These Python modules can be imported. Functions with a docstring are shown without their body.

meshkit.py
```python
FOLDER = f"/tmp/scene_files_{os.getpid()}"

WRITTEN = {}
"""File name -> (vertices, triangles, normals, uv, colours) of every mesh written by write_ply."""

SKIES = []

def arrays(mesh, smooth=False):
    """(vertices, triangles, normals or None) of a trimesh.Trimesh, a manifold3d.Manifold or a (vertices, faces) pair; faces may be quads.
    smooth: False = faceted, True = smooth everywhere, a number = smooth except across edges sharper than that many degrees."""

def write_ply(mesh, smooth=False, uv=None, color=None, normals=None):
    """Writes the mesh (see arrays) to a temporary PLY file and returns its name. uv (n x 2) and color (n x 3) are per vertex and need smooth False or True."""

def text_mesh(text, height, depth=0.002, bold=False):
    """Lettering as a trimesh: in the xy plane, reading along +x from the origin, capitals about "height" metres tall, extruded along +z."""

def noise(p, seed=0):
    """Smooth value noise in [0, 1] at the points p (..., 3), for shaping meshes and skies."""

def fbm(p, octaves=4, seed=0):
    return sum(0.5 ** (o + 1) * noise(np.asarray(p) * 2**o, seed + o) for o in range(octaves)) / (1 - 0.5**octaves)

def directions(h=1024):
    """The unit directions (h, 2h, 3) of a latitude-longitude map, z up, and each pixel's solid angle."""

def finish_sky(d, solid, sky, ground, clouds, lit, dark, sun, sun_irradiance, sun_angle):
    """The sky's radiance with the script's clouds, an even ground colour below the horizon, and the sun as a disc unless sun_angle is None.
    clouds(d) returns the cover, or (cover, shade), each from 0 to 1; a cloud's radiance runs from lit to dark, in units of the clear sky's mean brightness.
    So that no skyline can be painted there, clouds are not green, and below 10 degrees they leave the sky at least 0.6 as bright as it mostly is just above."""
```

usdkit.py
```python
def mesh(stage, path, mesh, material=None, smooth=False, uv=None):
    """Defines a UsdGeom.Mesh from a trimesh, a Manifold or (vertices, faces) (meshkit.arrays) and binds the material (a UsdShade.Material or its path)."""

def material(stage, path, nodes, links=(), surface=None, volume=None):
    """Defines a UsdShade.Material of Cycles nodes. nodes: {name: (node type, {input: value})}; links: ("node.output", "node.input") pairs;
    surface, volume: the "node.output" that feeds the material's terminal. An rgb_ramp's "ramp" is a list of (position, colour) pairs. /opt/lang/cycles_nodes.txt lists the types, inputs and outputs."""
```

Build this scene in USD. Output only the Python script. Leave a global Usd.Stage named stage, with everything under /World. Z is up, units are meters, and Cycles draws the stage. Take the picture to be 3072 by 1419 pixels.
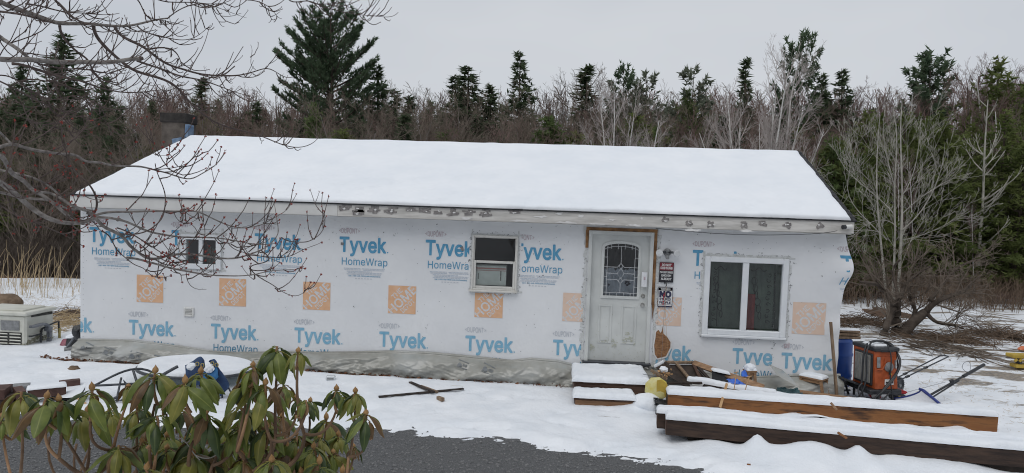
import math, random, glob
import numpy as np
import trimesh
import shapely
from shapely import affinity
from shapely.geometry import Polygon, box as sbox
from shapely.ops import unary_union
import usdkit, meshkit
from pxr import Usd, UsdGeom, UsdLux, UsdShade, Gf, Sdf, Vt

stage = Usd.Stage.CreateInMemory()
UsdGeom.SetStageUpAxis(stage, UsdGeom.Tokens.z)
UsdGeom.SetStageMetersPerUnit(stage, 1.0)
UsdGeom.Xform.Define(stage, '/World')
UsdGeom.Scope.Define(stage, '/World/Looks')

# ---------------------------------------------------------------- camera
CAM = np.array([7.9482, -11.0637, 2.9364])
YAW, PITCH, ROLL = -0.064756, -0.052019, 0.033993
FPX, PW, PH = 2075.0, 3072.0, 1419.0
FWD = np.array([math.sin(YAW) * math.cos(PITCH), math.cos(YAW) * math.cos(PITCH), math.sin(PITCH)])
_r0 = np.array([math.cos(YAW), -math.sin(YAW), 0.0]); _u0 = np.cross(_r0, FWD)
RGT = math.cos(ROLL) * _r0 + math.sin(ROLL) * _u0
UPV = -math.sin(ROLL) * _r0 + math.cos(ROLL) * _u0
cam = UsdGeom.Camera.Define(stage, '/World/camera')
cam.CreateHorizontalApertureAttr(36.0)
cam.CreateVerticalApertureAttr(36.0 * 473 / 1024)
cam.CreateFocalLengthAttr(36.0 * FPX / PW)
cam.CreateClippingRangeAttr(Gf.Vec2f(0.05, 2000))
cam.CreateExposureAttr(-0.06)
m = np.eye(4); m[0, :3], m[1, :3], m[2, :3], m[3, :3] = RGT, UPV, -FWD, CAM
cam.AddTransformOp().Set(Gf.Matrix4d(m.tolist()))

# ---------------------------------------------------------------- sky and veiled sun (overcast)
SUN_EL, SUN_AZ = math.radians(58), math.radians(205)      # azimuth of the direction towards the sun: atan2(x, y)
sky = UsdLux.DomeLight.Define(stage, '/World/sky')
sky.CreateIntensityAttr(1.0)
skymat = usdkit.material(stage, '/World/Looks/overcast_sky', {
    'tc': ('texture_coordinate', {}),
    'sky': ('sky_texture', {'sky_type': 'single_scattering', 'sun_disc': False, 'sun_elevation': SUN_EL, 'sun_rotation': SUN_AZ, 'air_density': 1.0, 'aerosol_density': 2.0}),
    'mp': ('mapping', {'scale': (1.0, 1.0, 2.6)}),
    'n': ('noise_texture', {'scale': 1.3, 'detail': 4.0, 'roughness': 0.5}),
    'r': ('rgb_ramp', {'ramp': [(0.30, (5.55, 5.95, 6.58)), (0.70, (6.95, 7.22, 7.62))]}),
    'm': ('mix', {'fac': 0.965}),
    'b': ('background_shader', {'strength': 0.096}),
}, [('tc.generated', 'mp.vector'), ('mp.vector', 'n.vector'), ('n.fac', 'r.fac'), ('sky.color', 'm.color1'), ('r.color', 'm.color2'), ('m.color', 'b.color')], surface='b.background')
UsdShade.MaterialBindingAPI.Apply(sky.GetPrim()).Bind(skymat)
sky.GetPrim().SetCustomDataByKey('kind', 'structure')
sun = UsdLux.DistantLight.Define(stage, '/World/sun')
sun.CreateIntensityAttr(0.30)
sun.CreateAngleAttr(50.0)
sun.CreateColorAttr(Gf.Vec3f(1.0, 0.975, 0.94))
sun.CreateNormalizeAttr(True)
sd = np.array([math.sin(SUN_AZ) * math.cos(SUN_EL), math.cos(SUN_AZ) * math.cos(SUN_EL), math.sin(SUN_EL)])
zx = sd; xx = np.cross([0, 0, 1.0], zx); xx /= np.linalg.norm(xx); yx = np.cross(zx, xx)
sm = np.eye(4); sm[0, :3], sm[1, :3], sm[2, :3] = xx, yx, zx
sun.AddTransformOp().Set(Gf.Matrix4d(sm.tolist()))

# ---------------------------------------------------------------- measuring helpers: a pixel of the photograph -> a point on a plane of the place
def ray(px, py): return FWD + ((px - PW / 2) / FPX) * RGT - ((py - PH / 2) / FPX) * UPV
def aty(px, py, y=0.0):
    d = ray(px, py); return CAM + d * (y - CAM[1]) / d[1]
def atz(px, py, z=0.0):
    d = ray(px, py); return CAM + d * (z - CAM[2]) / d[2]
def atd(px, py, dist):
    d = ray(px, py); return CAM + d * dist
def smooth(a, b, x):
    t = np.clip((np.asarray(x, float) - a) / (b - a), 0, 1); return t * t * (3 - 2 * t)
def nz(x, y, s, seed=0, oct=3):
    x, y = np.broadcast_arrays(np.asarray(x, float), np.asarray(y, float))
    return meshkit.fbm(np.stack([x * s + 100, y * s + 100, np.zeros_like(x) + 0.37], -1), oct, seed)
def ground(x, y):
    x, y = np.broadcast_arrays(np.asarray(x, float), np.asarray(y, float))
    z = 0.06 * (1 - smooth(4, 9, x)) * smooth(-2.2, -0.4, y)
    z = z + np.where(y > 9, 0.045 * (np.clip(y, 9, 60) - 9) * smooth(9, 16, y), 0) + (nz(x, y, 0.12, 5) - .5) * 0.9 * smooth(10, 22, y)
    z = z + 0.02 * np.clip(x - 14, 0, 40) * smooth(6, 20, y)
    z = z + 1.30 * smooth(-5.0, -9.0, y)
    return z + (nz(x, y, 0.7, 9) - .5) * 0.05
def atg(px, py, lift=0.0):
    z = 0.0
    for _ in range(6):
        p = atz(px, py, z); z = float(ground(p[0], p[1])) + lift
    return atz(px, py, z)

# ---------------------------------------------------------------- prims
used = {}
def numbered(parent, name):
    k = (parent, name); used[k] = used.get(k, -1) + 1
    return name if used[k] == 0 else f'{name}_{used[k]:03d}'
def P(o): return '/World' if o is None else str(o.GetPath())
def tag(o, label=None, cat=None, group=None, kind=None):
    for k, v in (('label', label), ('category', cat), ('group', group), ('kind', kind)):
        if v: o.SetCustomDataByKey(k, v)
    return o
def thing(name, label, cat, loc=(0, 0, 0), rz=0, group=None, kind=None, scale=None):
    x = UsdGeom.Xform.Define(stage, '/World/' + numbered('/World', name))
    x.AddTranslateOp().Set(Gf.Vec3d(*map(float, loc)))
    x.AddRotateZOp().Set(math.degrees(rz))
    if scale is not None: x.AddScaleOp().Set(Gf.Vec3f(*map(float, scale)))
    return tag(x.GetPrim(), label, cat, group, kind)
def obj(name, mesh, mat, parent=None, sm=False, uv=None, label=None, cat=None, group=None, kind=None):
    if isinstance(mesh, MB): mesh = mesh.mesh()
    path = P(parent) + '/' + numbered(P(parent), name)
    o = usdkit.mesh(stage, path, mesh, MAT[mat] if isinstance(mat, str) else mat, smooth=sm, uv=uv).GetPrim()
    return tag(o, label, cat, group, kind)
def copies(klass, name, label, cat, loc, rz, scale, group=None):
    x = UsdGeom.Xform.Define(stage, '/World/' + numbered('/World', name))
    x.AddTranslateOp().Set(Gf.Vec3d(*map(float, loc))); x.AddRotateZOp().Set(math.degrees(rz)); x.AddScaleOp().Set(Gf.Vec3f(*map(float, scale)))
    o = tag(x.GetPrim(), label, cat, group)
    o.GetReferences().AddInternalReference(klass.GetPath()); o.SetInstanceable(True)
    return o
def klass(name):
    return stage.CreateClassPrim('/World/' + name)

# ---------------------------------------------------------------- meshes
def rot(axis, a):
    c, s = math.cos(a), math.sin(a)
    return np.array({'x': [[1, 0, 0], [0, c, -s], [0, s, c]], 'y': [[c, 0, s], [0, 1, 0], [-s, 0, c]], 'z': [[c, -s, 0], [s, c, 0], [0, 0, 1]]}[axis])
def _cham():
    pts, key = [], []
    for sx in (-1, 1):
        for sy in (-1, 1):
            for sz in (-1, 1):
                for k in range(3):
                    s = np.array([sx, sy, sz], float); o = np.array([sx, sy, sz], float); o *= 0.8; o[k] = s[k]
                    pts.append(o); key.append((sx, sy, sz, k))
    h = trimesh.Trimesh(np.array(pts), process=False).convex_hull if False else None
    from scipy.spatial import ConvexHull
    pts = np.array(pts); hull = ConvexHull(pts); f = hull.simplices.copy()
    for i, t in enumerate(f):
        n = np.cross(pts[t[1]] - pts[t[0]], pts[t[2]] - pts[t[0]])
        if n @ pts[t].mean(0) < 0: f[i] = t[::-1]
    return key, f
CKEY, CFACE = _cham()
class MB:
    def __init__(s): s.v, s.f, s.n = [], [], 0
    def add(s, v, f):
        v, f = np.asarray(v, float), np.asarray(f, int)
        if f.shape[1] == 4: f = np.vstack([f[:, [0, 1, 2]], f[:, [0, 2, 3]]])
        s.v.append(v); s.f.append(f + s.n); s.n += len(v); return s
    def box(s, c, size, R=None, b=0.004):
        h = np.array(size, float) / 2; b = min(b, h.min() * 0.45)
        v = []
        for sx, sy, sz, k in CKEY:
            o = h - b; o[k] = h[k]; v.append(o * [sx, sy, sz])
        v = np.array(v)
        if R is not None: v = v @ np.asarray(R).T
        return s.add(v + np.asarray(c, float), CFACE)
    def bar(s, a, b, w, h, up=(0, 0, 1), bev=0.003):
        a, b = np.asarray(a, float), np.asarray(b, float); d = b - a; L = np.linalg.norm(d); d /= L
        side = np.cross(up, d); side /= np.linalg.norm(side) + 1e-9; u = np.cross(d, side)
        return s.box((a + b) / 2, (L, w, h), np.stack([d, side, u], 1), bev)
    def tube(s, pts, r, sides=6, cap=True):
        p = np.asarray(pts, float); r = np.broadcast_to(np.asarray(r, float), (len(p),))
        t = np.gradient(p, axis=0); t /= np.linalg.norm(t, axis=1, keepdims=True) + 1e-12
        a0 = np.array([0, 0, 1.0]) if abs(t[0, 2]) < .9 else np.array([1.0, 0, 0])
        a = np.cross(t, a0); na = np.linalg.norm(a, axis=1, keepdims=True)
        a = np.where(na > .05, a / (na + 1e-9), np.cross(t, [0, 1.0, 0])); a /= np.linalg.norm(a, axis=1, keepdims=True) + 1e-9
        b = np.cross(t, a); ang = np.arange(sides) * 2 * np.pi / sides
        v = (p[:, None] + r[:, None, None] * (np.cos(ang)[None, :, None] * a[:, None] + np.sin(ang)[None, :, None] * b[:, None])).reshape(-1, 3)
        i, j = np.meshgrid(np.arange(len(p) - 1), np.arange(sides), indexing='ij')
        q = np.stack([i * sides + j, i * sides + (j + 1) % sides, (i + 1) * sides + (j + 1) % sides, (i + 1) * sides + j], -1).reshape(-1, 4)
        f = np.vstack([q[:, [0, 1, 2]], q[:, [0, 2, 3]]])
        if cap and sides > 3:
            n = len(v); v = np.vstack([v, p[0], p[-1]]); k = np.arange(sides); e = (len(p) - 1) * sides
            f = np.vstack([f, np.stack([np.full(sides, n), (k + 1) % sides, k], 1), np.stack([np.full(sides, n + 1), e + k, e + (k + 1) % sides], 1)])
        return s.add(v, f)
    def grid(s, X):      # X: (n, m, 3)
        n, m_ = X.shape[:2]; i, j = np.meshgrid(np.arange(n - 1), np.arange(m_ - 1), indexing='ij')
        q = np.stack([i * m_ + j, (i + 1) * m_ + j, (i + 1) * m_ + j + 1, i * m_ + j + 1], -1).reshape(-1, 4)
        return s.add(X.reshape(-1, 3), q)
    def prism(s, poly, f, depth):       # shapely polygon, extruded along +z then mapped by f(v)
        for g in getattr(poly, 'geoms', [poly]):
            if g.is_empty or g.area < 1e-7 or g.geom_type != 'Polygon': continue
            t = trimesh.creation.extrude_polygon(g, depth, engine='earcut'); s.add(f(np.array(t.vertices)), np.array(t.faces))
        return s
    def lathe(s, prof, c=(0, 0, 0), n=24, R=None):      # prof: (r, z)
        prof = np.asarray(prof, float); a = np.linspace(0, 2 * np.pi, n + 1)
        X = np.stack([prof[:, None, 0] * np.cos(a), prof[:, None, 0] * np.sin(a), np.repeat(prof[:, None, 1], n + 1, 1)], -1)
        if R is not None: X = X @ np.asarray(R).T
        X = X + np.asarray(c, float)
        return s.grid(np.transpose(X, (1, 0, 2)))
    def blob(s, c, size, seed=0, amp=.25, sub=2, fr=1.6):
        t = trimesh.creation.icosphere(sub); v = np.array(t.vertices)
        v = v * (1 + amp * (meshkit.fbm(v * fr + 7 + seed * 3.1, 3, seed) - .5)[:, None] * 2)
        return s.add(v * np.asarray(size, float) + np.asarray(c, float), t.faces)
    def mesh(s):
        return (np.vstack(s.v), np.vstack(s.f))
def B(): return MB()
def curve(pts, n=24):
    p = np.asarray(pts, float); 
    from scipy.interpolate import CubicSpline
    d = np.r_[0, np.cumsum(np.linalg.norm(np.diff(p, axis=0), axis=1))]
    if len(p) < 3: return np.array([np.interp(np.linspace(0, d[-1], n), d, p[:, k]) for k in range(p.shape[1])]).T
    return CubicSpline(d, p)(np.linspace(0, d[-1], n))
def ragged(cx, cz, rx, rz, seed, n=18, j=.35):
    rr = random.Random(seed); a = [2 * math.pi * i / n for i in range(n)]
    return Polygon([(cx + rx * math.cos(t) * (1 + rr.uniform(-j, j)), cz + rz * math.sin(t) * (1 + rr.uniform(-j, j))) for t in a]).buffer(0)

# ---------------------------------------------------------------- materials
MAT = {}
def mat(name, c1, c2=None, scale=6.0, rough=.6, bump=0.0, bscale=None, stretch=(1, 1, 1), spec=.4, lo=.35, hi=.65, metal=0.0, detail=5.0, bdist=.01, c3=None, coat=0.0, rot_=(0, 0, 0)):
    c2 = c2 or c1
    ramp = [(lo, c1), (hi, c2)] if c3 is None else [(lo, c1), ((lo + hi) / 2, c2), (hi, c3)]
    nodes = {'g': ('geometry', {}), 'mp': ('mapping', {'scale': stretch, 'rotation': rot_}), 'n': ('noise_texture', {'scale': scale, 'detail': detail, 'roughness': .6}), 'r': ('rgb_ramp', {'ramp': ramp}),
             'p': ('principled_bsdf', {'roughness': rough, 'specular_ior_level': spec, 'metallic': metal, 'coat_weight': coat})}
    links = [('g.position', 'mp.vector'), ('mp.vector', 'n.vector'), ('n.fac', 'r.fac'), ('r.color', 'p.base_color')]
    if bump:
        nodes['n2'] = ('noise_texture', {'scale': bscale or scale * 3, 'detail': 4.0, 'roughness': .6}); nodes['b'] = ('bump', {'strength': bump, 'distance': bdist})
        links += [('mp.vector', 'n2.vector'), ('n2.fac', 'b.height'), ('b.normal', 'p.normal')]
    MAT[name] = usdkit.material(stage, '/World/Looks/' + name, nodes, links, surface='p.BSDF'); return MAT[name]

mat('snow', (.72, .755, .80), (.80, .825, .86), 2.2, .6, .45, 24, spec=.2, bdist=.02)
mat('roof_snow_white', (.75, .785, .83), (.81, .835, .87), 1.2, .6, .30, 16, spec=.2, bdist=.014)
mat('gravel', (.062, .064, .067), (.145, .147, .15), 80, .8, .9, 70, spec=.3, bdist=.012)
mat('soil', (.055, .032, .022), (.16, .10, .065), 9, .9, .8, 40, bdist=.02)
mat('stone_grey', (.08, .083, .088), (.21, .21, .21), 30, .75, .3)
mat('wrap', (.675, .688, .71), (.755, .765, .78), 1.1, .5, .55, 3.0, spec=.3, bdist=.02, lo=.3, hi=.7)
mat('print_blue', (.070, .265, .44), (.115, .335, .51), 14, .45)
mat('print_blue_faded', (.17, .385, .54), (.25, .455, .595), 14, .45)
mat('print_dark_blue', (.06, .22, .36), (.10, .29, .44), 14, .45)
mat('print_red_faded', (.43, .33, .36), (.53, .46, .50), 60, .5, lo=.4, hi=.6)
mat('print_grey_faded', (.46, .48, .52), (.53, .56, .605), 60, .5)
mat('print_fine', (.42, .49, .58), (.50, .555, .63), 60, .5)
mat('print_orange', (.66, .385, .225), (.71, .45, .29), 9, .5)
mat('print_orange_faded', (.68, .50, .395), (.70, .54, .44), 9, .5)
mat('print_letter_white', (.58, .59, .61), (.65, .66, .68), 22, .5)
mat('white_vinyl', (.66, .685, .715), (.72, .74, .76), 5, .35)
mat('old_white_paint', (.54, .53, .50), (.64, .63, .60), 7, .45, .15, 60, bdist=.002)
mat('fascia_white', (.58, .575, .56), (.66, .655, .64), 2, .45, .2, 6, bdist=.004)
mat('fascia_raw', (.43, .415, .39), (.62, .60, .57), 3.2, .6, .3, 30, stretch=(.6, 1, 5), bdist=.003, lo=.33, hi=.6)
mat('adhesive_grey', (.15, .14, .14), (.30, .28, .27), 30, .7, .4, 60, bdist=.004)
mat('flake_white', (.66, .65, .64), (.72, .71, .70), 20, .6)
mat('shingle', (.018, .019, .022), (.05, .05, .053), 18, .85, .8, 50, bdist=.01)
mat('skirt_plastic', (.185, .18, .155), (.295, .295, .27), 1.5, .30, .22, 5, stretch=(1, 1, .8), spec=.5, bdist=.03, c3=(.40, .41, .40), lo=.27, hi=.73, detail=5, coat=.3)
mat('skirt_ink', (.13, .145, .16), (.21, .22, .225), 20, .5)
mat('osb', (.16, .075, .035), (.36, .19, .09), 22, .75, .7, 40, stretch=(1, 1, 2.2), bdist=.006)
mat('door_white', (.50, .515, .505), (.60, .615, .60), 2.2, .38, .1, 30, bdist=.002)
mat('door_mould', (.36, .37, .28), (.50, .51, .44), 40, .7)
mat('trim_brown', (.13, .062, .025), (.30, .155, .06), 9, .6, .5, 40, stretch=(1, 1, 1), bdist=.006)
mat('weathered_wood', (.13, .085, .055), (.27, .195, .13), 5, .75, .5, 30, stretch=(6, 6, .8), bdist=.004)
mat('wood_x', (.20, .115, .062), (.36, .22, .125), 3, .7, .5, 12, stretch=(1.0, 9, 14), bdist=.004)
mat('timber_orange', (.045, .020, .010), (.235, .098, .030), 2.0, .6, .5, 9, stretch=(.9, 7, 7), bdist=.006, c3=(.19, .072, .022), lo=.34, hi=.68)
mat('timber_dark', (.020, .011, .008), (.060, .034, .022), 2.6, .6, .6, 9, stretch=(.9, 8, 10), bdist=.006)
mat('step_brown', (.055, .028, .019), (.10, .055, .036), 3.0, .65, .4, 12, stretch=(.9, 8, 10), bdist=.004)
mat('step_tan', (.15, .078, .038), (.24, .13, .066), 3.0, .65, .4, 12, stretch=(.9, 8, 10), bdist=.004)
mat('dark_wood', (.018, .013, .011), (.05, .036, .028), 6, .7, .5, 30, bdist=.004)
mat('fresh_wood', (.38, .22, .10), (.52, .33, .17), 8, .6, .3, 30, bdist=.003)
mat('brown_block', (.058, .030, .024), (.105, .055, .045), 7, .7, .4, 50, bdist=.004)
mat('black_metal', (.012, .014, .017), (.028, .03, .034), 10, .42, spec=.5)
mat('dark_metal', (.035, .04, .048), (.075, .08, .09), 10, .45, metal=.3)
mat('grey_pipe', (.13, .14, .16), (.19, .20, .22), 10, .5)
mat('chrome', (.42, .41, .39), (.55, .54, .52), 20, .28, metal=.9)
mat('generator_shell', (.50, .50, .44), (.60, .60, .54), 3.5, .42, .08, 40, bdist=.002, lo=.3, hi=.6)
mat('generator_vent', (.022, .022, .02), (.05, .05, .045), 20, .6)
mat('mossy', (.13, .13, .09), (.30, .29, .22), 24, .8)
mat('blue_fabric', (.010, .028, .080), (.022, .055, .13), 9, .75, .4, 60, bdist=.004)
mat('blue_bright', (.015, .10, .25), (.03, .15, .33), 9, .7, .3, 30, bdist=.004)
mat('brass', (.30, .24, .08), (.42, .35, .14), 20, .45, metal=.2)
mat('tarp_blue', (.02, .09, .45), (.05, .16, .60), 9, .4, .6, 30, bdist=.02)
mat('barrel_blue', (.010, .040, .18), (.016, .058, .24), 4, .38)
mat('scoop_blue', (.025, .04, .17), (.04, .06, .23), 6, .4)
mat('teal_plastic', (.012, .05, .06), (.03, .09, .10), 20, .4, .6, 30, bdist=.02)
mat('orange_paint', (.30, .065, .02), (.45, .10, .03), 14, .42)
mat('red_paint', (.35, .02, .025), (.45, .04, .045), 6, .45)
mat('pink_bag', (.20, .05, .08), (.30, .11, .14), 9, .5)
mat('yellow_dome', (.42, .38, .12), (.55, .51, .24), 4, .4, .2, 20, c3=(.50, .40, .06), bdist=.004)
mat('yellow_paint', (.36, .24, .03), (.50, .35, .06), 6, .5)
mat('grille_grey', (.20, .19, .17), (.30, .29, .26), 12, .6)
mat('white_plastic', (.60, .60, .585), (.68, .68, .66), 8, .4)
mat('paper_white', (.66, .67, .70), (.70, .71, .73), 8, .7)
mat('sign_black', (.018, .018, .024), (.03, .03, .036), 12, .35)
mat('sign_red', (.16, .02, .03), (.22, .03, .04), 12, .35)
mat('sign_orange', (.55, .15, .06), (.62, .20, .09), 12, .35)
mat('sign_white', (.62, .62, .62), (.68, .68, .68), 12, .4)
mat('navy_ink', (.022, .025, .06), (.035, .04, .085), 12, .4)
mat('grey_device', (.16, .165, .17), (.26, .265, .27), 20, .5)
mat('lamp_clear', (.50, .51, .52), (.60, .61, .62), 20, .22)
mat('foam_cream', (.50, .51, .50), (.62, .635, .64), 26, .7, .8, 60, bdist=.01)
mat('sealant_dark', (.07, .075, .08), (.17, .175, .18), 30, .7)
mat('chimney_block', (.075, .063, .054), (.14, .12, .105), 7, .9, .6, 40, bdist=.006)
mat('chimney_cap', (.020, .018, .017), (.045, .04, .037), 9, .9, .5, 40, bdist=.006)
mat('tarp_flash', (.10, .17, .28), (.26, .35, .47), 6, .45, .5, 20, bdist=.01)
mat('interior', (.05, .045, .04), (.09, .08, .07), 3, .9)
mat('curtain', (.075, .095, .082), (.12, .15, .125), 4, .8)
mat('curtain_motif', (.012, .014, .012), (.026, .03, .026), 9, .8)
mat('reflection_blue', (.34, .385, .43), (.44, .49, .54), 6, .8)  # pale tone of the door glass reflection, put into a sheet's colour
mat('red_cloth', (.16, .02, .02), (.22, .035, .03), 9, .8)
mat('card_box', (.58, .59, .58), (.68, .69, .68), 6, .7)
mat('box_red', (.42, .16, .15), (.48, .2, .19), 6, .7)
mat('rock_brown', (.10, .066, .042), (.24, .17, .115), 6, .85, .8, 20, bdist=.02)
mat('dead_leaf', (.085, .034, .018), (.19, .085, .045), 20, .8)
mat('dry_grass', (.34, .25, .14), (.50, .39, .24), 9, .8)
mat('brush_brown', (.075, .05, .034), (.19, .135, .095), 5, .85)
mat('bark_maple', (.115, .10, .092), (.25, .23, .215), 40, .85, .6, 120, bdist=.004)
mat('bark_dark_twig', (.055, .040, .036), (.105, .078, .07), 30, .8)
mat('bud_red', (.17, .022, .018), (.28, .05, .034), 60, .6)
mat('bud_dark', (.085, .028, .022), (.15, .05, .035), 60, .6)
mat('bark_brown', (.050, .038, .030), (.115, .092, .075), 6, .9, .5, 30, bdist=.01)
mat('bark_grey', (.14, .13, .12), (.27, .255, .235), 5, .9, .4, 30, bdist=.01)
mat('bark_pale', (.27, .26, .225), (.44, .425, .375), 5, .85, .4, 30, bdist=.01)
mat('bark_birch', (.52, .505, .48), (.70, .69, .67), 5, .7, .3, 20, c3=(.10, .09, .08), lo=.45, hi=.75, stretch=(1, 1, 3), bdist=.01)
mat('twig_red', (.115, .074, .063), (.225, .150, .133), .6, .85)
mat('twig_brown', (.105, .082, .063), (.21, .172, .140), .6, .85)
mat('twig_pale', (.30, .265, .25), (.44, .40, .38), .6, .85)
mat('twig_grey', (.13, .115, .108), (.22, .20, .19), .6, .85)
mat('twig_pink', (.13, .092, .085), (.22, .165, .155), .6, .85)
def needles(name, c1, c2, scale):
    MAT[name] = usdkit.material(stage, '/World/Looks/' + name, {'g': ('geometry', {}), 'n': ('noise_texture', {'scale': scale, 'detail': 5.}), 'r': ('rgb_ramp', {'ramp': [(.33, c1), (.67, c2)]}), 'p': ('principled_bsdf', {'roughness': .75, 'specular_ior_level': .25}), 't': ('translucent_bsdf', {}), 'm': ('mix_closure', {'fac': .38})},
        [('g.position', 'n.vector'), ('n.fac', 'r.fac'), ('r.color', 'p.base_color'), ('r.color', 't.color'), ('p.BSDF', 'm.closure1'), ('t.BSDF', 'm.closure2')], surface='m.closure')
needles('needle_dark', (.046, .070, .038), (.115, .148, .082), 1.6)
needles('needle_pine', (.052, .086, .048), (.125, .172, .102), 1.4)
needles('needle_olive', (.076, .104, .030), (.175, .205, .070), 1.2)
needles('needle_light', (.070, .110, .035), (.155, .20, .08), 1.2)
needles('needle_silver', (.100, .122, .085), (.20, .22, .165), 1.2)
mat('rhodo_stem', (.085, .05, .03), (.19, .115, .065), 14, .75, .4, 60, bdist=.002)
mat('rhodo_stem_tan', (.22, .12, .06), (.34, .20, .11), 14, .7)
mat('rhodo_bud', (.20, .105, .035), (.33, .19, .075), 50, .6)
mat('twig_lichen', (.20, .19, .17), (.30, .29, .27), 20, .8)
# rhododendron leaves: a pale midrib drawn along the leaf's own length coordinate
def leafmat(name, c1, c2, rib):
    MAT[name] = usdkit.material(stage, '/World/Looks/' + name, {
        'tc': ('texture_coordinate', {}), 'sx': ('separate_xyz', {}), 'a': ('math', {'math_type': 'subtract', 'value2': .5}), 'ab': ('math', {'math_type': 'absolute'}),
        'rr': ('rgb_ramp', {'ramp': [(0.0, (.85, .85, .85)), (.018, (.7, .7, .7)), (.045, (0, 0, 0))]}),
        'g': ('geometry', {}), 'n': ('noise_texture', {'scale': 28., 'detail': 4.}), 'r': ('rgb_ramp', {'ramp': [(.33, c1), (.68, c2)]}),
        'bn': ('noise_texture', {'scale': 160., 'detail': 2.}), 'b': ('bump', {'strength': .25, 'distance': .002}),
        'm': ('mix', {'color2': rib}), 'p': ('principled_bsdf', {'roughness': .46, 'specular_ior_level': .4}),
        't': ('translucent_bsdf', {'color': tuple(min(1, 1.6 * x) for x in c2)}), 'mc': ('mix_closure', {'fac': .14})},
        [('tc.UV', 'sx.vector'), ('sx.y', 'a.value1'), ('a.value', 'ab.value1'), ('ab.value', 'rr.fac'), ('rr.color', 'm.fac'), ('g.position', 'n.vector'), ('n.fac', 'r.fac'), ('r.color', 'm.color1'),
         ('g.position', 'bn.vector'), ('bn.fac', 'b.height'), ('b.normal', 'p.normal'), ('m.color', 'p.base_color'), ('p.BSDF', 'mc.closure1'), ('t.BSDF', 'mc.closure2')], surface='mc.closure')
leafmat('leaf_green', (.062, .088, .014), (.140, .168, .034), (.20, .22, .055))
leafmat('leaf_olive', (.100, .105, .016), (.195, .188, .040), (.25, .22, .055))
leafmat('leaf_deep', (.018, .036, .010), (.048, .070, .020), (.09, .12, .035))
leafmat('leaf_brown', (.060, .034, .012), (.125, .070, .026), (.2, .12, .05))
MAT['pane'] = usdkit.material(stage, '/World/Looks/pane', {'t': ('transparent_bsdf', {'color': (.66, .70, .69)}), 'g': ('glossy_bsdf', {'color': (1, 1, 1), 'roughness': .02}), 'f': ('fresnel', {'IOR': 1.5}), 'm': ('mix_closure', {})},
                              [('f.fac', 'm.fac'), ('t.BSDF', 'm.closure1'), ('g.BSDF', 'm.closure2')], surface='m.closure')
MAT['door_pane'] = usdkit.material(stage, '/World/Looks/door_pane', {'t': ('transparent_bsdf', {'color': (.94, .95, .96)}), 'g': ('glossy_bsdf', {'color': (1, 1, 1), 'roughness': .05}), 'f': ('fresnel', {'IOR': 1.5}), 'm': ('mix_closure', {})}, [('f.fac', 'm.fac'), ('t.BSDF', 'm.closure1'), ('g.BSDF', 'm.closure2')], surface='m.closure')
MAT['table_glass'] = usdkit.material(stage, '/World/Looks/table_glass', {'p': ('principled_bsdf', {'base_color': (.35, .48, .46), 'roughness': .12, 'transmission_weight': .5})}, [], surface='p.BSDF')
MAT['clear_plastic'] = usdkit.material(stage, '/World/Looks/clear_plastic', {'p': ('principled_bsdf', {'base_color': (.80, .83, .86), 'roughness': .2, 'transmission_weight': .45})}, [], surface='p.BSDF')
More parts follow.
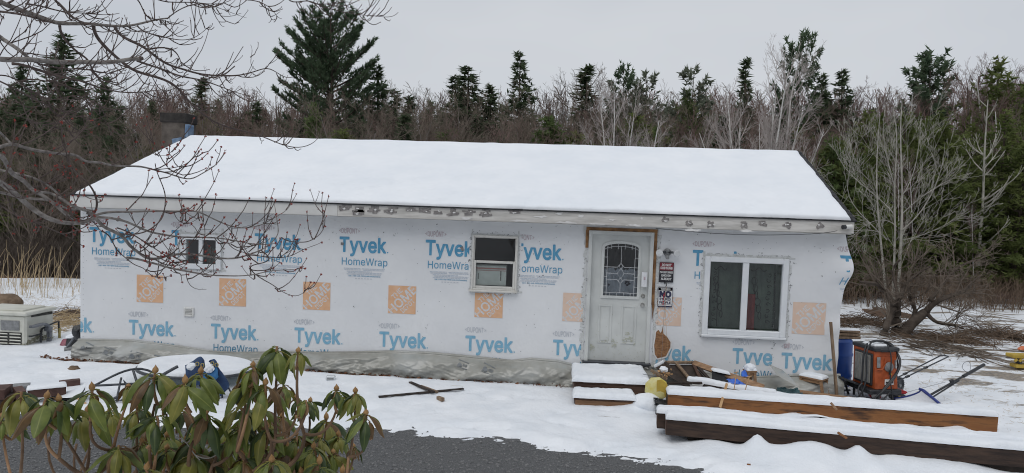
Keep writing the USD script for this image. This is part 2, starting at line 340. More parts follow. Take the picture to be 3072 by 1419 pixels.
# snow that thins out to brown grass in streaks over the field
MAT['field_snow'] = usdkit.material(stage, '/World/Looks/field_snow', {
    'g': ('geometry', {}), 'n': ('noise_texture', {'scale': 2.2, 'detail': 4.}), 'r': ('rgb_ramp', {'ramp': [(.35, (.72, .755, .80)), (.65, (.80, .825, .86))]}),
    'mp': ('mapping', {'scale': (.55, 1.9, 1.0), 'rotation': (0, 0, -.12)}), 'n2': ('noise_texture', {'scale': 1.7, 'detail': 8., 'roughness': .62}),
    'mp3': ('mapping', {'scale': (1, 1, 0)}), 'n3': ('noise_texture', {'scale': .16, 'detail': 2.}),
    'ad': ('math', {'math_type': 'multiply_add', 'value2': .55}), 'sx': ('separate_xyz', {}), 'mx': ('map_range', {'from_min': 11.5, 'from_max': 15.0, 'to_min': -.30, 'to_max': 0.0, 'clamp': True}), 'my': ('map_range', {'from_min': 3.0, 'from_max': 9.0, 'to_min': 0.0, 'to_max': -.05, 'clamp': True}),
    'a2': ('math', {'math_type': 'add'}), 'a3': ('math', {'math_type': 'add'}), 'rr': ('rgb_ramp', {'ramp': [(.750, (0, 0, 0)), (.795, (.85, .85, .85))]}),
    'n4': ('noise_texture', {'scale': 18., 'detail': 4.}), 'r4': ('rgb_ramp', {'ramp': [(.35, (.07, .05, .035)), (.65, (.25, .19, .12))]}),
    'm': ('mix', {}), 'bn': ('noise_texture', {'scale': 16., 'detail': 7., 'roughness': .62}), 'b': ('bump', {'strength': .6, 'distance': .022}), 'p': ('principled_bsdf', {'roughness': .6, 'specular_ior_level': .25})},
    [('g.position', 'n.vector'), ('n.fac', 'r.fac'), ('g.position', 'mp.vector'), ('mp.vector', 'n2.vector'), ('g.position', 'mp3.vector'), ('mp3.vector', 'n3.vector'), ('n3.fac', 'ad.value1'), ('n2.fac', 'ad.value3'),
     ('g.position', 'sx.vector'), ('sx.x', 'mx.value'), ('sx.y', 'my.value'), ('ad.value', 'a2.value1'), ('mx.result', 'a2.value2'), ('a2.value', 'a3.value1'), ('my.result', 'a3.value2'), ('a3.value', 'rr.fac'),
     ('g.position', 'n4.vector'), ('n4.fac', 'r4.fac'), ('r.color', 'm.color1'), ('r4.color', 'm.color2'), ('rr.color', 'm.fac'), ('m.color', 'p.base_color'),
     ('g.position', 'bn.vector'), ('bn.fac', 'b.height'), ('b.normal', 'p.normal')], surface='p.BSDF')

# a layer of snow lying on a board or roof: rounded rim, uneven top, ragged edge
def snow_patch(P0, U, V, L, Wd, T, R, seed, nu=60, nv=10, rag=.02, under=.0):
    P0, U, V = (np.asarray(a, float) for a in (P0, U, V)); N = np.cross(U, V); N /= np.linalg.norm(N)
    if N[2] < 0: N = -N
    def prof(total, n):
        th = np.linspace(0, math.pi / 2, 6); e = R * (1 - np.cos(th)); hh = np.sin(th)
        mid = np.linspace(R, total - R, max(n, 3))[1:-1]
        return np.r_[e, mid, total - e[::-1]], np.r_[hh, np.ones(len(mid)), hh[::-1]]
    u, hu = prof(L, nu); v, hv = prof(Wd, nv)
    Ug, Vg = np.meshgrid(u, v, indexing='ij'); H = np.minimum(hu[:, None], hv[None, :])
    s1 = (nz(u, u * 0 + seed, 2.5, seed, 4) - .5) + .9 * (nz(u, u * 0 + seed, 9.0, seed + 6, 3) - .5); s2 = nz(v, v * 0 + seed + 9, 6, seed + 1, 3) - .5
    c = (2 * Vg / Wd - 1); Vg = Vg + rag * 2 * s1[:, None] * c
    c2 = (2 * Ug / L - 1); Ug = Ug + rag * 2 * s2[None, :] * c2 * (np.abs(c2) ** 6)
    W_ = P0 + Ug[..., None] * U + Vg[..., None] * V
    hn = 1 + .50 * (nz(W_[..., 0], W_[..., 1], 1.6, seed + 3, 4) - .5) * 2 + .45 * (nz(W_[..., 0], W_[..., 1], 6.0, seed + 4, 4) - .5) * 2
    Z = T * H * hn - under * (1 - H)
    return MB().grid(W_ + Z[..., None] * N)
# ================================================================ ground, driveway, snow
def axis(lo, fa, fb, hi, step, n):
    return np.unique(np.round(np.r_[lo + (fa - lo) * (1 - np.linspace(1, 0, n)[:-1] ** 1.0) if False else fa - (fa - lo) * np.linspace(1, 0, n)[:-1] ** 2.2, np.arange(fa, fb, step), fb + (hi - fb) * np.linspace(0, 1, n) ** 2.2], 4))
edge_px = [(-400, 1245), (0, 1253), (150, 1256), (300, 1266), (560, 1284), (800, 1287), (911, 1284), (1125, 1284), (1262, 1296), (1364, 1308), (1471, 1317), (1548, 1315), (1655, 1345), (1792, 1362), (1923, 1385), (2072, 1413), (2250, 1450), (2600, 1520), (3300, 1640)]
EDGE = np.array([atz(a, b, 0.03)[:2] for a, b in edge_px]); EDGE = EDGE[np.argsort(EDGE[:, 0])]
def edge_y(x): return np.interp(x, EDGE[:, 0], EDGE[:, 1])
def snow_depth(x, y):
    mgrav = y - edge_y(x) + (nz(x, y, 0.9, 21, 4) - .5) * .75 + (nz(x * .6, y * 1.6, 5.0, 22, 4) - .5) * .55 + (nz(x * .55, y * 1.5, 13.0, 26, 3) - .5) * .55
    t = np.clip(mgrav * .24, -.07, .075) + .075 * (nz(x * .6, y * 1.5, 7.5, 28, 3) - .5) * np.exp(-((mgrav + .05) / .75) ** 2)
    t = np.where(y < -5.0, np.maximum(t, .08 * smooth(-5.0, -6.2, y) - .07 * smooth(-6.2, -5.0, y)), t)
    t = t + (nz(x, y, 6, 23, 4) - .5) * .040 + (nz(x, y, 1.3, 24, 3) - .5) * .050 + (nz(x, y, 2.6, 25, 2) - .5) * .030 - .035 * smooth(.60, .72, nz(x, y * 1.3, 3.1, 27, 3)) * smooth(-3.2, -1.8, y)
    melt = np.interp(x, [-1.2, -.6, .2, 1.6, 2.2, 3.4, 4.2, 6.3, 7.2, 12.4, 13], [0, .4, .85, .85, .4, .3, .75, .65, .35, .4, 0])
    t = t - .11 * melt * np.exp(-((y + .27) / (.15 + .06 * nz(x, y, 2.5, 31, 2))) ** 2)
    inside = (x > -.02) & (x < 12.45) & (y > -.02) & (y < 6.6)
    return np.where(inside, -.25, t)
def lumps(x, y):
    z = 0
    for px, py, r, h in ((2266, 1364, .11, .13), (2310, 1380, .22, .06), (2400, 1388, .25, .05), (2572, 1392, .11, .12), (2610, 1412, .18, .06), (2120, 1345, .22, .05), (2450, 1375, .30, .10), (2700, 1385, .35, .10), (2860, 1400, .3, .09), (2390, 1395, .4, .06), (1930, 1222, .28, .17), (1700, 1120, .3, .05)):
        c = atz(px, py, .05); z = z + h * np.exp(-(((x - c[0]) / r) ** 2 + ((y - c[1]) / (r * .7)) ** 2))
    a, b = atz(2010, 1340, .05), atz(3072, 1450, .05); u = (b - a)[:2] / np.linalg.norm((b - a)[:2]); s = (x - a[0]) * u[0] + (y - a[1]) * u[1]; q = -(x - a[0]) * u[1] + (y - a[1]) * u[0]
    z = z + .065 * smooth(.15, .7, s) * smooth(7.5, 6, s) * np.exp(-((q - .05) / .17) ** 2) * (.35 + 1.0 * nz(s, s * 0, 1.9, 29, 3))
    return z
gx = axis(-170, -8, 22, 190, .5, 40); gy = axis(-60, -6, 12, 190, .5, 40)
X, Y = np.meshgrid(gx, gy, indexing='ij')
obj('ground', B().grid(np.stack([X, Y, ground(X, Y) - .03 * (np.hypot(X, Y) > 60)], -1)), 'soil', sm=True, kind='structure')
gx = np.arange(-7.5, 17.01, .25); gy = np.arange(-5.6, -1.2, .2)
X, Y = np.meshgrid(gx, gy, indexing='ij')
obj('gravel_driveway', B().grid(np.stack([X, Y, ground(X, Y) + .008], -1)), 'gravel', sm=True, kind='structure', label='dark grey gravel driveway across the bottom of the picture')
gx = axis(-170, -6, 19, 190, .045, 44); gy = axis(-60, -5.2, 7.5, 190, .045, 44)
X, Y = np.meshgrid(gx, gy, indexing='ij')
far = (X < -6) | (X > 19) | (Y > 7.5) | (Y < -5.2)
D = np.where(far & (Y > -5.2), .07, snow_depth(X, Y)) + lumps(X, Y) * ~far
wf = smooth(8.6, 10.2, Y + (nz(X, Y, .6, 91, 3) - .5) * 3) * (Y > 7.0); D = D * (1 - wf) + wf * np.where(X < 9, -.08, (nz(X, Y, .45, 92, 4) - .53) * .9)
obj('snow_cover', B().grid(np.stack([X, Y, ground(X, Y) + D], -1)), 'field_snow', sm=True, kind='structure', label='thin snow over the yard and field')
def top(x, y): return float(ground(x, y) + max(0.0, float(snow_depth(np.array(x), np.array(y)))))
def ats(px, py):
    z = .05
    for _ in range(6):
        p = atz(px, py, z); z = top(p[0], p[1])
    return np.array([p[0], p[1], z])
# loose stones on the gravel
rr = random.Random(5); proto = []
st = UsdGeom.PointInstancer.Define(stage, '/World/gravel_stones'); tag(st.GetPrim(), 'loose stones scattered over the dark gravel driveway', 'gravel', kind='stuff')
for k in range(4):
    t = trimesh.creation.icosphere(1); v = np.array(t.vertices) * (1 + .5 * (meshkit.noise(np.array(t.vertices) * 1.7 + 9 * k, k)[:, None] - .5)) * [1, .8, .6]
    proto.append(usdkit.mesh(stage, f'/World/gravel_stones/stone_{k:03d}', (v, t.faces), MAT['stone_grey']).GetPath())
pos, sc, idx = [], [], []
while len(pos) < 14000:
    x, y = rr.uniform(-1, 14), rr.uniform(-4.6, -1.9)
    if y < float(edge_y(x)) + rr.gauss(0, .25):
        pos.append((x, y, float(ground(x, y)) + .010)); s = .005 + .016 * rr.random() ** 3; sc.append((s, s, s)); idx.append(rr.randrange(4))
st.CreatePrototypesRel().SetTargets(proto); st.CreatePositionsAttr(Vt.Vec3fArray([Gf.Vec3f(*p) for p in pos])); st.CreateScalesAttr(Vt.Vec3fArray([Gf.Vec3f(*s) for s in sc])); st.CreateProtoIndicesAttr(Vt.IntArray(idx))
st.CreateOrientationsAttr(Vt.QuathArray([Gf.Quath(math.cos(a / 2), 0, 0, math.sin(a / 2)) for a in [rr.uniform(0, 6.28) for _ in pos]]))

# ================================================================ the house
HX = 12.408
house = thing('house', 'low single-storey house wrapped in white printed building wrap under a snow-covered gable roof', 'house')
def quad_rect(*px):        # mean x and z bounds of four corner pixels TL TR BL BR on the wall plane
    q = [aty(a, b, 0.0) for a, b in px]
    return ((q[0][0] + q[2][0]) / 2, (q[1][0] + q[3][0]) / 2, (q[2][2] + q[3][2]) / 2, (q[0][2] + q[1][2]) / 2)
W1 = quad_rect((545, 700), (667, 707), (545, 803), (664, 811))
W2 = quad_rect((1419, 704), (1557, 709), (1413, 868), (1548, 874))
W3 = quad_rect((2113, 767), (2365, 777), (2105, 1000), (2353, 1012))
DR = (8.513 - .055, 8.513 + .914 + .055, .40, .42 + 2.032 + .055)
RECTS = [W1, W2, W3, DR]
outline = sbox(0, 0, HX, 2.76)
hole = unary_union([sbox(a + .03, c + .03, b - .03, d - .03) if i < 3 else sbox(a, c, b, d) for i, (a, b, c, d) in enumerate(RECTS)])
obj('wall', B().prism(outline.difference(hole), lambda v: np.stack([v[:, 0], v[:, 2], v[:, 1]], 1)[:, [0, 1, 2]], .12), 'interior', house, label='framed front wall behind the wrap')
def wr(x, z):          # the wrap's own waviness
    return .006 * (nz(x * .5, z, 1.3, 41, 3) - .5) * 2 + .0045 * (nz(x + z * .6, z * 3.0, 1.1, 42, 3) - .5) * 2
def flap(x, z):        # loosened upper right corner of the wrap
    k = smooth(11.75, HX, x) * np.exp(-((z - 2.08) / .30) ** 2)
    return .115 * k, .10 * k + .03 * smooth(12.1, HX, x) * np.sin(z * 7) ** 2
def wrap_pt(x, z, off=0.0):
    dx, dy = flap(x, z)
    return np.stack([x + dx, -.008 - wr(x, z) - dy - off, z], -1)
xs = np.unique(np.round(np.r_[np.arange(0, HX, .045), HX, [r[0] + .01 for r in RECTS], [r[1] - .01 for r in RECTS]], 4)); xs = xs[np.r_[True, np.diff(xs) > .004]]
zs = np.unique(np.round(np.r_[np.arange(.02, 2.7, .045), 2.7, [r[2] + .01 for r in RECTS], [r[3] - .01 for r in RECTS]], 4)); zs = zs[np.r_[True, np.diff(zs) > .004]]
Xg, Zg = np.meshgrid(xs, zs, indexing='ij'); Pv = wrap_pt(Xg, Zg)
i, j = np.meshgrid(np.arange(len(xs) - 1), np.arange(len(zs) - 1), indexing='ij'); cxm, czm = (xs[:-1] + xs[1:])[i] / 2, (zs[:-1] + zs[1:])[j] / 2
keep = np.ones(i.shape, bool)
for a, b, c, d in RECTS: keep &= ~((cxm > a + .01) & (cxm < b - .01) & (czm > c + .01) & (czm < d - .01))
n2 = len(zs); q = np.stack([i * n2 + j, (i + 1) * n2 + j, (i + 1) * n2 + j + 1, i * n2 + j + 1], -1)[keep]
obj('wall_wrap', B().add(Pv.reshape(-1, 3), q), 'wrap', house, sm=True, label='white building wrap stapled over the front wall')
for sx, x0 in ((-1, 0.0), (1, HX - .1)):
    pg = Polygon([(.12, 0), (6.4, 0), (6.4, 2.7), (3.2, 3.98), (.12, 2.74)])
    obj('side_wall', B().prism(pg, lambda v, x0=x0: np.stack([x0 + v[:, 2], v[:, 0], v[:, 1]], 1), .1), 'wrap', house)
obj('rear_wall', B().box((HX / 2, 6.45, 1.36), (HX, .1, 2.7)), 'wrap', house)
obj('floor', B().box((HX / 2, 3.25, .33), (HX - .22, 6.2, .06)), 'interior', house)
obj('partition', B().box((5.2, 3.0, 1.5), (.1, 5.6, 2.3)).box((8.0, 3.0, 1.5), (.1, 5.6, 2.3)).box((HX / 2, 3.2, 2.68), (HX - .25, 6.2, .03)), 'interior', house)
# roof
EL, ER = aty(213, 577, -.27), aty(2565, 655, -.27); RL, RR = aty(572, 402, 3.2), aty(2397, 448, 3.2)
EL, ER, RL, RR = (p - [0, 0, .055] for p in (EL, ER, RL, RR))
def slab(a, b, c, d, t):
    n = np.cross(b - a, d - a); n /= np.linalg.norm(n); n = n if n[2] > 0 else -n
    top_ = np.array([a, b, c, d]); bot = top_ - n * t; v = np.vstack([top_, bot])
    return v, np.array([[0, 1, 2, 3], [7, 6, 5, 4], [0, 4, 5, 1], [1, 5, 6, 2], [2, 6, 7, 3], [3, 7, 4, 0]])
roof = obj('roof', B().add(*slab(EL, ER, RR, RL, .05)), 'shingle', house, label='front roof slope of dark shingles')
BL_, BR_ = RL + (RL - EL) * [0.0, 1, 1] * [1, 1, -1], RR + (RR - ER) * [0, 1, 1] * [1, 1, -1]
BL_[0], BR_[0] = RL[0], RR[0]
obj('roof', B().add(*slab(RL, RR, BR_, BL_, .05)), 'shingle', house, label='rear roof slope of dark shingles')
# shingle rake edge with single tabs showing
mb = B()
for k in range(26):
    for a, b, s in ((EL, RL, -1), (ER, RR, 1)):
        p = a + (b - a) * (k + .5) / 26; d = (b - a) / np.linalg.norm(b - a)
        R = np.stack([np.array([1.0, 0, 0]), d, np.cross([1.0, 0, 0], d)], 1)
        mb.box(p + R[:, 2] * .006 + np.array([s * .012, 0, 0]), (.05 + .012 * ((k * 7) % 3), .142, .010), R @ rot('x', -.03))
obj('rake_shingles', mb, 'shingle', roof, kind='stuff')
n_ = 120; s_ = np.linspace(0, 1, n_)
mb = B(); pts = RL + (RR - RL) * s_[:, None] + np.stack([s_ * 0, s_ * 0, .022 + .012 * (nz(s_ * 12, s_ * 0, .9, 61) - .5) * 2], 1)
for o1, o2 in ((-.13, 0), (0, .13)):
    A_ = pts + [0, o1, -abs(o1) * .40]; B_ = pts + [0, o2, -abs(o2) * .40]; mb.grid(np.stack([A_, B_], 1))
obj('ridge_cap', mb, 'shingle', roof, label='dark ridge cap showing above the snow')
# snow on the front slope
def roof_snow():
    nu, nv = 420, 90
    T, R = .062, .10
    u = np.r_[np.linspace(0, .012, 8)[:-1], np.linspace(.012, .988, nu), np.linspace(.988, 1, 8)[1:]]; v = np.r_[np.linspace(0, .03, 7)[:-1], np.linspace(.03, .985, nv), np.linspace(.985, 1, 6)[1:]]
    U, V_ = np.meshgrid(u, v, indexing='ij')
    e0, e1 = EL + [.02, 0, 0], ER - [.03, 0, 0]; r0, r1 = RL + [.02, 0, 0], RR - [.03, 0, 0]
    jag = (nz(U * 12.4, U * 0, 2.2, 71, 5) - .5) * .026 * (1 - V_) ** 6 + .006 * (1 - V_) ** 8
    Vj = np.clip(V_ * .975 + .006 + jag, .002, .98)
    Pp = (e0 + (e1 - e0) * U[..., None]) * (1 - Vj[..., None]) + (r0 + (r1 - r0) * U[..., None]) * Vj[..., None]
    Pp[..., 0] += np.sign(U - .5) * np.abs(2 * U - 1) ** 60 * (nz(V_ * 3.7, U * 0 + 3, 3.0, 75, 4) - .5) * .07
    n = np.cross(ER - EL, RL - EL); n /= np.linalg.norm(n); n = n if n[2] > 0 else -n
    du, dv = np.minimum(U, 1 - U) * 12.4, np.minimum(V_, (1 - V_) * 1.6) * 3.7
    d = np.minimum(du, dv); h = T * np.sqrt(np.clip(1 - (1 - np.clip(d / R, 0, 1)) ** 2, 0, 1))
    x, y = Pp[..., 0], Pp[..., 1]
    pit = smooth(.56, .74, nz(x * .7, y * 1.8, 5.5, 74, 3)) * smooth(2.4, .3, y) * (1.3 - .7 * smooth(2, 9, x))
    h = h * (1 + .22 * (nz(x, y, .8, 72, 3) - .5) * 2 + .24 * (nz(x, y, 3.2, 73, 4) - .5) * 2) - .022 * pit * np.clip(d / R, 0, 1)
    return B().grid(Pp + np.maximum(h, -.004)[..., None] * n + .004 * n)
obj('roof_snow', roof_snow(), 'roof_snow_white', roof, sm=True, label='smooth sheet of white snow covering the front slope')
# eaves
def strip(name, m_, p0, p1, zt0, zb0, zt1, zb1, y, th, parent, **k):
    v = np.array([[p0, y, zb0], [p1, y, zb1], [p1, y, zt1], [p0, y, zt0], [p0, y + th, zb0], [p1, y + th, zb1], [p1, y + th, zt1], [p0, y + th, zt0]])
    return obj(name, B().add(v, [[0, 1, 2, 3], [5, 4, 7, 6], [4, 0, 3, 7], [1, 5, 6, 2], [3, 2, 6, 7], [4, 5, 1, 0]]), m_, parent, **k)
fy = -.285
_fb = np.polyfit(*np.array([aty(a, b, fy)[[0, 2]] for a, b in ((330, 626), (537, 633), (960, 646), (1880, 677), (2560, 702))]).T, 1)
fz = lambda x, t: 2.779 + .01 * x / 12.4 if t else float(np.polyval(_fb, x))
xj = aty(1012, 620, fy)[0]
strip('fascia_board', 'fascia_white', EL[0] - .005, xj, fz(0, 1), fz(0, 0), fz(xj, 1), fz(xj, 0), fy, .03, house, label='clean white length of fascia on the left')
fas = strip('fascia_board', 'fascia_raw', xj + .003, ER[0] - .01, fz(xj, 1), fz(xj, 0), fz(12.4, 1), fz(12.4, 0), fy + .004, .03, house, label='stripped fascia with old adhesive marks on the right')
strip('drip_edge', 'shingle', EL[0] - .02, ER[0] + .02, 2.800, 2.786, 2.810, 2.796, fy - .014, .05, house)
strip('shingle_edge', 'black_metal', EL[0] - .02, ER[0] + .015, 2.785, 2.777, 2.795, 2.787, fy - .018, .016, house)
obj('soffit', B().box((HX / 2, -.13, 2.60), (HX, .25, .012)), 'old_white_paint', house)
for k, (px, py) in enumerate([(960 + a * .3571, 600 + b * .3571) for a, b in ((205, 75), (330, 65), (318, 110), (455, 80), (600, 85), (755, 95), (885, 95), (1000, 95), (1130, 110), (1260, 100), (1380, 105), (1640, 108))] + [(1700 + a * .3494, 640 + b * .3494) for a, b in ((850, 55), (1055, 85), (1245, 95), (1510, 95), (1685, 90), (1895, 105), (2180, 110))]):
    c = aty(px, py, fy); r_ = random.Random(k)
    big = 1.0 if k < 12 else .62; pg = unary_union([affinity.rotate(sbox(c[0] + ox - l_ / 2, c[2] + oz - h_ / 2, c[0] + ox + l_ / 2, c[2] + oz + h_ / 2), r_.gauss(0, 7 if k < 12 else 30)) for ox, oz, l_, h_ in [(r_.uniform(-.045, .045) * big, r_.uniform(-.05, .05) * big, r_.uniform(.07, .17) * big, r_.uniform(.014, .038)) for _ in range(5)]]).buffer(.004).intersection(sbox(c[0] - .2, c[2] - .085, c[0] + .2, c[2] + .085))
    pg = max(getattr(pg, 'geoms', [pg]), key=lambda g: g.area)
    f_ = lambda v, d=.0035: np.stack([v[:, 0], fy - d - v[:, 2] + .004, v[:, 1]], 1)
    o = obj('adhesive_patch', B().prism(pg, f_, .002), 'adhesive_grey', fas)
    fl = unary_union([ragged(c[0] + r_.uniform(-.03, .03), c[2] + r_.uniform(-.02, .02), r_.uniform(.010, .024), r_.uniform(.006, .014), 50 + k * 3 + q, 8, .6) for q in range(2 if k % 3 else 1)])
    obj('paper_flake', B().prism(fl, lambda v: np.stack([v[:, 0], fy - .008 - v[:, 2] + .004, v[:, 1]], 1), .002), 'flake_white', fas)
fl = []
for k, (px, py, w) in enumerate([(1625, 650, .10), (1678, 640, .05), (1742, 648, .05), (1838, 659, .04), (1700, 668, .16), (1790, 672, .14), (1560, 662, .12), (1905, 676, .1), (2080, 690, .15), (2240, 693, .1), (1400, 655, .1), (1925, 655, .02)]):
    c = aty(px, py, fy); fl.append(ragged(c[0], c[2], w, .018, 90 + k, 16, .5))
for pg in fl: obj('paint_patch', B().prism(pg, lambda v: np.stack([v[:, 0], fy - .004 - v[:, 2] + .004, v[:, 1]], 1), .002), 'flake_white', fas)
# chimney outside the left gable
c0, c1 = aty(483, 340, 3.3), aty(553, 343, 3.3)
chim = obj('chimney', B().box(((c0[0] + c1[0]) / 2, 3.55, 2.2), (c1[0] - c0[0], .46, 4.35), b=.01), 'chimney_block', house, label='dark block chimney rising past the left gable')
obj('chimney_cap', B().box(((c0[0] + c1[0]) / 2, 3.55, 4.46), (c1[0] - c0[0] + .05, .52, .20), b=.012), 'chimney_cap', chim)
zf = RL[2] - .02
obj('flashing', B().box((c1[0] + .045, 3.42, zf + .12), (.085, .22, .34), rot('y', .03), .01).box((c1[0] + .10, 3.36, zf + .11), (.03, .24, .30), rot('y', .05), .006), 'tarp_flash', chim)
obj('flashing', B().box((c1[0] - .12, 3.28, zf - .09), (.22, .10, .15), rot('y', -.2), .012), 'tarp_flash', chim)

# ---- printed lettering on the wrap
from PIL import Image, ImageDraw, ImageFont
_fonts = {}
def text_poly(text, height, bold=0, track=0.0):
    key = (text, bold)
    if key not in _fonts:
        font = ImageFont.truetype(glob.glob('/opt/blender-*/*/datafiles/fonts/Inter.woff2')[0], 96)
        x0, y0, x1, y1 = font.getbbox(text, anchor='ls', stroke_width=bold)
        im = Image.new('L', (x1 - x0 + 8, y1 - y0 + 8)); ImageDraw.Draw(im).text((4 - x0, 4 - y0), text, 255, font, anchor='ls', stroke_width=bold)
        on = np.pad(np.asarray(im) > 127, ((0, 0), (1, 1))).astype(np.int8)
        rows, st_ = np.nonzero(np.diff(on, axis=1) == 1); en = np.nonzero(np.diff(on, axis=1) == -1)[1]
        shp = unary_union(list(shapely.box(st_, -rows - 1, en, -rows))).buffer(.7).buffer(-.7).simplify(.8)
        _fonts[key] = affinity.translate(shp, -4, 4 - y0)
    s = height / 70.0
    return affinity.scale(_fonts[key], s, s, origin=(0, 0))
def fitted(text, x, z, w, h, bold=0):     # baseline left at (x, z), stretched to width w, capitals h high
    p = text_poly(text, h, bold); b = p.bounds
    p = affinity.translate(p, -b[0], 0); return affinity.translate(affinity.scale(p, w / (b[2] - b[0]), 1, origin=(0, 0)), x, z)
opening = unary_union([sbox(a - .05, c - .05, b + .05, d + .05) for a, b, c, d in RECTS]); face = sbox(.004, .05, HX - .004, 2.70).difference(opening)
def onwrap(off): return lambda v: wrap_pt(v[:, 0], v[:, 1], off + v[:, 2])
def printed(name, poly, m_, off=.0035, clip=face):
    poly = poly.intersection(clip)
    if poly.is_empty or poly.area < 1e-5: return
    gs = sorted([g for g in getattr(poly, 'geoms', [poly]) if g.geom_type == 'Polygon'], key=lambda g: g.bounds[0]); runs = [[gs[0]]]
    for g in gs[1:]:
        if g.bounds[0] - max(q.bounds[2] for q in runs[-1]) > .22: runs.append([])
        runs[-1].append(g)
    for r_ in runs: obj(name, B().prism(unary_union(r_), onwrap(off), .0012), m_, house)
seam_x = aty(2318, 1040)[0]
left_of_seam = face.intersection(sbox(0, 0, seam_x, 3)); right_of_seam = face.intersection(sbox(seam_x, 0, 13, 3))
def tyvek(x, ztop, row, clip):
    big, small = ('print_blue', 'print_dark_blue') if row else ('print_blue_faded', 'print_dark_blue')
    printed('blue_word', fitted('Tyvek', x, ztop - .232, .775, .232, 3), big, clip=clip)
    printed('small_word', fitted('HomeWrap', x + .045, ztop - .449, .755, .118, 0), 'print_blue' if row else small, clip=clip)
    printed('trade_dot', affinity.translate(shapely.Point(0, 0).buffer(.011, 3), x + .80, ztop - .225), big, clip=clip)
    w, xo, zo = .265, x - .002, ztop + .068
    mk = fitted('DUPONT', xo + .03, zo, w, .078, 1)
    arch = lambda p: shapely.transform(p, lambda c: np.stack([c[:, 0], zo + .039 + (c[:, 1] - zo - .039) * (1.12 - 12 * (c[:, 0] - xo - .163) ** 2)], 1))
    arcs = unary_union([Polygon([(xo - .012 if s < 0 else xo + .338, zo + .039), (xo + .018 if s < 0 else xo + .308, zo + .062), (xo + .018 if s < 0 else xo + .308, zo + .052), (xo + .004 if s < 0 else xo + .322, zo + .039), (xo + .018 if s < 0 else xo + .308, zo + .026), (xo + .018 if s < 0 else xo + .308, zo + .016)]) for s in (-1, 1)])
    printed('maker_oval', unary_union([arch(mk), arcs]), 'print_red_faded' if row else 'print_grey_faded', clip=clip)
    if row:
        rr_ = random.Random(int(x * 100)); bars = []
        for k, (z_, a, b) in enumerate(((.500, .08, .36), (.500, .385, .76), (.522, .09, .36), (.522, .40, .75), (.548, .13, .55), (.570, .15, .72), (.592, .13, .70))):
            t_ = a
            while t_ < b:
                w_ = rr_.uniform(.02, .07); bars.append(sbox(x + t_, ztop - z_ - .009, x + min(b, t_ + w_), ztop - z_)); t_ += w_ + .008
        printed('fine_print', unary_union(bars), 'print_fine', clip=clip)
        printed('phone_line', fitted('Call 1-800-448-9835 tyvek.com/homewrap', x + .16, ztop - .635, .53, .020, 1), 'print_blue', clip=clip)
        printed('fine_print', unary_union([sbox(x + .27 + q * .05, ztop - .672, x + .30 + q * .05, ztop - .663) for q in range(6)]), 'print_grey_faded', clip=clip)
for k in range(-1, 9):
    if k < 7: tyvek(1.577 + 1.42 * k, 2.247, 1, left_of_seam)
    tyvek(.851 + 1.42 * k, .717, 0, left_of_seam) if k < 8 else None
xr_ = aty(2344.5, 1058.6); tyvek(xr_[0], xr_[2], 0, right_of_seam)
xr2 = aty(2500, 766); tyvek(xr2[0], xr2[2], 1, right_of_seam.intersection(sbox(xr2[0] - .2, 1.2, 13, 2.7)))
def store_logo(x, z, s, faded, clip):
    sq = sbox(x, z, x + s, z + s); wmat, omat = 'print_letter_white', 'print_orange_faded' if faded else 'print_orange'
    big = fitted('HOME', -.46 * s * 1.36, -.155 * s, .92 * s * 1.36, .31 * s, 2); the = fitted('THE', -.20 * s, .205 * s, .44 * s, .165 * s, 2); dep = fitted('DEPOT', -.30 * s, -.375 * s, .60 * s, .165 * s, 2)
    cuts = unary_union([sbox(-s, y_ * s - .004, s, y_ * s + .004) for y_ in (.0, .285, -.29)])       # stencil gaps
    letters = affinity.rotate(unary_union([big, the, dep]).difference(cuts), 45, origin=(0, 0))
    letters = affinity.translate(letters, x + s / 2, z + s / 2).intersection(sq.buffer(-.004))
    o = sq.difference(letters).intersection(clip); w = letters.intersection(clip)
    if o.area > .001:
        p = obj('store_logo', B().prism(o, onwrap(.0030), .001), omat, house)
        if not w.is_empty: obj('logo_letters', B().prism(w, onwrap(.0034), .001), wmat, p)
torn = Polygon([aty(a, b)[[0, 2]] for a, b in ((1986, 977), (1990, 1000), (2002, 1012), (2011, 1026), (2010, 1042), (2002, 1058), (1997, 1068), (1985, 1071), (1972, 1074), (1964, 1062), (1962, 1035), (1966, 1013), (1968, 995), (1975, 989), (1981, 998), (1985, 992))])
for k in range(9):
    if k != 7 and k != 8: store_logo(.985 + 1.42 * k, 1.034, .456, k >= 5, left_of_seam)
c_ = aty(2374, 1000); store_logo(c_[0], c_[2], .50, True, right_of_seam)
printed('red_mark', fitted('gj', aty(2350, 1039)[0], aty(2350, 1039)[2], .09, .06, 2), 'print_red_faded', .006)
obj('torn_sheathing', B().prism(torn, onwrap(.009), .002), 'osb', house, label='brown strand board showing through a torn patch of wrap right of the door')
obj('torn_wrap_edge', B().prism(torn.buffer(.022, 2).difference(torn.buffer(.002)).intersection(unary_union([ragged(torn.centroid.x + math.cos(a) * .18, torn.centroid.y + math.sin(a) * .26, .11, .11, int(a * 9), 9, .4) for a in np.linspace(0, 6, 9)])), onwrap(.012), .003), 'flake_white', house)
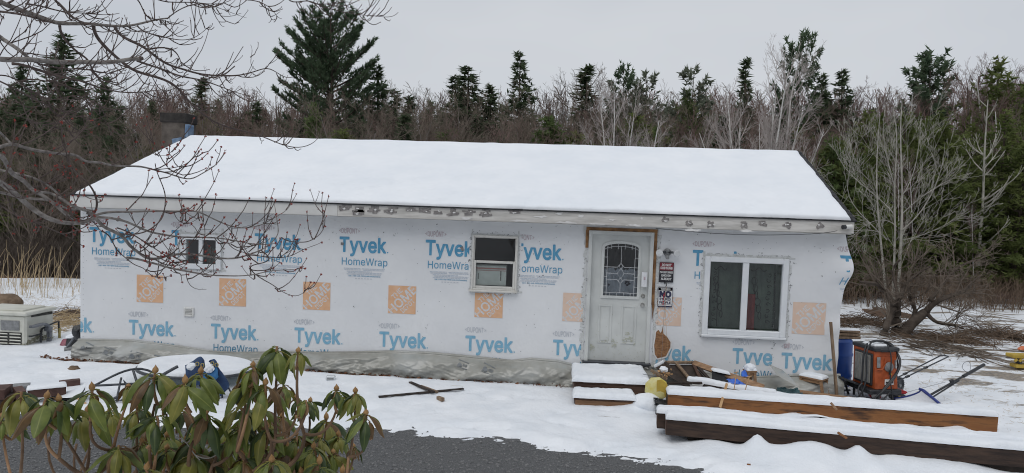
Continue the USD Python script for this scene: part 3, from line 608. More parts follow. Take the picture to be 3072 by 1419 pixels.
# ragged sealant and staples round the openings and along the seam
rr = random.Random(77)
def squiggles(mb, x, z, L, n, vertical, spread=.018, big=1.0):
    for _ in range(n):
        t = rr.random() * L; cx_, cz_ = (x + rr.gauss(0, spread), z + t) if vertical else (x + t, z + rr.gauss(0, spread))
        a = rr.uniform(0, 6.28); l_ = rr.uniform(.010, .026) * big
        pts = np.array([[cx_ + math.cos(a + q) * l_ * q, 0, cz_ + math.sin(a + q) * l_ * q] for q in (0, .5, 1.0, 1.5)])
        w3 = wrap_pt(pts[:, 0], pts[:, 2], .006 if not vertical else .006); mb.tube(w3, rr.uniform(.0022, .0042), 3)
def foam_ring(rect, w, seed, sides='lrtb'):
    a, b, c, d = rect; parts = []; r_ = random.Random(seed)
    runs = {'t': (a, d, b - a, 0), 'b': (a, c - w * .6, b - a, 0), 'l': (a - w * .6, c, d - c, 1), 'r': (b, c, d - c, 1)}
    for s in sides:
        x, z, L, vert = runs[s]; t = -.03
        while t < L + .03:
            l_ = r_.uniform(.03, .09); hgt = w * r_.uniform(.35, 1.25)
            parts.append(sbox(x, z + t, x + hgt, z + t + l_) if vert and s == 'r' else sbox(x + w * .6 - hgt, z + t, x + w * .6, z + t + l_) if vert else sbox(x + t, z, x + t + l_, z + hgt) if s == 't' else sbox(x + t, z + w * .6 - hgt, x + t + l_, z + w * .6)); t += l_ * .9
    return unary_union(parts).buffer(.006).buffer(-.003)
FR = [(W1, .03, 1, 'lrtb', 40), (W2, .022, 2, 'lrtb', 130), (W3, .040, 3, 'lrtb', 170), ((DR[0] - .02, DR[1] + .05, DR[2], DR[3]), .055, 4, 'lr', 130)]
for rect, w, sd_, sides, n in FR:
    a, b, c, d = rect
    pg = foam_ring(rect, w, sd_, sides).intersection(sbox(.02, .3, HX - .02, 2.6))
    o = obj('sealant_strip', B().prism(pg, onwrap(.004), .004), 'foam_cream', house)
    mb = B(); per = n // 4
    for s in sides:
        if s in 'tb': squiggles(mb, a - .03, (d + w * .5) if s == 't' else (c - w * .5), b - a + .06, per, False, .016)
        else: squiggles(mb, (a - w * .5) if s == 'l' else (b + w * .5), c, d - c, int(per * (1.8 if sd_ == 4 else 1)), True, .016)
    obj('staples', mb, 'sealant_dark', o, kind='stuff')
obj('seam_stitches', (lambda mb: (squiggles(mb, seam_x, .15, 2.2, 30, True, .010), mb)[1])(B()), 'sealant_dark', house, kind='stuff')
def specks():
    mb = B()
    for _ in range(330):
        x = HX * rr.random() ** .8; z = .45 + 2.1 * rr.random() if rr.random() < .7 else 2.25 + .33 * rr.random()
        if any(a < x < b and c < z < d for a, b, c, d in RECTS): continue
        s = rr.uniform(.003, .008) * (1.6 if rr.random() < .12 else 1); p = wrap_pt(np.array([x]), np.array([z]), .004)[0]
        mb.box(p, (s * rr.uniform(.8, 1.8), .003, s), rot('y', rr.uniform(0, 3)), .0005)
    for z in np.arange(.4, 2.5, .09): p = wrap_pt(np.array([.05]), np.array([z]), .003)[0]; mb.box(p, (.007, .003, .007), None, .0005)
    return mb
obj('fastener_specks', specks(), 'sealant_dark', house, kind='stuff')
ze_ = np.linspace(.5, 2.66, 40); ed_ = wrap_pt(np.full(40, HX), ze_); obj('wrap_return', B().grid(np.stack([ed_, ed_ * [.3, 0, 1] + np.stack([np.full(40, .7 * HX + .008), np.full(40, .05), ze_ * 0], 1), np.stack([np.full(40, HX + .006), np.full(40, .35), ze_], 1)], 1)), 'wrap', house, sm=True)
for px, py in ((1028, 731), (1387, 746)):
    c = aty(px, py); obj('tape_scrap', B().box(wrap_pt(np.array([c[0]]), np.array([c[2]]), .010)[0], (.045, .006, .07) if px > 1200 else (.05, .006, .042), rot('y', -.5 if px > 1200 else .05), .002), 'adhesive_grey', house)
# ---- windows
def frame_boxes(mb, a, b, c, d, w, y0, y1, bev=.006):
    yc, t = (y0 + y1) / 2, y1 - y0
    mb.box((a + w / 2, yc, (c + d) / 2), (w, t, d - c), None, bev).box((b - w / 2, yc, (c + d) / 2), (w, t, d - c), None, bev)
    mb.box(((a + b) / 2, yc, d - w / 2), (b - a - 2 * w, t - .002, w), None, bev).box(((a + b) / 2, yc, c + w / 2), (b - a - 2 * w, t - .002, w), None, bev); return mb
def pane(a, b, c, d, y, parent):
    obj('pane', B().grid(np.array([[[a, y, c], [b, y, c]], [[a, y, d], [b, y, d]]], float)), 'pane', parent)
# left slider
a, b, c, d = W1
w = obj('window', frame_boxes(B(), a, b, c, d, .085, -.045, .06), 'white_vinyl', house, label='small sliding window at the left behind the branches')
mid = (aty(598, 755)[0] + aty(610, 755)[0]) / 2
obj('mullion', B().box((mid, -.012, (c + d) / 2), (.06, .05, d - c - .17), None, .005), 'white_vinyl', w)
pane(a + .085, mid - .03, c + .085, d - .085, -.01, w); pane(mid + .03, b - .085, c + .085, d - .085, .005, w)
n_ = 40; xx_ = np.linspace(mid + .02, b - .05, n_); zz_ = np.linspace(c + .07, c + (d - c) * .62, 14); Xc, Zc = np.meshgrid(xx_, zz_, indexing='ij')
obj('curtain', B().grid(np.stack([Xc, .14 + .02 * np.sin(Xc * 60) + .01 * np.sin(Zc * 25 + Xc * 9), Zc + .03 * np.sin(Xc * 30)], -1)), 'curtain', w, sm=True)
# middle single-hung
a, b, c, d = W2; zm = (aty(1487, 788)[2])
w = obj('window', frame_boxes(B(), a, b, c, d, .030, -.05, .06), 'old_white_paint', house, label='white single-hung window in the middle with a carton behind its lower pane')
obj('upper_sash', frame_boxes(B(), a + .030, b - .030, zm, d - .030, .014, -.018, .018), 'old_white_paint', w)
ls = obj('lower_sash', frame_boxes(B(), a + .030, b - .030, c + .030, zm + .030, .040, -.036, -.002), 'old_white_paint', w)
obj('sill', B().box(((a + b) / 2 - .01, -.045, c - .012), (b - a + .05, .07, .03), None, .006), 'old_white_paint', w)
pane(a + .044, b - .044, zm + .02, d - .044, .0, w); pane(a + .07, b - .07, c + .07, zm - .01, -.02, w)
bx0, bx1 = aty(1431, 830)[0] - .02, aty(1518, 830)[0]
cart = thing('carton', 'pale printed carton standing inside the middle window behind its lower pane', 'box', ((bx0 + bx1) / 2, .115, c + .075))
bh, bw = zm - c - .13, bx1 - bx0
obj('box_side', B().box((0, 0, bh / 2), (bw, .18, bh), None, .004), 'card_box', cart)
obj('red_band', B().box((0, -.0925, bh * .86), (bw * .99, .003, .02), None, .0005).box((0, -.0925, bh * .76), (bw * .99, .003, .008), None, .0005), 'box_red', cart)
obj('printed_mark', B().box((bw * .32, -.0925, bh * .5), (.02, .003, bh * .5), None, .0005).box((-bw * .42, -.0925, bh * .45), (.012, .003, bh * .3), None, .0005), 'adhesive_grey', cart)
# right slider
a, b, c, d = W3
w = obj('window', frame_boxes(B(), a, b, c, d, .085, -.06, .06, .01), 'white_vinyl', house, label='large white sliding window on the right with lace curtains behind')
m0, m1 = aty(2224, 885)[0], aty(2240, 885)[0]
obj('mullion', B().box(((m0 + m1) / 2, -.02, (c + d) / 2), (m1 - m0 + .01, .06, d - c - .172), None, .006), 'white_vinyl', w)
obj('sill', B().box(((a + b) / 2, -.045, c - .018), (b - a + .02, .075, .04), None, .008), 'white_vinyl', w)
pane(a + .085, m0, c + .085, d - .085, -.012, w); pane(m1, b - .085, c + .085, d - .085, .006, w)
def curtain(x0, x1, z0, z1, y, seed, n=70):
    xx_ = np.linspace(x0, x1, n); zz_ = np.linspace(z0, z1, 24); Xc, Zc = np.meshgrid(xx_, zz_, indexing='ij')
    f = lambda x, z: y + .018 * np.sin((x - x0) * 34 + 1.5 * np.sin(z * 2 + seed)) + .008 * np.sin(x * 90 + z * 4)
    return B().grid(np.stack([Xc, f(Xc, Zc), Zc], -1)), f
cm, cf = curtain(a + .04, b - .04, c + .03, d - .05, .17, 3)
cu = obj('curtain', cm, 'curtain', w, sm=True, label='grey-green lace curtain')
mb = B()
def on(f, x, z, o=.008): return np.stack([x, f(x, z) - o, z], -1)
for x0, x1 in ((a + .13, m0 - .06), (m1 + .03, b - .13)):
    for k in range(14):                       # greek key down the outer edge of each side
        zz0 = c + .14 + k * .062; xk = x1 - .03 if x0 > m0 else x0 - .02
        px_ = np.array([0, .034, .034, .010, .010, .024]) + xk; pz_ = np.array([0, 0, .042, .042, .016, .016]) + zz0
        mb.tube(on(cf, px_, pz_), .0036, 4)
    for k in range(9):                        # scrolls and blossoms beside it
        zz0 = c + .2 + k * .095; xk = (x1 - .10 if x0 > m0 else x0 + .08); t = np.linspace(0, 5.2, 14); rad = .036 * (1 - t / 6.5)
        mb.tube(on(cf, xk + rad * np.cos(t + k * 2.1), zz0 + rad * np.sin(t + k * 2.1)), .0055, 4)
    t = np.linspace(0, 1, 20); mb.tube(on(cf, x0 + .06 + (x1 - x0 - .2) * t, d - .20 - .03 * np.sin(t * math.pi * 3)), .006, 4)
    mb.tube(on(cf, np.full(12, x0 + .14), np.linspace(c + .1, d - .22, 12)), .005, 4)
    for k in range(6):
        t = np.linspace(0, 6.2, 12); mb.tube(on(cf, (x0 + x1) / 2 + .05 * np.cos(t) * (.4 + .2 * (k % 3)) - .02 * k, c + .30 + .11 * k + .06 * np.sin(t)), .0055, 4)
obj('lace_motif', mb, 'curtain_motif', cu, kind='stuff')
x_ = aty(2258, 940)[0]; zt_ = aty(2258, 885)[2]
cm2, _f2 = curtain(x_ - .05, x_ + .06, c + .05, zt_, .125, 5, 22)
obj('red_cloth', cm2, 'red_cloth', w, sm=True)
# ---- door
dx0, dx1, dz0, dz1 = 8.513, 8.513 + .914, .42, .42 + 2.032
dy = .035
door = obj('door', B().prism(sbox(dx0, dz0, dx1, dz1).difference(sbox(dx0 + .20, dz0 + 1.045, dx1 - .165, dz0 + 1.82).union(affinity.scale(shapely.Point((dx0 + dx1) / 2 + .0175, dz0 + 1.82).buffer(1, 24), (dx1 - dx0 - .365) / 2, .075))), lambda v: np.stack([v[:, 0], dy + v[:, 2], v[:, 1]], 1), .045), 'door_white', house, label='white steel entrance door with an arched leaded glass and mould near its foot')
gx0, gx1, gz0, gz1 = dx0 + .20, dx1 - .165, dz0 + 1.045, dz0 + 1.82
gl = sbox(gx0, gz0, gx1, gz1).union(affinity.scale(shapely.Point((gx0 + gx1) / 2, gz1).buffer(1, 24), (gx1 - gx0) / 2, .075))
toY = lambda y0: (lambda v: np.stack([v[:, 0], y0 - v[:, 2], v[:, 1]], 1))
obj('glass_frame', B().prism(gl.buffer(.038, join_style=2).difference(gl.buffer(-.006)), toY(dy), .016), 'door_white', door)
gv, gf = trimesh.creation.triangulate_polygon(gl, engine='earcut'); obj('glass', (np.stack([gv[:, 0], gv[:, 0] * 0 + dy + .012, gv[:, 1]], 1), gf), 'door_pane', door)
cx_, gw, gh = (gx0 + gx1) / 2, gx1 - gx0, gz1 - gz0
mb = B()
def came(*p, r=.0040): mb.tube(np.array([[q[0], dy + .004, q[1]] for q in p]), r, 4)
inx0, inx1, inz0, inz1 = gx0 + .055, gx1 - .055, gz0 + .055, gz1 + .012
came((inx0, gz0), (inx0, gz1 + .03)); came((inx1, gz0), (inx1, gz1 + .03)); came((gx0, inz0), (gx1, inz0)); 
th = np.linspace(math.pi, 0, 14); came(*[(cx_ + gw / 2 * math.cos(t), gz1 - .045 + .068 * math.sin(t)) for t in th])
came(*[(cx_ + gw / 2 * math.cos(t) * .99, gz1 + .073 * math.sin(t)) for t in th], r=.006); came((gx0, gz1), (gx0, gz0), (gx1, gz0), (gx1, gz1), r=.006)
for k in range(1, 5): z = gz0 + gh * k / 5; came((gx0, z), (inx0, z)); came((inx1, z), (gx1, z))
for k in range(1, 5): x = gx0 + gw * k / 5; came((x, gz0), (x, inz0)); came((x, gz1 - .02), (x, gz1 + .06))
zc = gz0 + gh * .47
for dz_, hw, hh in ((0, .055, .085), (.115, .032, .048), (-.115, .032, .048), (.15, .055, .07), (-.15, .055, .07)):
    if abs(dz_) < .14: came((cx_, zc + dz_ + hh), (cx_ + hw, zc + dz_), (cx_, zc + dz_ - hh), (cx_ - hw, zc + dz_), (cx_, zc + dz_ + hh))
came((cx_, zc + .16), (cx_, inz1 + .02)); came((cx_, zc - .16), (cx_, inz0))
came((cx_ - .05, zc + .105), (cx_, zc + .165), (cx_ + .05, zc + .105)); came((cx_ - .05, zc - .105), (cx_, zc - .165), (cx_ + .05, zc - .105))
for dz_ in (.10, 0, -.10): came((inx0, zc + dz_), (cx_ - .05, zc + dz_)); came((cx_ + .05, zc + dz_), (inx1, zc + dz_))
obj('leaded_came', mb, 'grey_device' if False else 'lamp_clear', door)
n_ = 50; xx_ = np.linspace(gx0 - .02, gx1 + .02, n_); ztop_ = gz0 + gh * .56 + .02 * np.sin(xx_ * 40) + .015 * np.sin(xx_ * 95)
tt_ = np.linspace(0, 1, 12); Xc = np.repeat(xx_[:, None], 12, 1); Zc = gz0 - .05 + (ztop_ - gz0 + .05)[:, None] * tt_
hc = thing('reflection_sheet', 'grey-blue sheet with a wavy top added behind the door glass as its reflection', 'curtain')  # added sheet whose colour stands in for the pale reflection in the glass
obj('cloth', B().grid(np.stack([Xc, dy + .10 + .012 * np.sin(Xc * 55), Zc], -1)), 'reflection_blue', hc, sm=True)  # wavy surface carrying the reflection tone, not a real cloth
obj('added_sheet_rod', B().tube([(gx0 - .03, dy + .10, gz0 + gh * .57), (gx1 + .03, dy + .10, gz0 + gh * .57)], .005, 6), 'dark_metal', hc)  # top bar of the added reflection sheet
for (px, py, sx, sz, sd_) in ((1882, 850, .055, .055, 1), (1826, 855, .018, .028, 2)):
    c_ = aty(px, py, dy); dc = thing('glass_sticker', 'dark scribbled sticker on the lower right of the door glass' if sx > .05 else 'small dark sticker at the lower left of the door glass', 'sticker')
    pg = unary_union([ragged(c_[0] + math.cos(q * 2.4) * sx * .5, c_[2] + math.sin(q * 2.4) * sz * .5, sx * .35, sz * .3, sd_ * 10 + q, 8, .5) for q in range(7)])
    obj('sticker_print', B().prism(pg, toY(dy + .002), .002), 'sign_black', dc)
for x0, x1, q in ((.145, .365, 0), (.51, .755, 1)):
    pa, pb, pc, pd = dx0 + x0, dx0 + x1, dz0 + .28, dz0 + .90
    pn = obj('door_panel', frame_boxes(B(), pa, pb, pc, pd, .028, dy - .010, dy + .002, .005), 'door_white', door)
    obj('raised_field', B().box(((pa + pb) / 2, dy + .0, (pc + pd) / 2), (pb - pa - .09, .014, pd - pc - .09), None, .006), 'door_white', pn)
ml = [ragged(dx0 + x, dz0 + z, rx * .8, rz * .7, 300 + i, 13, .6) for i, (x, z, rx, rz) in enumerate(((.05, .22, .035, .07), (.09, .20, .03, .05), (.40, .30, .03, .09), (.44, .25, .03, .06), (.60, .34, .06, .05), (.68, .36, .05, .06), (.58, .30, .03, .02), (.30, .33, .03, .06), (.74, .31, .02, .06), (.25, .30, .06, .012), (.62, .45, .05, .03)))]
rr2 = random.Random(8); ml = unary_union(ml).difference(unary_union([shapely.Point(dx0 + rr2.random() * .85, dz0 + .1 + rr2.random() * .5).buffer(rr2.uniform(.006, .013), 3) for _ in range(900)]))
sp_ = unary_union([shapely.Point(dx0 + rr2.random() * .85, dz0 + .03 + abs(rr2.gauss(0, .25))).buffer(rr2.uniform(.0025, .006), 3) for _ in range(120)])
obj('mould_stain', B().prism(ml.union(sp_).intersection(sbox(dx0 + .01, dz0 + .01, dx1 - .01, dz0 + .9)), toY(dy - .0115), .0006), 'door_mould', door, kind='stuff')
for px, py, nm in ((1929.6, 889, 'deadbolt'), (1928, 916, 'door_knob')):
    c_ = aty(px, py, dy - .03); prof = [(0, .045), (.012, .044), (.02, .036), (.022, .02), (.034, .008), (.036, 0)] if nm == 'deadbolt' else [(0, .072), (.018, .07), (.028, .056), (.026, .04), (.012, .03), (.012, .012), (.036, .008), (.038, 0)]
    obj(nm, B().lathe(prof, (c_[0], dy, c_[2]), 18, rot('x', math.pi / 2)), 'chrome', door, sm=40)
jm = obj('door_frame', B().box((DR[0] + .0275, .03, (DR[2] + DR[3]) / 2), (.055, .15, DR[3] - DR[2]), None, .004).box((DR[1] - .0275, .03, (DR[2] + DR[3]) / 2), (.055, .15, DR[3] - DR[2]), None, .004).box(((DR[0] + DR[1]) / 2, .03, DR[3] - .0275), (DR[1] - DR[0] - .11, .149, .055), None, .004), 'door_white', house)
rg = unary_union([sbox(DR[0] - .045, DR[3] - .012, DR[1] + .05, DR[3] + .050), sbox(DR[0] - .05, DR[3] - .28, DR[0] - .004, DR[3]), sbox(DR[1] + .002, DR[3] - 1.15, DR[1] + .048, DR[3])]).union(ragged(DR[1] + .03, DR[3] - 1.1, .02, .2, 7, 11, .5))
obj('bare_trim', B().prism(rg, lambda v: wrap_pt(v[:, 0], v[:, 1], .002 + v[:, 2] * (1 + .4 * np.sin(v[:, 0] * 31))), .020), 'trim_brown', house, label='rusty brown bare wood along the top and right of the door')
obj('threshold', B().box(((DR[0] + DR[1]) / 2, -.015, .405), (DR[1] - DR[0] + .06, .17, .03), None, .005), 'dark_metal', house)
mb = B()
for _ in range(46):
    x = rr2.uniform(DR[0] - .12, DR[1] + .14); mb.box((x, -.035 - rr2.random() * .05, rr2.uniform(.33, .385)), (rr2.uniform(.03, .09), .02, rr2.uniform(.012, .028)), rot('y', rr2.gauss(0, .2)) @ rot('z', rr2.gauss(0, .3)), .003)
obj('crumbled_sill', mb, 'old_white_paint', house, kind='stuff')
pn_ = thing('paper_note', 'white folded paper tucked between the door and its right jamb', 'paper'); q = [aty(a, b, -.05) for a, b in ((1926, 816), (1942, 817), (1940, 861), (1924, 860))]
obj('sheet', B().grid(np.array([[q[3] + [0, .01, 0], q[0]], [(q[2] + q[3]) / 2 - [0, .014, 0], (q[0] + q[1]) / 2 - [0, .012, 0]], [q[2], q[1] + [0, .008, 0]]])), 'paper_white', pn_, sm=True)
cc = sum(q) / 4; obj('faint_print', B().box(cc - [0, .022, -.02], (.025, .002, .05), None, .0004), 'print_red_faded', pn_)
# vent
va, vb = aty(554, 921), aty(583.5, 949.6)
vt = obj('wall_vent', frame_boxes(B(), va[0], vb[0], vb[2], va[2], .028, -.035, -.008), 'white_plastic', house, label='small white louvred vent low on the left of the wall')
for k in range(5): z = vb[2] + .032 + k * (va[2] - vb[2] - .064) / 4.0; obj('slat', B().box(((va[0] + vb[0]) / 2, -.022, z), (vb[0] - va[0] - .056, .020, .008), rot('x', .6), .001), 'white_plastic', vt)
# ---- plastic sheeting along the foundation
sk_px = [(244, 1016), (395, 1019), (520, 1034), (640, 1052), (700, 1055), (780, 1055), (900, 1053), (947, 1055), (1066, 1054), (1173, 1051), (1286, 1055), (1423, 1068), (1536, 1080), (1590, 1073), (1673, 1080), (1722, 1092)]
SKT = np.array([aty(a, b, -.03)[[0, 2]] for a, b in sk_px])
def skirt(x0, x1, ztop, seed, nx, bulge=.26):
    x = np.linspace(x0, x1, nx); t = np.linspace(0, 1, 40); Xs, Ts = np.meshgrid(x, t, indexing='ij')
    zt = ztop(Xs); zb = ground(Xs, Xs * 0 - .2) - .05; Zs = zt + (zb - zt) * Ts
    fold = (nz(Xs * 1.0, Ts * .8, 2.3, seed, 4) - .5) * .26 + (nz(Xs * .8 + Ts * .9, Ts * .6 - Xs * .2, 3.4, seed + 8, 2) - .5) * .17 + (.5 - np.abs(nz(Xs * 2.2 + Ts * 1.2, Ts * .5, 2.6, seed + 1, 3) - .5) * 4) * .030
    fold = fold + (.5 - np.abs(nz(Xs * 1.2 + Ts * .7, Ts * .5, 4.2, seed + 9, 2) - .5) * 5) * .014 + (.5 - np.abs(nz(Xs * .7 - Ts * 1.1, Ts * .4, 5.0, seed + 11, 2) - .5) * 5) * .012
    fold = fold + .07 * np.abs(np.sin(Xs * 2.1 + Ts * 2.4 + 2 * nz(Xs, Ts, 1.0, seed + 3))) - .02
    out = .014 + smooth(0, .22, Ts) * (.05 + .9 * fold * smooth(0, .4, Ts)) + bulge * (.52 * np.sin(np.pi * np.clip(Ts * .86 + .02, 0, 1)) ** .9 * smooth(0, .25, Ts) + .34 * Ts ** 1.5)
    roll_ = .034 * np.exp(-((Ts - .035) / .030) ** 2) * (.5 + nz(Xs, Ts * 0, 3, seed + 5))
    Ys = -np.maximum(out, .012) - roll_
    return B().grid(np.stack([Xs, Ys, Zs], -1)), (Xs, Ys, Zs)
sx1 = aty(1722, 1100, -.03)[0]
mb, (SX, SY, SZ) = skirt(-.02, sx1, lambda x: np.interp(x, SKT[:, 0], SKT[:, 1]), 81, 420)
sk = obj('plastic_skirt', mb, 'skirt_plastic', house, sm=True, label='dirty wrinkled clear plastic sheeting stapled along the foundation')
rz = lambda x: np.interp(x, [9.3, 10.5, 11.3, 12.0, 12.45], [.30, .27, .24, .33, .36]) if False else np.interp(x, [9.3, 10.2, 11.0, 11.8, 12.45], [.36, .34, .28, .36, .40])
mb, _ = skirt(9.35, HX + .05, rz, 85, 120, .22)
obj('plastic_skirt', mb, 'skirt_plastic', house, sm=True, label='plastic sheeting under the right-hand window')
def on_skirt(x, z):
    i_ = int(np.argmin(np.abs(SX[:, 0] - x))); return np.interp(z, SZ[i_, ::-1], SY[i_, ::-1])
def skirt_mark(px, py, s, tilt, mirror=1):
    c = aty(px, py, -.15); c = aty(px, py, float(on_skirt(c[0], c[2])))
    w_, h_ = .20 * s, .10 * s
    sh = [sbox(-w_ / 2, h_ * .42, w_ / 2, h_ * .52), sbox(-w_ / 2, -h_ * .52, w_ / 2, -h_ * .42)]
    sh.append(affinity.scale(affinity.translate(text_poly('WARP', h_ * .36, 3), w_ * .02, -h_ * .18), .55, 1, origin=(0, 0)))
    sh.append(Polygon([(-w_ * .46, -h_ * .36), (-w_ * .42, h_ * .02), (-w_ * .30, h_ * .22), (-w_ * .14, h_ * .10), (-w_ * .06, -h_ * .02), (-w_ * .02, -h_ * .2), (-w_ * .10, -h_ * .36)]))
    pg = affinity.rotate(unary_union(sh), tilt, origin=(0, 0))
    f = lambda v: np.stack([c[0] + v[:, 0], np.array([on_skirt(c[0] + a, c[2] + b) for a, b in v[:, :2]]) - .014 - v[:, 2], c[2] + v[:, 1]], 1)
    obj('sheet_marking', B().prism(pg, f, .001), 'skirt_ink', sk)
for a in ((258, 1043, 1.0, -8), (329, 1055, 1.1, -8), (407, 1067, 1.1, -8), (478, 1077, 1.0, -8), (1388, 1094, .9, -14), (1464, 1110, 1.0, -16)): skirt_mark(*a)
# loose fold of the sheeting lifted against the right-hand wall
q = [aty(2300, 1090, -.12), aty(2345, 1108, -.2), aty(2400, 1165, -.9), aty(2330, 1125, -.6)]
obj('loose_sheet', B().grid(np.array([[q[0], q[1]], [(q[0] + q[3]) / 2 + [0, 0, .03], (q[1] + q[2]) / 2 + [0, 0, .02]], [q[3], q[2]]])), 'skirt_plastic', house, sm=True)
# meter box and conduit on the right-hand side wall, wires, camera, lamp, signs
mt = thing('side_meter', 'grey metal utility meter on the right-hand side wall behind the loose wrap', 'meter'); c_ = aty(2548, 785, .9)
obj('meter_can', B().lathe([(0, .14), (.07, .13), (.085, .10), (.085, 0), (.11, 0), (.11, -.03)], (HX + .16, c_[1], c_[2]), 20, rot('y', math.pi / 2)), 'grey_device', mt, sm=40)
obj('meter_box', B().box((HX + .09, c_[1], c_[2] + .02), (.16, .28, .42), None, .01), 'grey_device', mt)
obj('vent_hood', B().box((HX + .12, c_[1] - .02, c_[2] + .30), (.22, .2, .07), rot('y', .2), .01), 'white_plastic', mt)
obj('corner_strap', B().box((HX + .03, .02, 2.42), (.05, .02, .5), None, .004), 'black_metal', house)
def hang(name, pts, r, m_, label, cat, **k): obj(name, B().tube(curve(pts, 30), r, 5), m_, label=label, cat=cat, **k)
hang('cable', [aty(1967, 685, -.03), aty(2100, 697, -.06), aty(2294, 705, -.12), aty(2400, 703, -.2), aty(2469, 699, -.28), aty(2512, 692, -.31)], .0045, 'black_metal', 'thin black cable sagging under the fascia from the door to the camera', 'cable')
hang('cable', [aty(600, 688, -.03), aty(720, 683, -.03), aty(820, 641, -.30)], .003, 'black_metal', 'thin dark wire drooping over the small left window', 'cable')
strip('fascia_wire', 'black_metal', .05, 9.0, fz(0, 0) + .004, fz(0, 0), fz(9, 0) + .004, fz(9, 0), fy - .012, .006, house)
cw = thing('security_camera', 'white bullet camera with black face under the right end of the fascia', 'camera', aty(2538, 681, -.34))
obj('camera_body', B().tube([(-.01, .0, 0), (.09, .02, .012)], .032, 14), 'white_plastic', cw, sm=40); obj('lens_hood', B().tube([(-.055, -.012, -.006), (-.008, 0, 0)], .034, 14), 'black_metal', cw, sm=40)
obj('mount', B().tube([(.07, .02, -.01), (.075, .05, -.03)], .012, 8), 'white_plastic', cw)
fl_c = aty(2002, 757, -.06); lp = thing('flood_lamp', 'twin-headed outdoor flood lamp with motion sensor above the signs', 'lamp', fl_c)
obj('base_plate', B().lathe([(0, -.03), (.058, -.03), (.062, -.01), (.05, .01), (0, .02)], (0, 0, 0), 22, rot('x', math.pi / 2)), 'grey_device', lp, sm=40)
obj('sensor', B().box((0, -.03, -.075), (.055, .05, .06), None, .012).box((0, -.05, .035), (.06, .04, .045), rot('x', .5), .01), 'grey_device', lp)
for s in (-1, 1):
    hd = obj('lamp_arm', B().tube([(s * .03, -.02, .0), (s * .07, -.04, .005), (s * .09, -.045, 0)], .018, 8), 'dark_metal', lp)
    obj('lamp_head', B().lathe([(.018, -.05), (.03, -.03), (.052, .02), (.055, .045), (.048, .05), (0, .056)], (s * .125, -.055, -.008), 20, rot('x', math.pi / 2) @ rot('y', s * .25)), 'lamp_clear', lp, sm=40)
def sign(px, ztop_px, rows, bgs, label, name, w=.225, h=.318, yy=-.03):
    c = aty(px, ztop_px, yy); s = thing(name, label, 'sign', (c[0], yy, c[2]))
    obj('plate', B().box((0, 0, -h / 2), (w, .004, h), None, .001), bgs[0], s)
    for m_, z0, z1 in bgs[1:]: obj('colour_band', B().box((0, -.0035, -(z0 + z1) / 2), (w - .012, .0025, z1 - z0), None, .0005), m_, s)
    for tx, z, hh, ww, m_, bd in rows:
        p = fitted(tx, -ww / 2, -z, ww, hh, bd); obj('lettering', B().prism(p, lambda v: np.stack([v[:, 0], -.005 - v[:, 2], v[:, 1]], 1), .001), m_, s)
    return s
s1 = sign(2000.5, 787, [('DO NOT', .060, .036, .15, 'sign_white', 4), ('DISTURB', .108, .034, .185, 'sign_white', 4), ("I'M DISTURBED", .172, .028, .205, 'sign_white', 4), ('ENOUGH', .224, .031, .15, 'sign_white', 4), ('ALREADY', .280, .034, .165, 'sign_white', 4)], ['sign_black', ('sign_red', .006, .128)], 'black and dark red DO NOT DISTURB sign under the flood lamp', 'notice_sign')
s2 = sign(1997, 861, [('WARNING', .044, .026, .15, 'sign_white', 3), ('NO', .158, .085, .19, 'navy_ink', 9), ('STUPID', .212, .034, .18, 'navy_ink', 5), ('PEOPLE', .264, .034, .18, 'navy_ink', 5)], ['navy_ink', ('sign_white', .006, .278), ('sign_orange', .010, .056), ('sign_white', .284, .300)], 'white NO STUPID PEOPLE sign with orange top below the black sign', 'notice_sign', yy=-.034)
hk = aty(1996, 853, -.04); wc = thing('hanging_string', 'thin string with red knots hanging from a black hook down past the white sign', 'string')
obj('hook', B().tube(curve([hk + [0, .03, .0], hk + [0, -.02, .03], hk + [.012, -.03, .01], hk + [0, -.03, -.03]], 12), .007, 6), 'black_metal', wc)
for dx, bot in ((-.006, (1984, 1086)), (.012, (2007, 1078))):
    obj('string', B().tube(curve([hk + [dx * .5, -.05, -.03], hk + [dx, -.055, -.35], aty(bot[0], bot[1], -.07)], 16), .0022, 4), 'fresh_wood' if dx > 0 else 'grey_device', wc)
for (px, py) in ((1992, 886), (1990, 905), (1989, 913)): obj('red_knot', B().blob(aty(px, py, -.075), (.010, .008, .016), 3, .3, 1), 'red_paint', wc)
obj('red_knot', B().tube([aty(1993, 878, -.075), aty(1990, 900, -.075)], .005, 5), 'red_paint', wc)
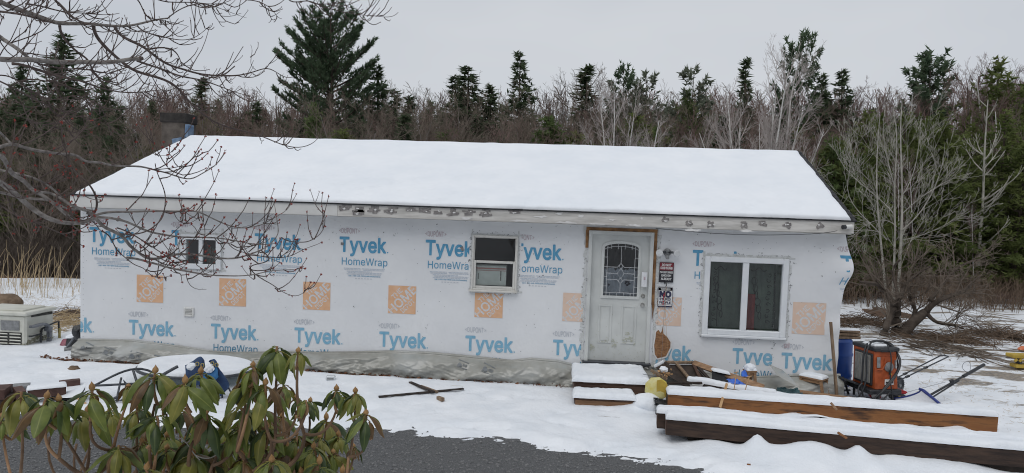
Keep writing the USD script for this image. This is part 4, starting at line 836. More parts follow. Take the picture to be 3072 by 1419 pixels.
# ================================================================ woods
def unit(v): return v / (np.linalg.norm(v, axis=-1, keepdims=True) + 1e-12)
def grow(rg, p0, d0, L, r0, lvl, spec, out):
    s = spec[min(lvl, len(spec) - 1)]; n = s.get('seg', 5)
    p, d, pts = np.array(p0, float), np.array(d0, float), [np.array(p0, float)]
    for k in range(n):
        d = unit(d + rg.normal(0, s['wob'], 3) + np.array([0, 0, s['up']]) + np.array(s.get('bend', (0, 0, 0)))); p = p + d * L / n; pts.append(p)
    pts = np.array(pts); out.setdefault(lvl, []).append((pts, r0 * (1 - (1 - s.get('tip', .3)) * np.linspace(0, 1, n + 1))))
    if lvl + 1 >= len(spec): return
    c = spec[lvl + 1]; m_ = int(round(rg.uniform(*c['n']) * (1 if lvl == 0 else min(1.0, .4 + L / s.get('ref', L)))))
    for t in np.sort(rg.uniform(c['t'][0], c['t'][1], m_)):
        i_ = t * n; k = min(int(i_), n - 1); q = pts[k] + (pts[k + 1] - pts[k]) * (i_ - k); tan = unit(pts[k + 1] - pts[k])
        a = rg.uniform(0, 2 * np.pi); side = unit(np.cross(tan, np.array([np.cos(a), np.sin(a), .3])))
        ang = np.radians(rg.uniform(*c['ang'])); dd = unit(tan * np.cos(ang) + side * np.sin(ang))
        Lc = L * rg.uniform(*c['len']) * (1 - c.get('fall', .5) * t); grow(rg, q, dd, Lc, min(r0 * (1 - .65 * t) * .6, r0 * .55), lvl + 1, spec, out)
def mesh_of(out, levels, sides, rmin=.003):
    mb = B(); n = 0
    for l in levels:
        for pts, r in out.get(l, []): mb.tube(pts, np.maximum(r, rmin), sides, cap=False); n += 1
    return mb if n else None
def tufts(C, D, S, rg, n=3, w=.22, spread=.75):
    V, F = [], []
    for k in range(n):
        d = unit(D + spread * rg.normal(0, 1, D.shape)); sd_ = unit(np.cross(d, rg.normal(0, 1, D.shape)))
        V.append(np.stack([C - sd_ * S[:, None] * w, C + sd_ * S[:, None] * w, C + d * S[:, None]], 1).reshape(-1, 3))
    V = np.vstack(V); return V, np.arange(len(V)).reshape(-1, 3)
def conifer(seed, h=10.0, R=2.0, nb=170, nt=20, start=.06, prof=None, el=(-.1, .25), curv=.0, size=.26, lat=.30, smin=.15, r0=.13, lean=None, tn=3, tw=.2, jitter=.10):
    rg = np.random.default_rng(seed); prof = prof or (lambda t: (1 - t) ** .85)
    tr = B(); zz = np.linspace(0, h, 9); wob = np.stack([np.interp(zz, [0, h / 2, h], [0, rg.normal(0, .1), rg.normal(0, .08)]), np.interp(zz, [0, h / 2, h], [0, rg.normal(0, .1), rg.normal(0, .08)]), zz], 1)
    if lean is not None: wob[:, :2] += np.array(lean)[None] * (zz / h)[:, None] ** 1.5
    tr.tube(wob, r0 * (1 - .93 * zz / h), 6); br = B(); C, D, S = [], [], []
    for i in range(nb):
        t = (i + rg.random()) / nb; z = h * (start + (.985 - start) * t); L = max(.12, R * prof(t) * rg.uniform(.68, 1.18)); a = rg.uniform(0, 2 * np.pi) if True else 0
        e = np.interp(t, [0, 1], el) + rg.normal(0, .08); hd = np.array([np.cos(a), np.sin(a), 0]); base = np.array([np.interp(z, zz, wob[:, 0]), np.interp(z, zz, wob[:, 1]), z])
        f = lambda s: base + hd * (L * s)[:, None] + np.array([0, 0, 1.0]) * (np.tan(e) * L * s + curv * L * s ** 2)[:, None]
        s4 = np.array([0, .5, 1.0]); br.tube(f(s4), np.array([.022, .014, .006]) * (L / R + .3) * h / 10, 3, cap=False)
        m_ = max(3, int(nt * L / R)); s = smin + (1 - smin) * rg.random(m_) ** .8; side = np.array([-hd[1], hd[0], 0])
        o = rg.uniform(-1, 1, m_) * lat * L * (1.05 - s) ; c = f(s) + side * o[:, None] + np.array([0, 0, 1.0]) * (rg.normal(0, jitter, m_) * h / 10 * .8)[:, None]
        C.append(c); D.append(unit(hd[None] * .8 + side[None] * (np.sign(o) * .7)[:, None] + np.array([0, 0, .25 + np.tan(e)])[None])); S.append(np.full(m_, size * h / 10) * rg.uniform(.6, 1.25, m_))
    C, D, S = np.vstack(C), np.vstack(D), np.concatenate(S); V, F = tufts(C, D, S, rg, tn, tw)
    return tr, br, (V, F)
def conifer_class(name, foliage, bark='bark_brown', **k):
    c = klass(name); tr, br, fo = conifer(**k); t = obj('trunk', tr, bark, c); obj('boughs', br, bark, t, kind='stuff'); obj('crown', fo, foliage, c); return c
def bare_class(name, bark, twig, seed, stems, spec, L=10.0, r0=.10, split=1, spread=.0, rmin=.0042, tw=None):
    rg = np.random.default_rng(seed); out = {}; c = klass(name)
    for k in range(stems):
        a = rg.uniform(0, 6.28) if stems > 1 else 0; tilt = spread * rg.uniform(.35, 1.0) if stems > 1 else 0
        grow(rg, (rg.normal(0, .12) * (stems > 1), rg.normal(0, .12) * (stems > 1), -.05), unit(np.array([math.cos(a) * tilt, math.sin(a) * tilt, 1.0])), L * rg.uniform(.75, 1.0), r0 * rg.uniform(.7, 1.0), 0, spec, out)
    w = mesh_of(out, range(0, split), 6, rmin); obj('trunk', w, bark, c, sm=True)
    cr = mesh_of(out, range(split, 9), 3, .0042 if rmin > .008 else rmin)
    if cr: obj('crown', cr, twig, c)
    return c
CL = {}
CL['spruce'] = conifer_class('dark_spruce_kind', 'needle_dark', seed=11, R=1.75, nb=210, nt=22, el=(-.25, .35), curv=.12, size=.24)
CL['narrow'] = conifer_class('narrow_spruce_kind', 'needle_dark', seed=12, R=1.05, nb=200, nt=16, el=(-.2, .5), size=.22, prof=lambda t: (1 - t) ** .9)
CL['fir'] = conifer_class('young_pine_kind', 'needle_light', seed=13, R=2.4, nb=190, nt=24, el=(.15, .6), curv=.25, size=.30, prof=lambda t: (1 - t) ** .7, lat=.4)
CL['olive'] = conifer_class('olive_conifer_kind', 'needle_olive', seed=14, R=2.7, nb=230, nt=28, start=.07, el=(-.15, .45), curv=.15, size=.27, prof=lambda t: (1 - t ** 1.6) ** .8 * (.6 + .4 * min(1, t * 4)), lat=.42)
CL['olive2'] = conifer_class('green_hemlock_kind', 'needle_olive', seed=15, R=2.9, nb=200, nt=30, start=.12, el=(-.25, .4), curv=.1, size=.25, prof=lambda t: (1 - t ** 1.4) ** .9 * (.7 + .3 * math.sin(t * 40) ** 2), lat=.42)
CL['silver'] = conifer_class('pale_pine_kind', 'needle_silver', seed=16, R=2.2, nb=90, nt=24, start=.18, el=(.25, .8), curv=.3, size=.30, prof=lambda t: (1 - t) ** .6 * (.6 + .4 * min(1, t * 3)), lat=.25, smin=.35)
CL['pine'] = conifer_class('open_pine_kind', 'needle_pine', seed=17, R=2.9, nb=64, nt=64, start=.34, el=(.05, .6), curv=.22, size=.27, prof=lambda t: (1 - t) ** .55 * (.72 + .28 * math.sin(t * 31) ** 2), lat=.25, smin=.40, jitter=.13)
BIRCH = [dict(wob=.05, up=.05, seg=8, tip=.22), dict(n=(16, 22), t=(.35, .98), ang=(25, 50), len=(.16, .30), fall=.4, wob=.07, up=.10, tip=.3), dict(n=(7, 10), t=(.15, 1), ang=(20, 55), len=(.30, .6), fall=.3, wob=.09, up=.06), dict(n=(3, 5), t=(.2, 1), ang=(20, 55), len=(.35, .6), wob=.1, up=.03, seg=3)]
CL['birch_clump'] = bare_class('birch_clump_kind', 'bark_birch', 'twig_pale', 21, 11, BIRCH, 10, .105, 1, .50, .010)
CL['birch'] = bare_class('slender_birch_kind', 'bark_birch', 'twig_pink', 22, 1, BIRCH, 10, .085)
MAPLE = [dict(wob=.05, up=.04, seg=8, tip=.25), dict(n=(15, 20), t=(.28, .97), ang=(30, 60), len=(.28, .46), fall=.55, wob=.08, up=.12, seg=6, tip=.3), dict(n=(8, 12), t=(.2, 1), ang=(25, 55), len=(.28, .5), fall=.4, wob=.1, up=.08), dict(n=(4, 7), t=(.15, 1), ang=(25, 55), len=(.35, .6), wob=.12, up=.06, seg=3)]
CL['bare'] = bare_class('bare_tree_kind', 'bark_brown', 'twig_brown', 23, 1, MAPLE, 10, .11, 2)
CL['bare2'] = bare_class('reddish_tree_kind', 'bark_brown', 'twig_red', 24, 2, MAPLE, 10, .09, 1, .25)
CL['bare3'] = bare_class('grey_tree_kind', 'bark_grey', 'twig_grey', 25, 1, MAPLE, 10, .10, 2)
CL['pinkish'] = bare_class('pink_twigged_birch_kind', 'bark_birch', 'twig_pink', 26, 2, BIRCH, 10, .08, 1, .15)
SHRUB = [dict(wob=.09, up=.03, seg=7, tip=.25), dict(n=(9, 13), t=(.2, .98), ang=(18, 42), len=(.3, .5), fall=.5, wob=.1, up=.08), dict(n=(5, 8), t=(.15, 1), ang=(20, 48), len=(.35, .6), wob=.12, up=.05, seg=4), dict(n=(2, 4), t=(.2, 1), ang=(20, 50), len=(.4, .6), wob=.12, up=.03, seg=2)]
CL['shrub_red'] = bare_class('red_shrub_kind', 'twig_red', 'twig_red', 31, 13, SHRUB, 10, .05, 1, .50, .0055)
CL['shrub_brown'] = bare_class('brown_shrub_kind', 'twig_brown', 'twig_brown', 32, 13, SHRUB, 10, .05, 1, .52, .0055)
CL['shrub_grey'] = bare_class('grey_shrub_kind', 'twig_grey', 'twig_brown', 33, 12, SHRUB, 10, .05, 1, .45, .0055)
def tree(kind, px, top_, Y, name, label, group=None, w=1.0, rz=None, base=None):
    x = aty(px, 600, Y)[0]; zt = aty(px, top_, Y)[2]; zb = float(ground(x, Y)); s = (zt - zb) / 10.0
    return copies(CL[kind], name, label, 'shrub' if 'shrub' in name else 'tree', (x, Y, zb - .05), random.Random(px * 7 + Y).uniform(0, 6.28) if rz is None else rz, (s * w, s * w, s), group)
# the tall white pine above the roof
def big_pine():
    Y = 24.0; x = aty(985, 600, Y)[0]; zb = float(ground(x, Y)); s = 2075 / ((Y - CAM[1]) / 1.0) ; d = (Y - CAM[1])
    o = thing('white_pine', 'tallest pine, a broad dark green crown with upswept limbs and two tops', 'tree', (x, Y, zb))
    rg = np.random.default_rng(99); H = aty(985, 30, Y)[2] - zb; m_px = lambda px: aty(px, 300, Y)[0] - x; zpx = lambda py: aty(985, py, Y)[2] - zb
    tr = B(); z = np.linspace(0, H, 12); tr.tube(np.stack([.06 * np.sin(z), .05 * np.cos(z * .8), z], 1), .24 * (1 - .92 * z / H), 7); 
    x2, z0, z2 = m_px(950), zpx(265), zpx(40); zz2 = np.linspace(0, 1, 8); lead = np.stack([x2 * np.minimum(1, zz2 * 2.2), .25 * zz2, z0 - .6 + (z2 - z0 + .6) * zz2], 1); tr.tube(lead, .10 * (1 - .9 * zz2), 6)
    C, D, S = [], [], []; br = B()
    def bough(base, a, L, e, curv, dens):
        hd = np.array([math.cos(a), math.sin(a), 0]); side = np.array([-hd[1], hd[0], 0])
        f = lambda s: base + hd * (L * s)[:, None] + np.array([0, 0, 1.0]) * (math.tan(e) * L * s + curv * L * s ** 2.2)[:, None]
        br.tube(f(np.linspace(0, 1, 6)), np.linspace(.055, .012, 6) * (.4 + L / 4), 4, cap=False)
        n = int(dens * L); s_ = .28 + .72 * rg.random(n) ** .75; lat = rg.normal(0, 1, n) * .20 * (1.15 - s_) * min(L, 2.5)
        c = f(s_) + side * lat[:, None] + np.array([0, 0, 1.0]) * (np.abs(rg.normal(0, .10, n)) - .02 + .12 * np.abs(lat))[:, None]
        C.append(c); D.append(unit(hd[None] * .55 + side[None] * np.sign(lat)[:, None] * .35 + np.array([0, 0, .75])[None])); S.append(rg.uniform(.13, .26, n))
    prof_z = [zpx(p) for p in (400, 340, 290, 235, 190, 150, 110, 75, 48, 30)]; prof_r = [2.9, 2.85, 2.6, 2.45, 2.25, 1.95, 1.6, 1.1, .65, .2]
    k = np.argsort(prof_z)
    whorl = zpx(405)
    while whorl < H - .15:
        r_ = np.interp(whorl, np.array(prof_z)[k], np.array(prof_r)[k]); nb = 6 if whorl < zpx(200) else 5; a0 = rg.uniform(0, 6.28)
        for q in range(nb):
            zq = whorl + rg.normal(0, .12); L = r_ * rg.uniform(.75, 1.08) * (1.05 + .2 * (rg.random() < .2)); up = np.interp(zq / H, [.4, 1], [.10, .75]); bough(np.array([0, 0, zq - L * .28]), a0 + q * 6.28 / nb + rg.normal(0, .2), L, up + rg.normal(0, .06), .20 + .1 * rg.random(), 46)
        whorl += np.interp(whorl / H, [.4, 1], [.60, .50])
    for zq in np.arange(z0 + .3, z2 - .1, .32):
        for q in range(4): L = max(.25, 1.45 * (1 - (zq - z0) / (z2 - z0)) ** .7); bough(np.array([x2, .2, zq - .2 * L]), rg.uniform(0, 6.28), L * rg.uniform(.7, 1.1), .5, .3, 62)
    for (tx, tz, e) in ((823, 157, .42), (858, 96, .55), (890, 82, .6), (1130, 178, .4), (1112, 130, .45), (1080, 80, .55), (1050, 50, .65), (840, 250, .2), (1120, 260, .22)):     # longest limbs seen against the sky
        X_ = m_px(tx); Z_ = zpx(tz); base = Z_ - abs(X_) * (math.tan(e) + .2); bough(np.array([0, 0, base]), 0 if X_ > 0 else math.pi, abs(X_), e, .2, 70)
    C, D, S = np.vstack(C), np.vstack(D), np.concatenate(S); V, F = tufts(C, D, S, rg, 5, .13, .45)
    t = obj('trunk', tr, 'bark_brown', o); obj('boughs', br, 'bark_brown', t, kind='stuff'); obj('crown', (V, F), 'needle_pine', o)
big_pine()
# prominent single trees
for a in (
    ('spruce', 1130, 190, 26, 'green_pine', 'smaller ragged pine just right of the tallest pine', None, 1.7),
    ('narrow', 1166, 262, 20, 'dark_spruce', 'small narrow dark spruce right of the tallest pine', None, 2.0),
    ('fir', 947, 305, 14, 'young_pine', 'bright green young pine rising behind the roof below the tallest pine', None, .85),
    ('spruce', 1388, 197, 27, 'dark_spruce', 'broad double-topped dark spruce left of the pointed spruce above mid roof', None, 2.3),
    ('spruce', 1360, 222, 28, 'dark_spruce', 'dark spruce forming the left top of the pair above mid roof', None, 1.9),
    ('spruce', 1542, 152, 24, 'pointed_spruce', 'tall pointed blue-dark spruce standing clear above mid roof', None, 1.45),
    ('narrow', 1210, 282, 26, 'dark_spruce', 'low dark spruce poking out of the grey thicket', None, 2.4),
    ('narrow', 1462, 248, 27, 'dark_spruce', 'thin dark spruce just left of the tall pointed spruce', None, 2.3),
    ('bare', 1768, 110, 26, 'bare_maple', 'large bare round-crowned tree standing tallest over the right half of the roof', None, 1.25),
    ('bare3', 1655, 165, 27, 'bare_maple', 'leaning bare grey tree left of the large round-crowned bare tree', None, 1.0),
    ('narrow', 1750, 195, 27, 'dark_spruce', 'dark spruce half hidden inside the round bare crown', None, 2.6),
    ('pine', 1852, 192, 26, 'ragged_pine', 'ragged pine with three upright tips right of the bare round crown', None, .75),
    ('silver', 1925, 217, 24, 'pale_pine', 'pale thin-needled pine right of the three-tipped pine', None, 1.0),
    ('silver', 2060, 197, 20, 'pale_pine', 'tall feathery pale pine with a green lower crown', None, 1.0),
    ('fir', 2055, 262, 19.5, 'green_pine', 'full green pine below the feathery pale tips', None, .95),
    ('fir', 1965, 372, 13, 'young_pine', 'small yellow-green pine just over the roof right of the white birch stems', None, .6),
    ('narrow', 2225, 172, 24, 'dark_spruce', 'slim dark spruce left of the big white birch clump', None, 1.5),
    ('pine', 2381, 96, 26, 'open_pine', 'tall open-crowned pine standing highest above the right end of the roof', None, .72),
    ('spruce', 2452, 215, 24, 'green_pine', 'green pine right of the open-crowned tall pine', None, 1.5),
    ('spruce', 2512, 202, 24, 'dark_spruce', 'dark ragged spruce at the treeline right of the roof end', None, 1.5),
    ('pine', 2760, 150, 27, 'dark_pine', 'dark spreading pine above the green mass at the right', None, 1.0),
    ('spruce', 2760, 170, 27.4, 'dark_spruce', 'dense spruce standing behind the spreading pine at the right', None, 1.3),
    ('spruce', 2320, 290, 16, 'green_pine', 'dark green pine behind the foot of the big white birch clump', None, 1.5),
    ('spruce', 180, 92, 17, 'tall_spruce', 'tallest dark spruce at the far left behind the maple branches', None, 1.9),
    ('spruce', 318, 225, 15, 'tall_spruce', 'dark green spruce between the far left spruce and the chimney', None, 1.5),
    ('spruce', 60, 190, 18, 'tall_spruce', 'dark spruce at the left edge of the picture', None, 1.7),
    ('spruce', 245, 330, 13.5, 'tall_spruce', 'lower green spruce in front of the tall left spruces', None, 1.5),
    ('narrow', 600, 230, 25, 'dark_spruce', 'dark spruce above the chimney', None, 2.4),
    ('spruce', 770, 300, 20, 'green_spruce', 'green spruce behind the roof between the chimney and the tallest pine', None, 1.7),
    ('spruce', 740, 330, 22, 'dark_spruce', 'dark low spruce right of the chimney', None, 1.6),
    ('birch_clump', 2268, 165, 10.8, 'white_birch', 'large white birch clump fanning out above the right end of the roof', None, .85),
    ('birch_clump', 1862, 275, 10.5, 'white_birch', 'smaller white birch clump over the roof above the door', None, .85),
    ('birch', 2985, 150, 15, 'white_birch', 'leaning white birch with a reddish crown near the right edge', None, .9),
    ('birch', 3040, 165, 14, 'white_birch', 'white birch at the right edge of the picture', None, .9),
    ('birch', 2960, 190, 17, 'white_birch', 'thin white birch left of the two edge birches', None, .9),
    ('pinkish', 3005, 175, 20, 'red_twigged_birch', 'pinkish bare birch behind the white birches at the right edge', None, 1.2)): tree(*a[:6], group=a[6], w=a[7])
# ranks of trees and shrubs that fill the wood
rr = random.Random(404)
LOOKS_LIKE = {'olive': 'olive-green full conifer', 'olive2': 'olive-green layered conifer', 'fir': 'bright green young pine', 'spruce': 'dark green spruce', 'narrow': 'slim dark spruce', 'shrub_red': 'reddish many-stemmed bare shrub', 'shrub_brown': 'brown many-stemmed bare shrub', 'shrub_grey': 'grey-stemmed bare shrub', 'bare': 'brown bare tree', 'bare2': 'reddish bare tree with forked trunk', 'bare3': 'grey bare tree', 'pinkish': 'pink-twigged bare birch', 'birch': 'slender white-stemmed birch'}
PLACES = [(90, 'at the left edge'), (250, 'below the far left spruces'), (420, 'left of the chimney'), (640, 'around the chimney'), (830, 'left of the tallest pine'), (1130, 'under the tallest pine'), (1330, 'right of the tallest pine'), (1500, 'left of the pointed spruce'), (1660, 'right of the pointed spruce'), (1830, 'under the round bare crown'), (2000, 'near the smaller birch clump'), (2180, 'near the feathery pale pine'), (2330, 'at the big birch clump'), (2480, 'under the open-crowned pine'), (2620, 'right of the gable'), (2760, 'behind the pale yard tree'), (2900, 'under the spreading dark pine'), (3400, 'at the right edge')]
def rank(n, p0, p1, t0, t1, y0, y1, kinds, name, where, w0, w1):
    for k in range(n):
        px = p0 + (p1 - p0) * (k + rr.uniform(.1, .9)) / n; kd = rr.choice(kinds); pl = next(b for a, b in PLACES if px < a); lb = f'{LOOKS_LIKE[kd]} {where}, {pl}'; lb = ' '.join(lb.split()) if len(lb.split()) <= 16 else f'{LOOKS_LIKE[kd]} {pl}'
        tree(kd, int(px), rr.uniform(t0, t1), rr.uniform(y0, y1), name, lb, lb, rr.uniform(w0, w1))
rank(9, 2440, 2640, 395, 500, 12, 16, ['olive', 'fir', 'olive'], 'green_conifer', 'crowding the right gable of the house', .95, 1.25)
rank(20, 2560, 3090, 320, 450, 13, 20, ['olive', 'olive2', 'olive2'], 'green_conifer', 'in the dense wood beyond the yard', 1.15, 1.5)
rank(15, 620, 2460, 335, 392, 12, 15.5, ['shrub_red', 'shrub_red', 'shrub_brown', 'shrub_grey'], 'bare_shrub', 'in the thicket just behind the roof', 1.0, 1.35)
rank(20, 560, 2480, 300, 345, 16, 21, ['shrub_brown', 'shrub_red', 'shrub_grey', 'bare2'], 'bare_sapling', 'behind the thicket', .95, 1.25)
rank(30, 540, 2560, 262, 318, 22, 32, ['bare', 'bare2', 'bare3', 'shrub_brown', 'bare2'], 'bare_tree', 'in the long treeline behind the house', .9, 1.3)
rank(24, 560, 2500, 325, 400, 13.5, 22, ['spruce', 'spruce', 'fir', 'olive', 'narrow'], 'small_conifer', 'tucked into the bare thicket', 1.6, 2.4)
rank(18, 2480, 3110, 225, 300, 22, 34, ['pinkish', 'bare2', 'bare2', 'birch'], 'reddish_tree', 'rising behind the green conifers', .9, 1.3)
rank(8, 2880, 3110, 165, 235, 20, 27, ['pinkish', 'birch', 'bare2'], 'reddish_tree', 'high at the edge of the picture', .9, 1.2)
rank(16, -80, 540, 320, 450, 9.5, 13, ['shrub_brown', 'shrub_brown', 'shrub_grey', 'bare'], 'bare_shrub', 'in the thicket beside the house', .9, 1.3)
rank(12, -80, 560, 265, 330, 15, 24, ['bare', 'bare2', 'shrub_brown'], 'bare_tree', 'in the wood beyond the thicket', .9, 1.3)
rank(16, -80, 450, 300, 520, 10.5, 17, ['spruce', 'olive', 'spruce'], 'green_conifer', 'inside the brown thicket', 1.5, 2.1)
rank(6, 2560, 3110, 790, 870, 11, 13, ['shrub_brown', 'shrub_red', 'shrub_grey'], 'low_shrub', 'along the edge of the wood', 1.5, 2.1)
rank(12, 2560, 3110, 600, 760, 14, 19, ['shrub_brown', 'shrub_red', 'shrub_grey', 'shrub_brown'], 'understory_shrub', 'under the conifers', 1.2, 1.7)
rank(10, 2900, 3120, 160, 260, 17, 24, ['bare2', 'pinkish', 'olive2', 'bare2'], 'edge_tree', 'closing the wood', 1.0, 1.4)
rank(10, 2520, 3090, 330, 520, 11.5, 16, ['birch', 'bare3', 'birch'], 'thin_tree', 'among the green conifers', .6, .9)
# far woods, one mass
pi = UsdGeom.PointInstancer.Define(stage, '/World/far_woods'); tag(pi.GetPrim(), 'far-off dense mixed wood closing the view behind all nearer trees', 'wood', kind='stuff')
prot = []
for nm, kk in (('far_conifer', dict(seed=51, R=2.2, nb=90, nt=12, size=.5, start=.1)),):
    tr, br, fo = conifer(**kk); x_ = UsdGeom.Xform.Define(stage, f'/World/far_woods/{nm}'); obj('trunk', tr, 'bark_brown', x_.GetPrim()); obj('crown', fo, 'needle_dark', x_.GetPrim()); prot.append(x_.GetPath())
for nm, sd_, tw in (('far_bare_tree', 52, 'twig_brown'), ('far_red_tree', 53, 'twig_red')):
    out = {}; rg = np.random.default_rng(sd_); grow(rg, (0, 0, 0), (0, 0, 1.0), 10, .11, 0, MAPLE[:3], out); x_ = UsdGeom.Xform.Define(stage, f'/World/far_woods/{nm}')
    obj('trunk', mesh_of(out, [0], 5), 'bark_brown', x_.GetPrim()); obj('crown', mesh_of(out, [1, 2], 3, .016), tw, x_.GetPrim()); prot.append(x_.GetPath())
ps, ss, ii, oo = [], [], [], []
for k in range(420):
    px = rr.uniform(-300, 3400); Y = rr.uniform(34, 62); x = aty(px, 600, Y)[0]; zb = float(ground(x, Y)); zt = aty(px, rr.uniform(295, 370) if 500 < px < 2900 else rr.uniform(270, 350), Y)[2]
    s = (zt - zb) / 10; ps.append((x, Y, zb)); ss.append((s * 1.15, s * 1.15, s)); ii.append(rr.choice([0, 1, 2, 1, 2])); a = rr.uniform(0, 6.28); oo.append(Gf.Quath(math.cos(a / 2), 0, 0, math.sin(a / 2)))
for k in range(150):
    a = rr.uniform(-1.25, 1.25); d_ = rr.uniform(24, 44); x, Y = CAM[0] + d_ * math.sin(a) * 1.1, CAM[1] - d_ * math.cos(a); zb = float(ground(x, Y)); s = rr.uniform(.8, 1.5); ps.append((x, Y, zb)); ss.append((s * 1.25, s * 1.25, s)); ii.append(rr.choice([0, 0, 1, 2])); oo.append(Gf.Quath(math.cos(a / 2), 0, 0, math.sin(a / 2)))
pi.CreatePrototypesRel().SetTargets(prot); pi.CreatePositionsAttr(Vt.Vec3fArray([Gf.Vec3f(*map(float, p)) for p in ps])); pi.CreateScalesAttr(Vt.Vec3fArray([Gf.Vec3f(*map(float, s)) for s in ss])); pi.CreateProtoIndicesAttr(Vt.IntArray(ii)); pi.CreateOrientationsAttr(Vt.QuathArray(oo))
# pale many-stemmed tree in the right-hand yard
def yard_tree():
    p = atg(2672, 985); Y = p[1]; o = thing('pale_tree', 'pale grey many-stemmed bare tree at the right of the house', 'tree', p)
    loc = lambda px, py, dy=0.0: aty(px, py, Y + dy) - p
    rg = np.random.default_rng(7)
    spec = [dict(wob=.03, up=.03, seg=6, tip=.3), dict(n=(7, 10), t=(.15, .98), ang=(25, 48), len=(.28, .5), fall=.45, wob=.07, up=.12, tip=.25), dict(n=(4, 6), t=(.2, 1), ang=(22, 45), len=(.35, .55), wob=.08, up=.1, seg=4), dict(n=(1, 3), t=(.3, 1), ang=(20, 45), len=(.4, .6), wob=.08, up=.08, seg=3)]
    stems = [([(2668, 985), (2655, 850), (2640, 700), (2630, 560), (2634, 420), (2640, 345)], .05, 0), ([(2682, 985), (2680, 840), (2685, 680), (2684, 560), (2690, 440), (2680, 330)], .05, .1), ([(2700, 985), (2697, 840), (2704, 700), (2706, 560), (2702, 430), (2706, 310)], .062, -.1),
             ([(2706, 690), (2745, 655), (2785, 600), (2825, 500), (2835, 430)], .036, -.2), ([(2708, 640), (2760, 595), (2850, 540), (2905, 520)], .030, -.1), ([(2706, 720), (2780, 700), (2860, 660), (2890, 640)], .026, 0), ([(2680, 640), (2630, 590), (2570, 540), (2520, 480), (2505, 430)], .032, .1),
             ([(2640, 700), (2590, 650), (2545, 580), (2560, 470), (2572, 370)], .030, -.1), ([(2684, 560), (2660, 470), (2650, 400), (2655, 330)], .028, 0), ([(2704, 590), (2745, 500), (2760, 400), (2765, 350)], .030, .1), ([(2660, 720), (2600, 690), (2540, 690), (2500, 640)], .026, .2), ([(2690, 680), (2640, 660), (2590, 680), (2540, 740)], .022, -.2)]
    tw = {}
    for k, (pp, r, dy) in enumerate(stems):
        c = curve([loc(a, b, dy * (1 + i * .35)) for i, (a, b) in enumerate(pp)], 16); nm = 'trunk' if k < 3 else 'limb'
        o_ = obj(nm, B().tube(c, r * (.72 if k < 3 else .42) * np.linspace(1, .22, 16), 7), 'bark_pale', o, sm=True); out = {}
        for t in np.sort(rg.uniform(.30 if k < 3 else .15, 1, 16 if k < 3 else 14)):
            i_ = int(t * 14); tan = unit(c[i_ + 1] - c[i_]); a = rg.uniform(0, 6.28); sd_ = unit(np.cross(tan, [math.cos(a), math.sin(a), .2])); g_ = math.radians(rg.uniform(25, 50))
            grow(rg, c[i_], unit(tan * math.cos(g_) + sd_ * math.sin(g_)), rg.uniform(.6, 1.7) * (1.15 - .6 * t), r * .14 * (1.2 - t), 1, spec, out)
        mm = mesh_of(out, [1, 2, 3], 4, .0026)
        obj('twigs', mm, 'bark_pale', o_, kind='stuff')
yard_tree()
def slender_tree():
    p = atg(2925, 900); p = np.array([aty(2925, 900, 13)[0], 13, 0]); p[2] = ground(p[0], 13); o = thing('slender_tree', 'single slender grey tree with sparse upswept limbs at the right', 'tree', p)
    rg = np.random.default_rng(17); H = aty(2925, 300, 13)[2] - p[2]; out = {}
    grow(rg, (0, 0, 0), (0, 0, 1.0), H, .07, 0, [dict(wob=.015, up=.05, seg=9, tip=.2), dict(n=(20, 20), t=(.25, .97), ang=(45, 70), len=(.16, .34), fall=.5, wob=.06, up=.16, seg=6), dict(n=(3, 4), t=(.3, 1), ang=(20, 40), len=(.3, .5), wob=.07, up=.1, seg=4)], out)
    obj('trunk', mesh_of(out, [0], 7), 'bark_pale', o, sm=True); obj('crown', mesh_of(out, [1, 2], 4, .006), 'bark_pale', o)
slender_tree()
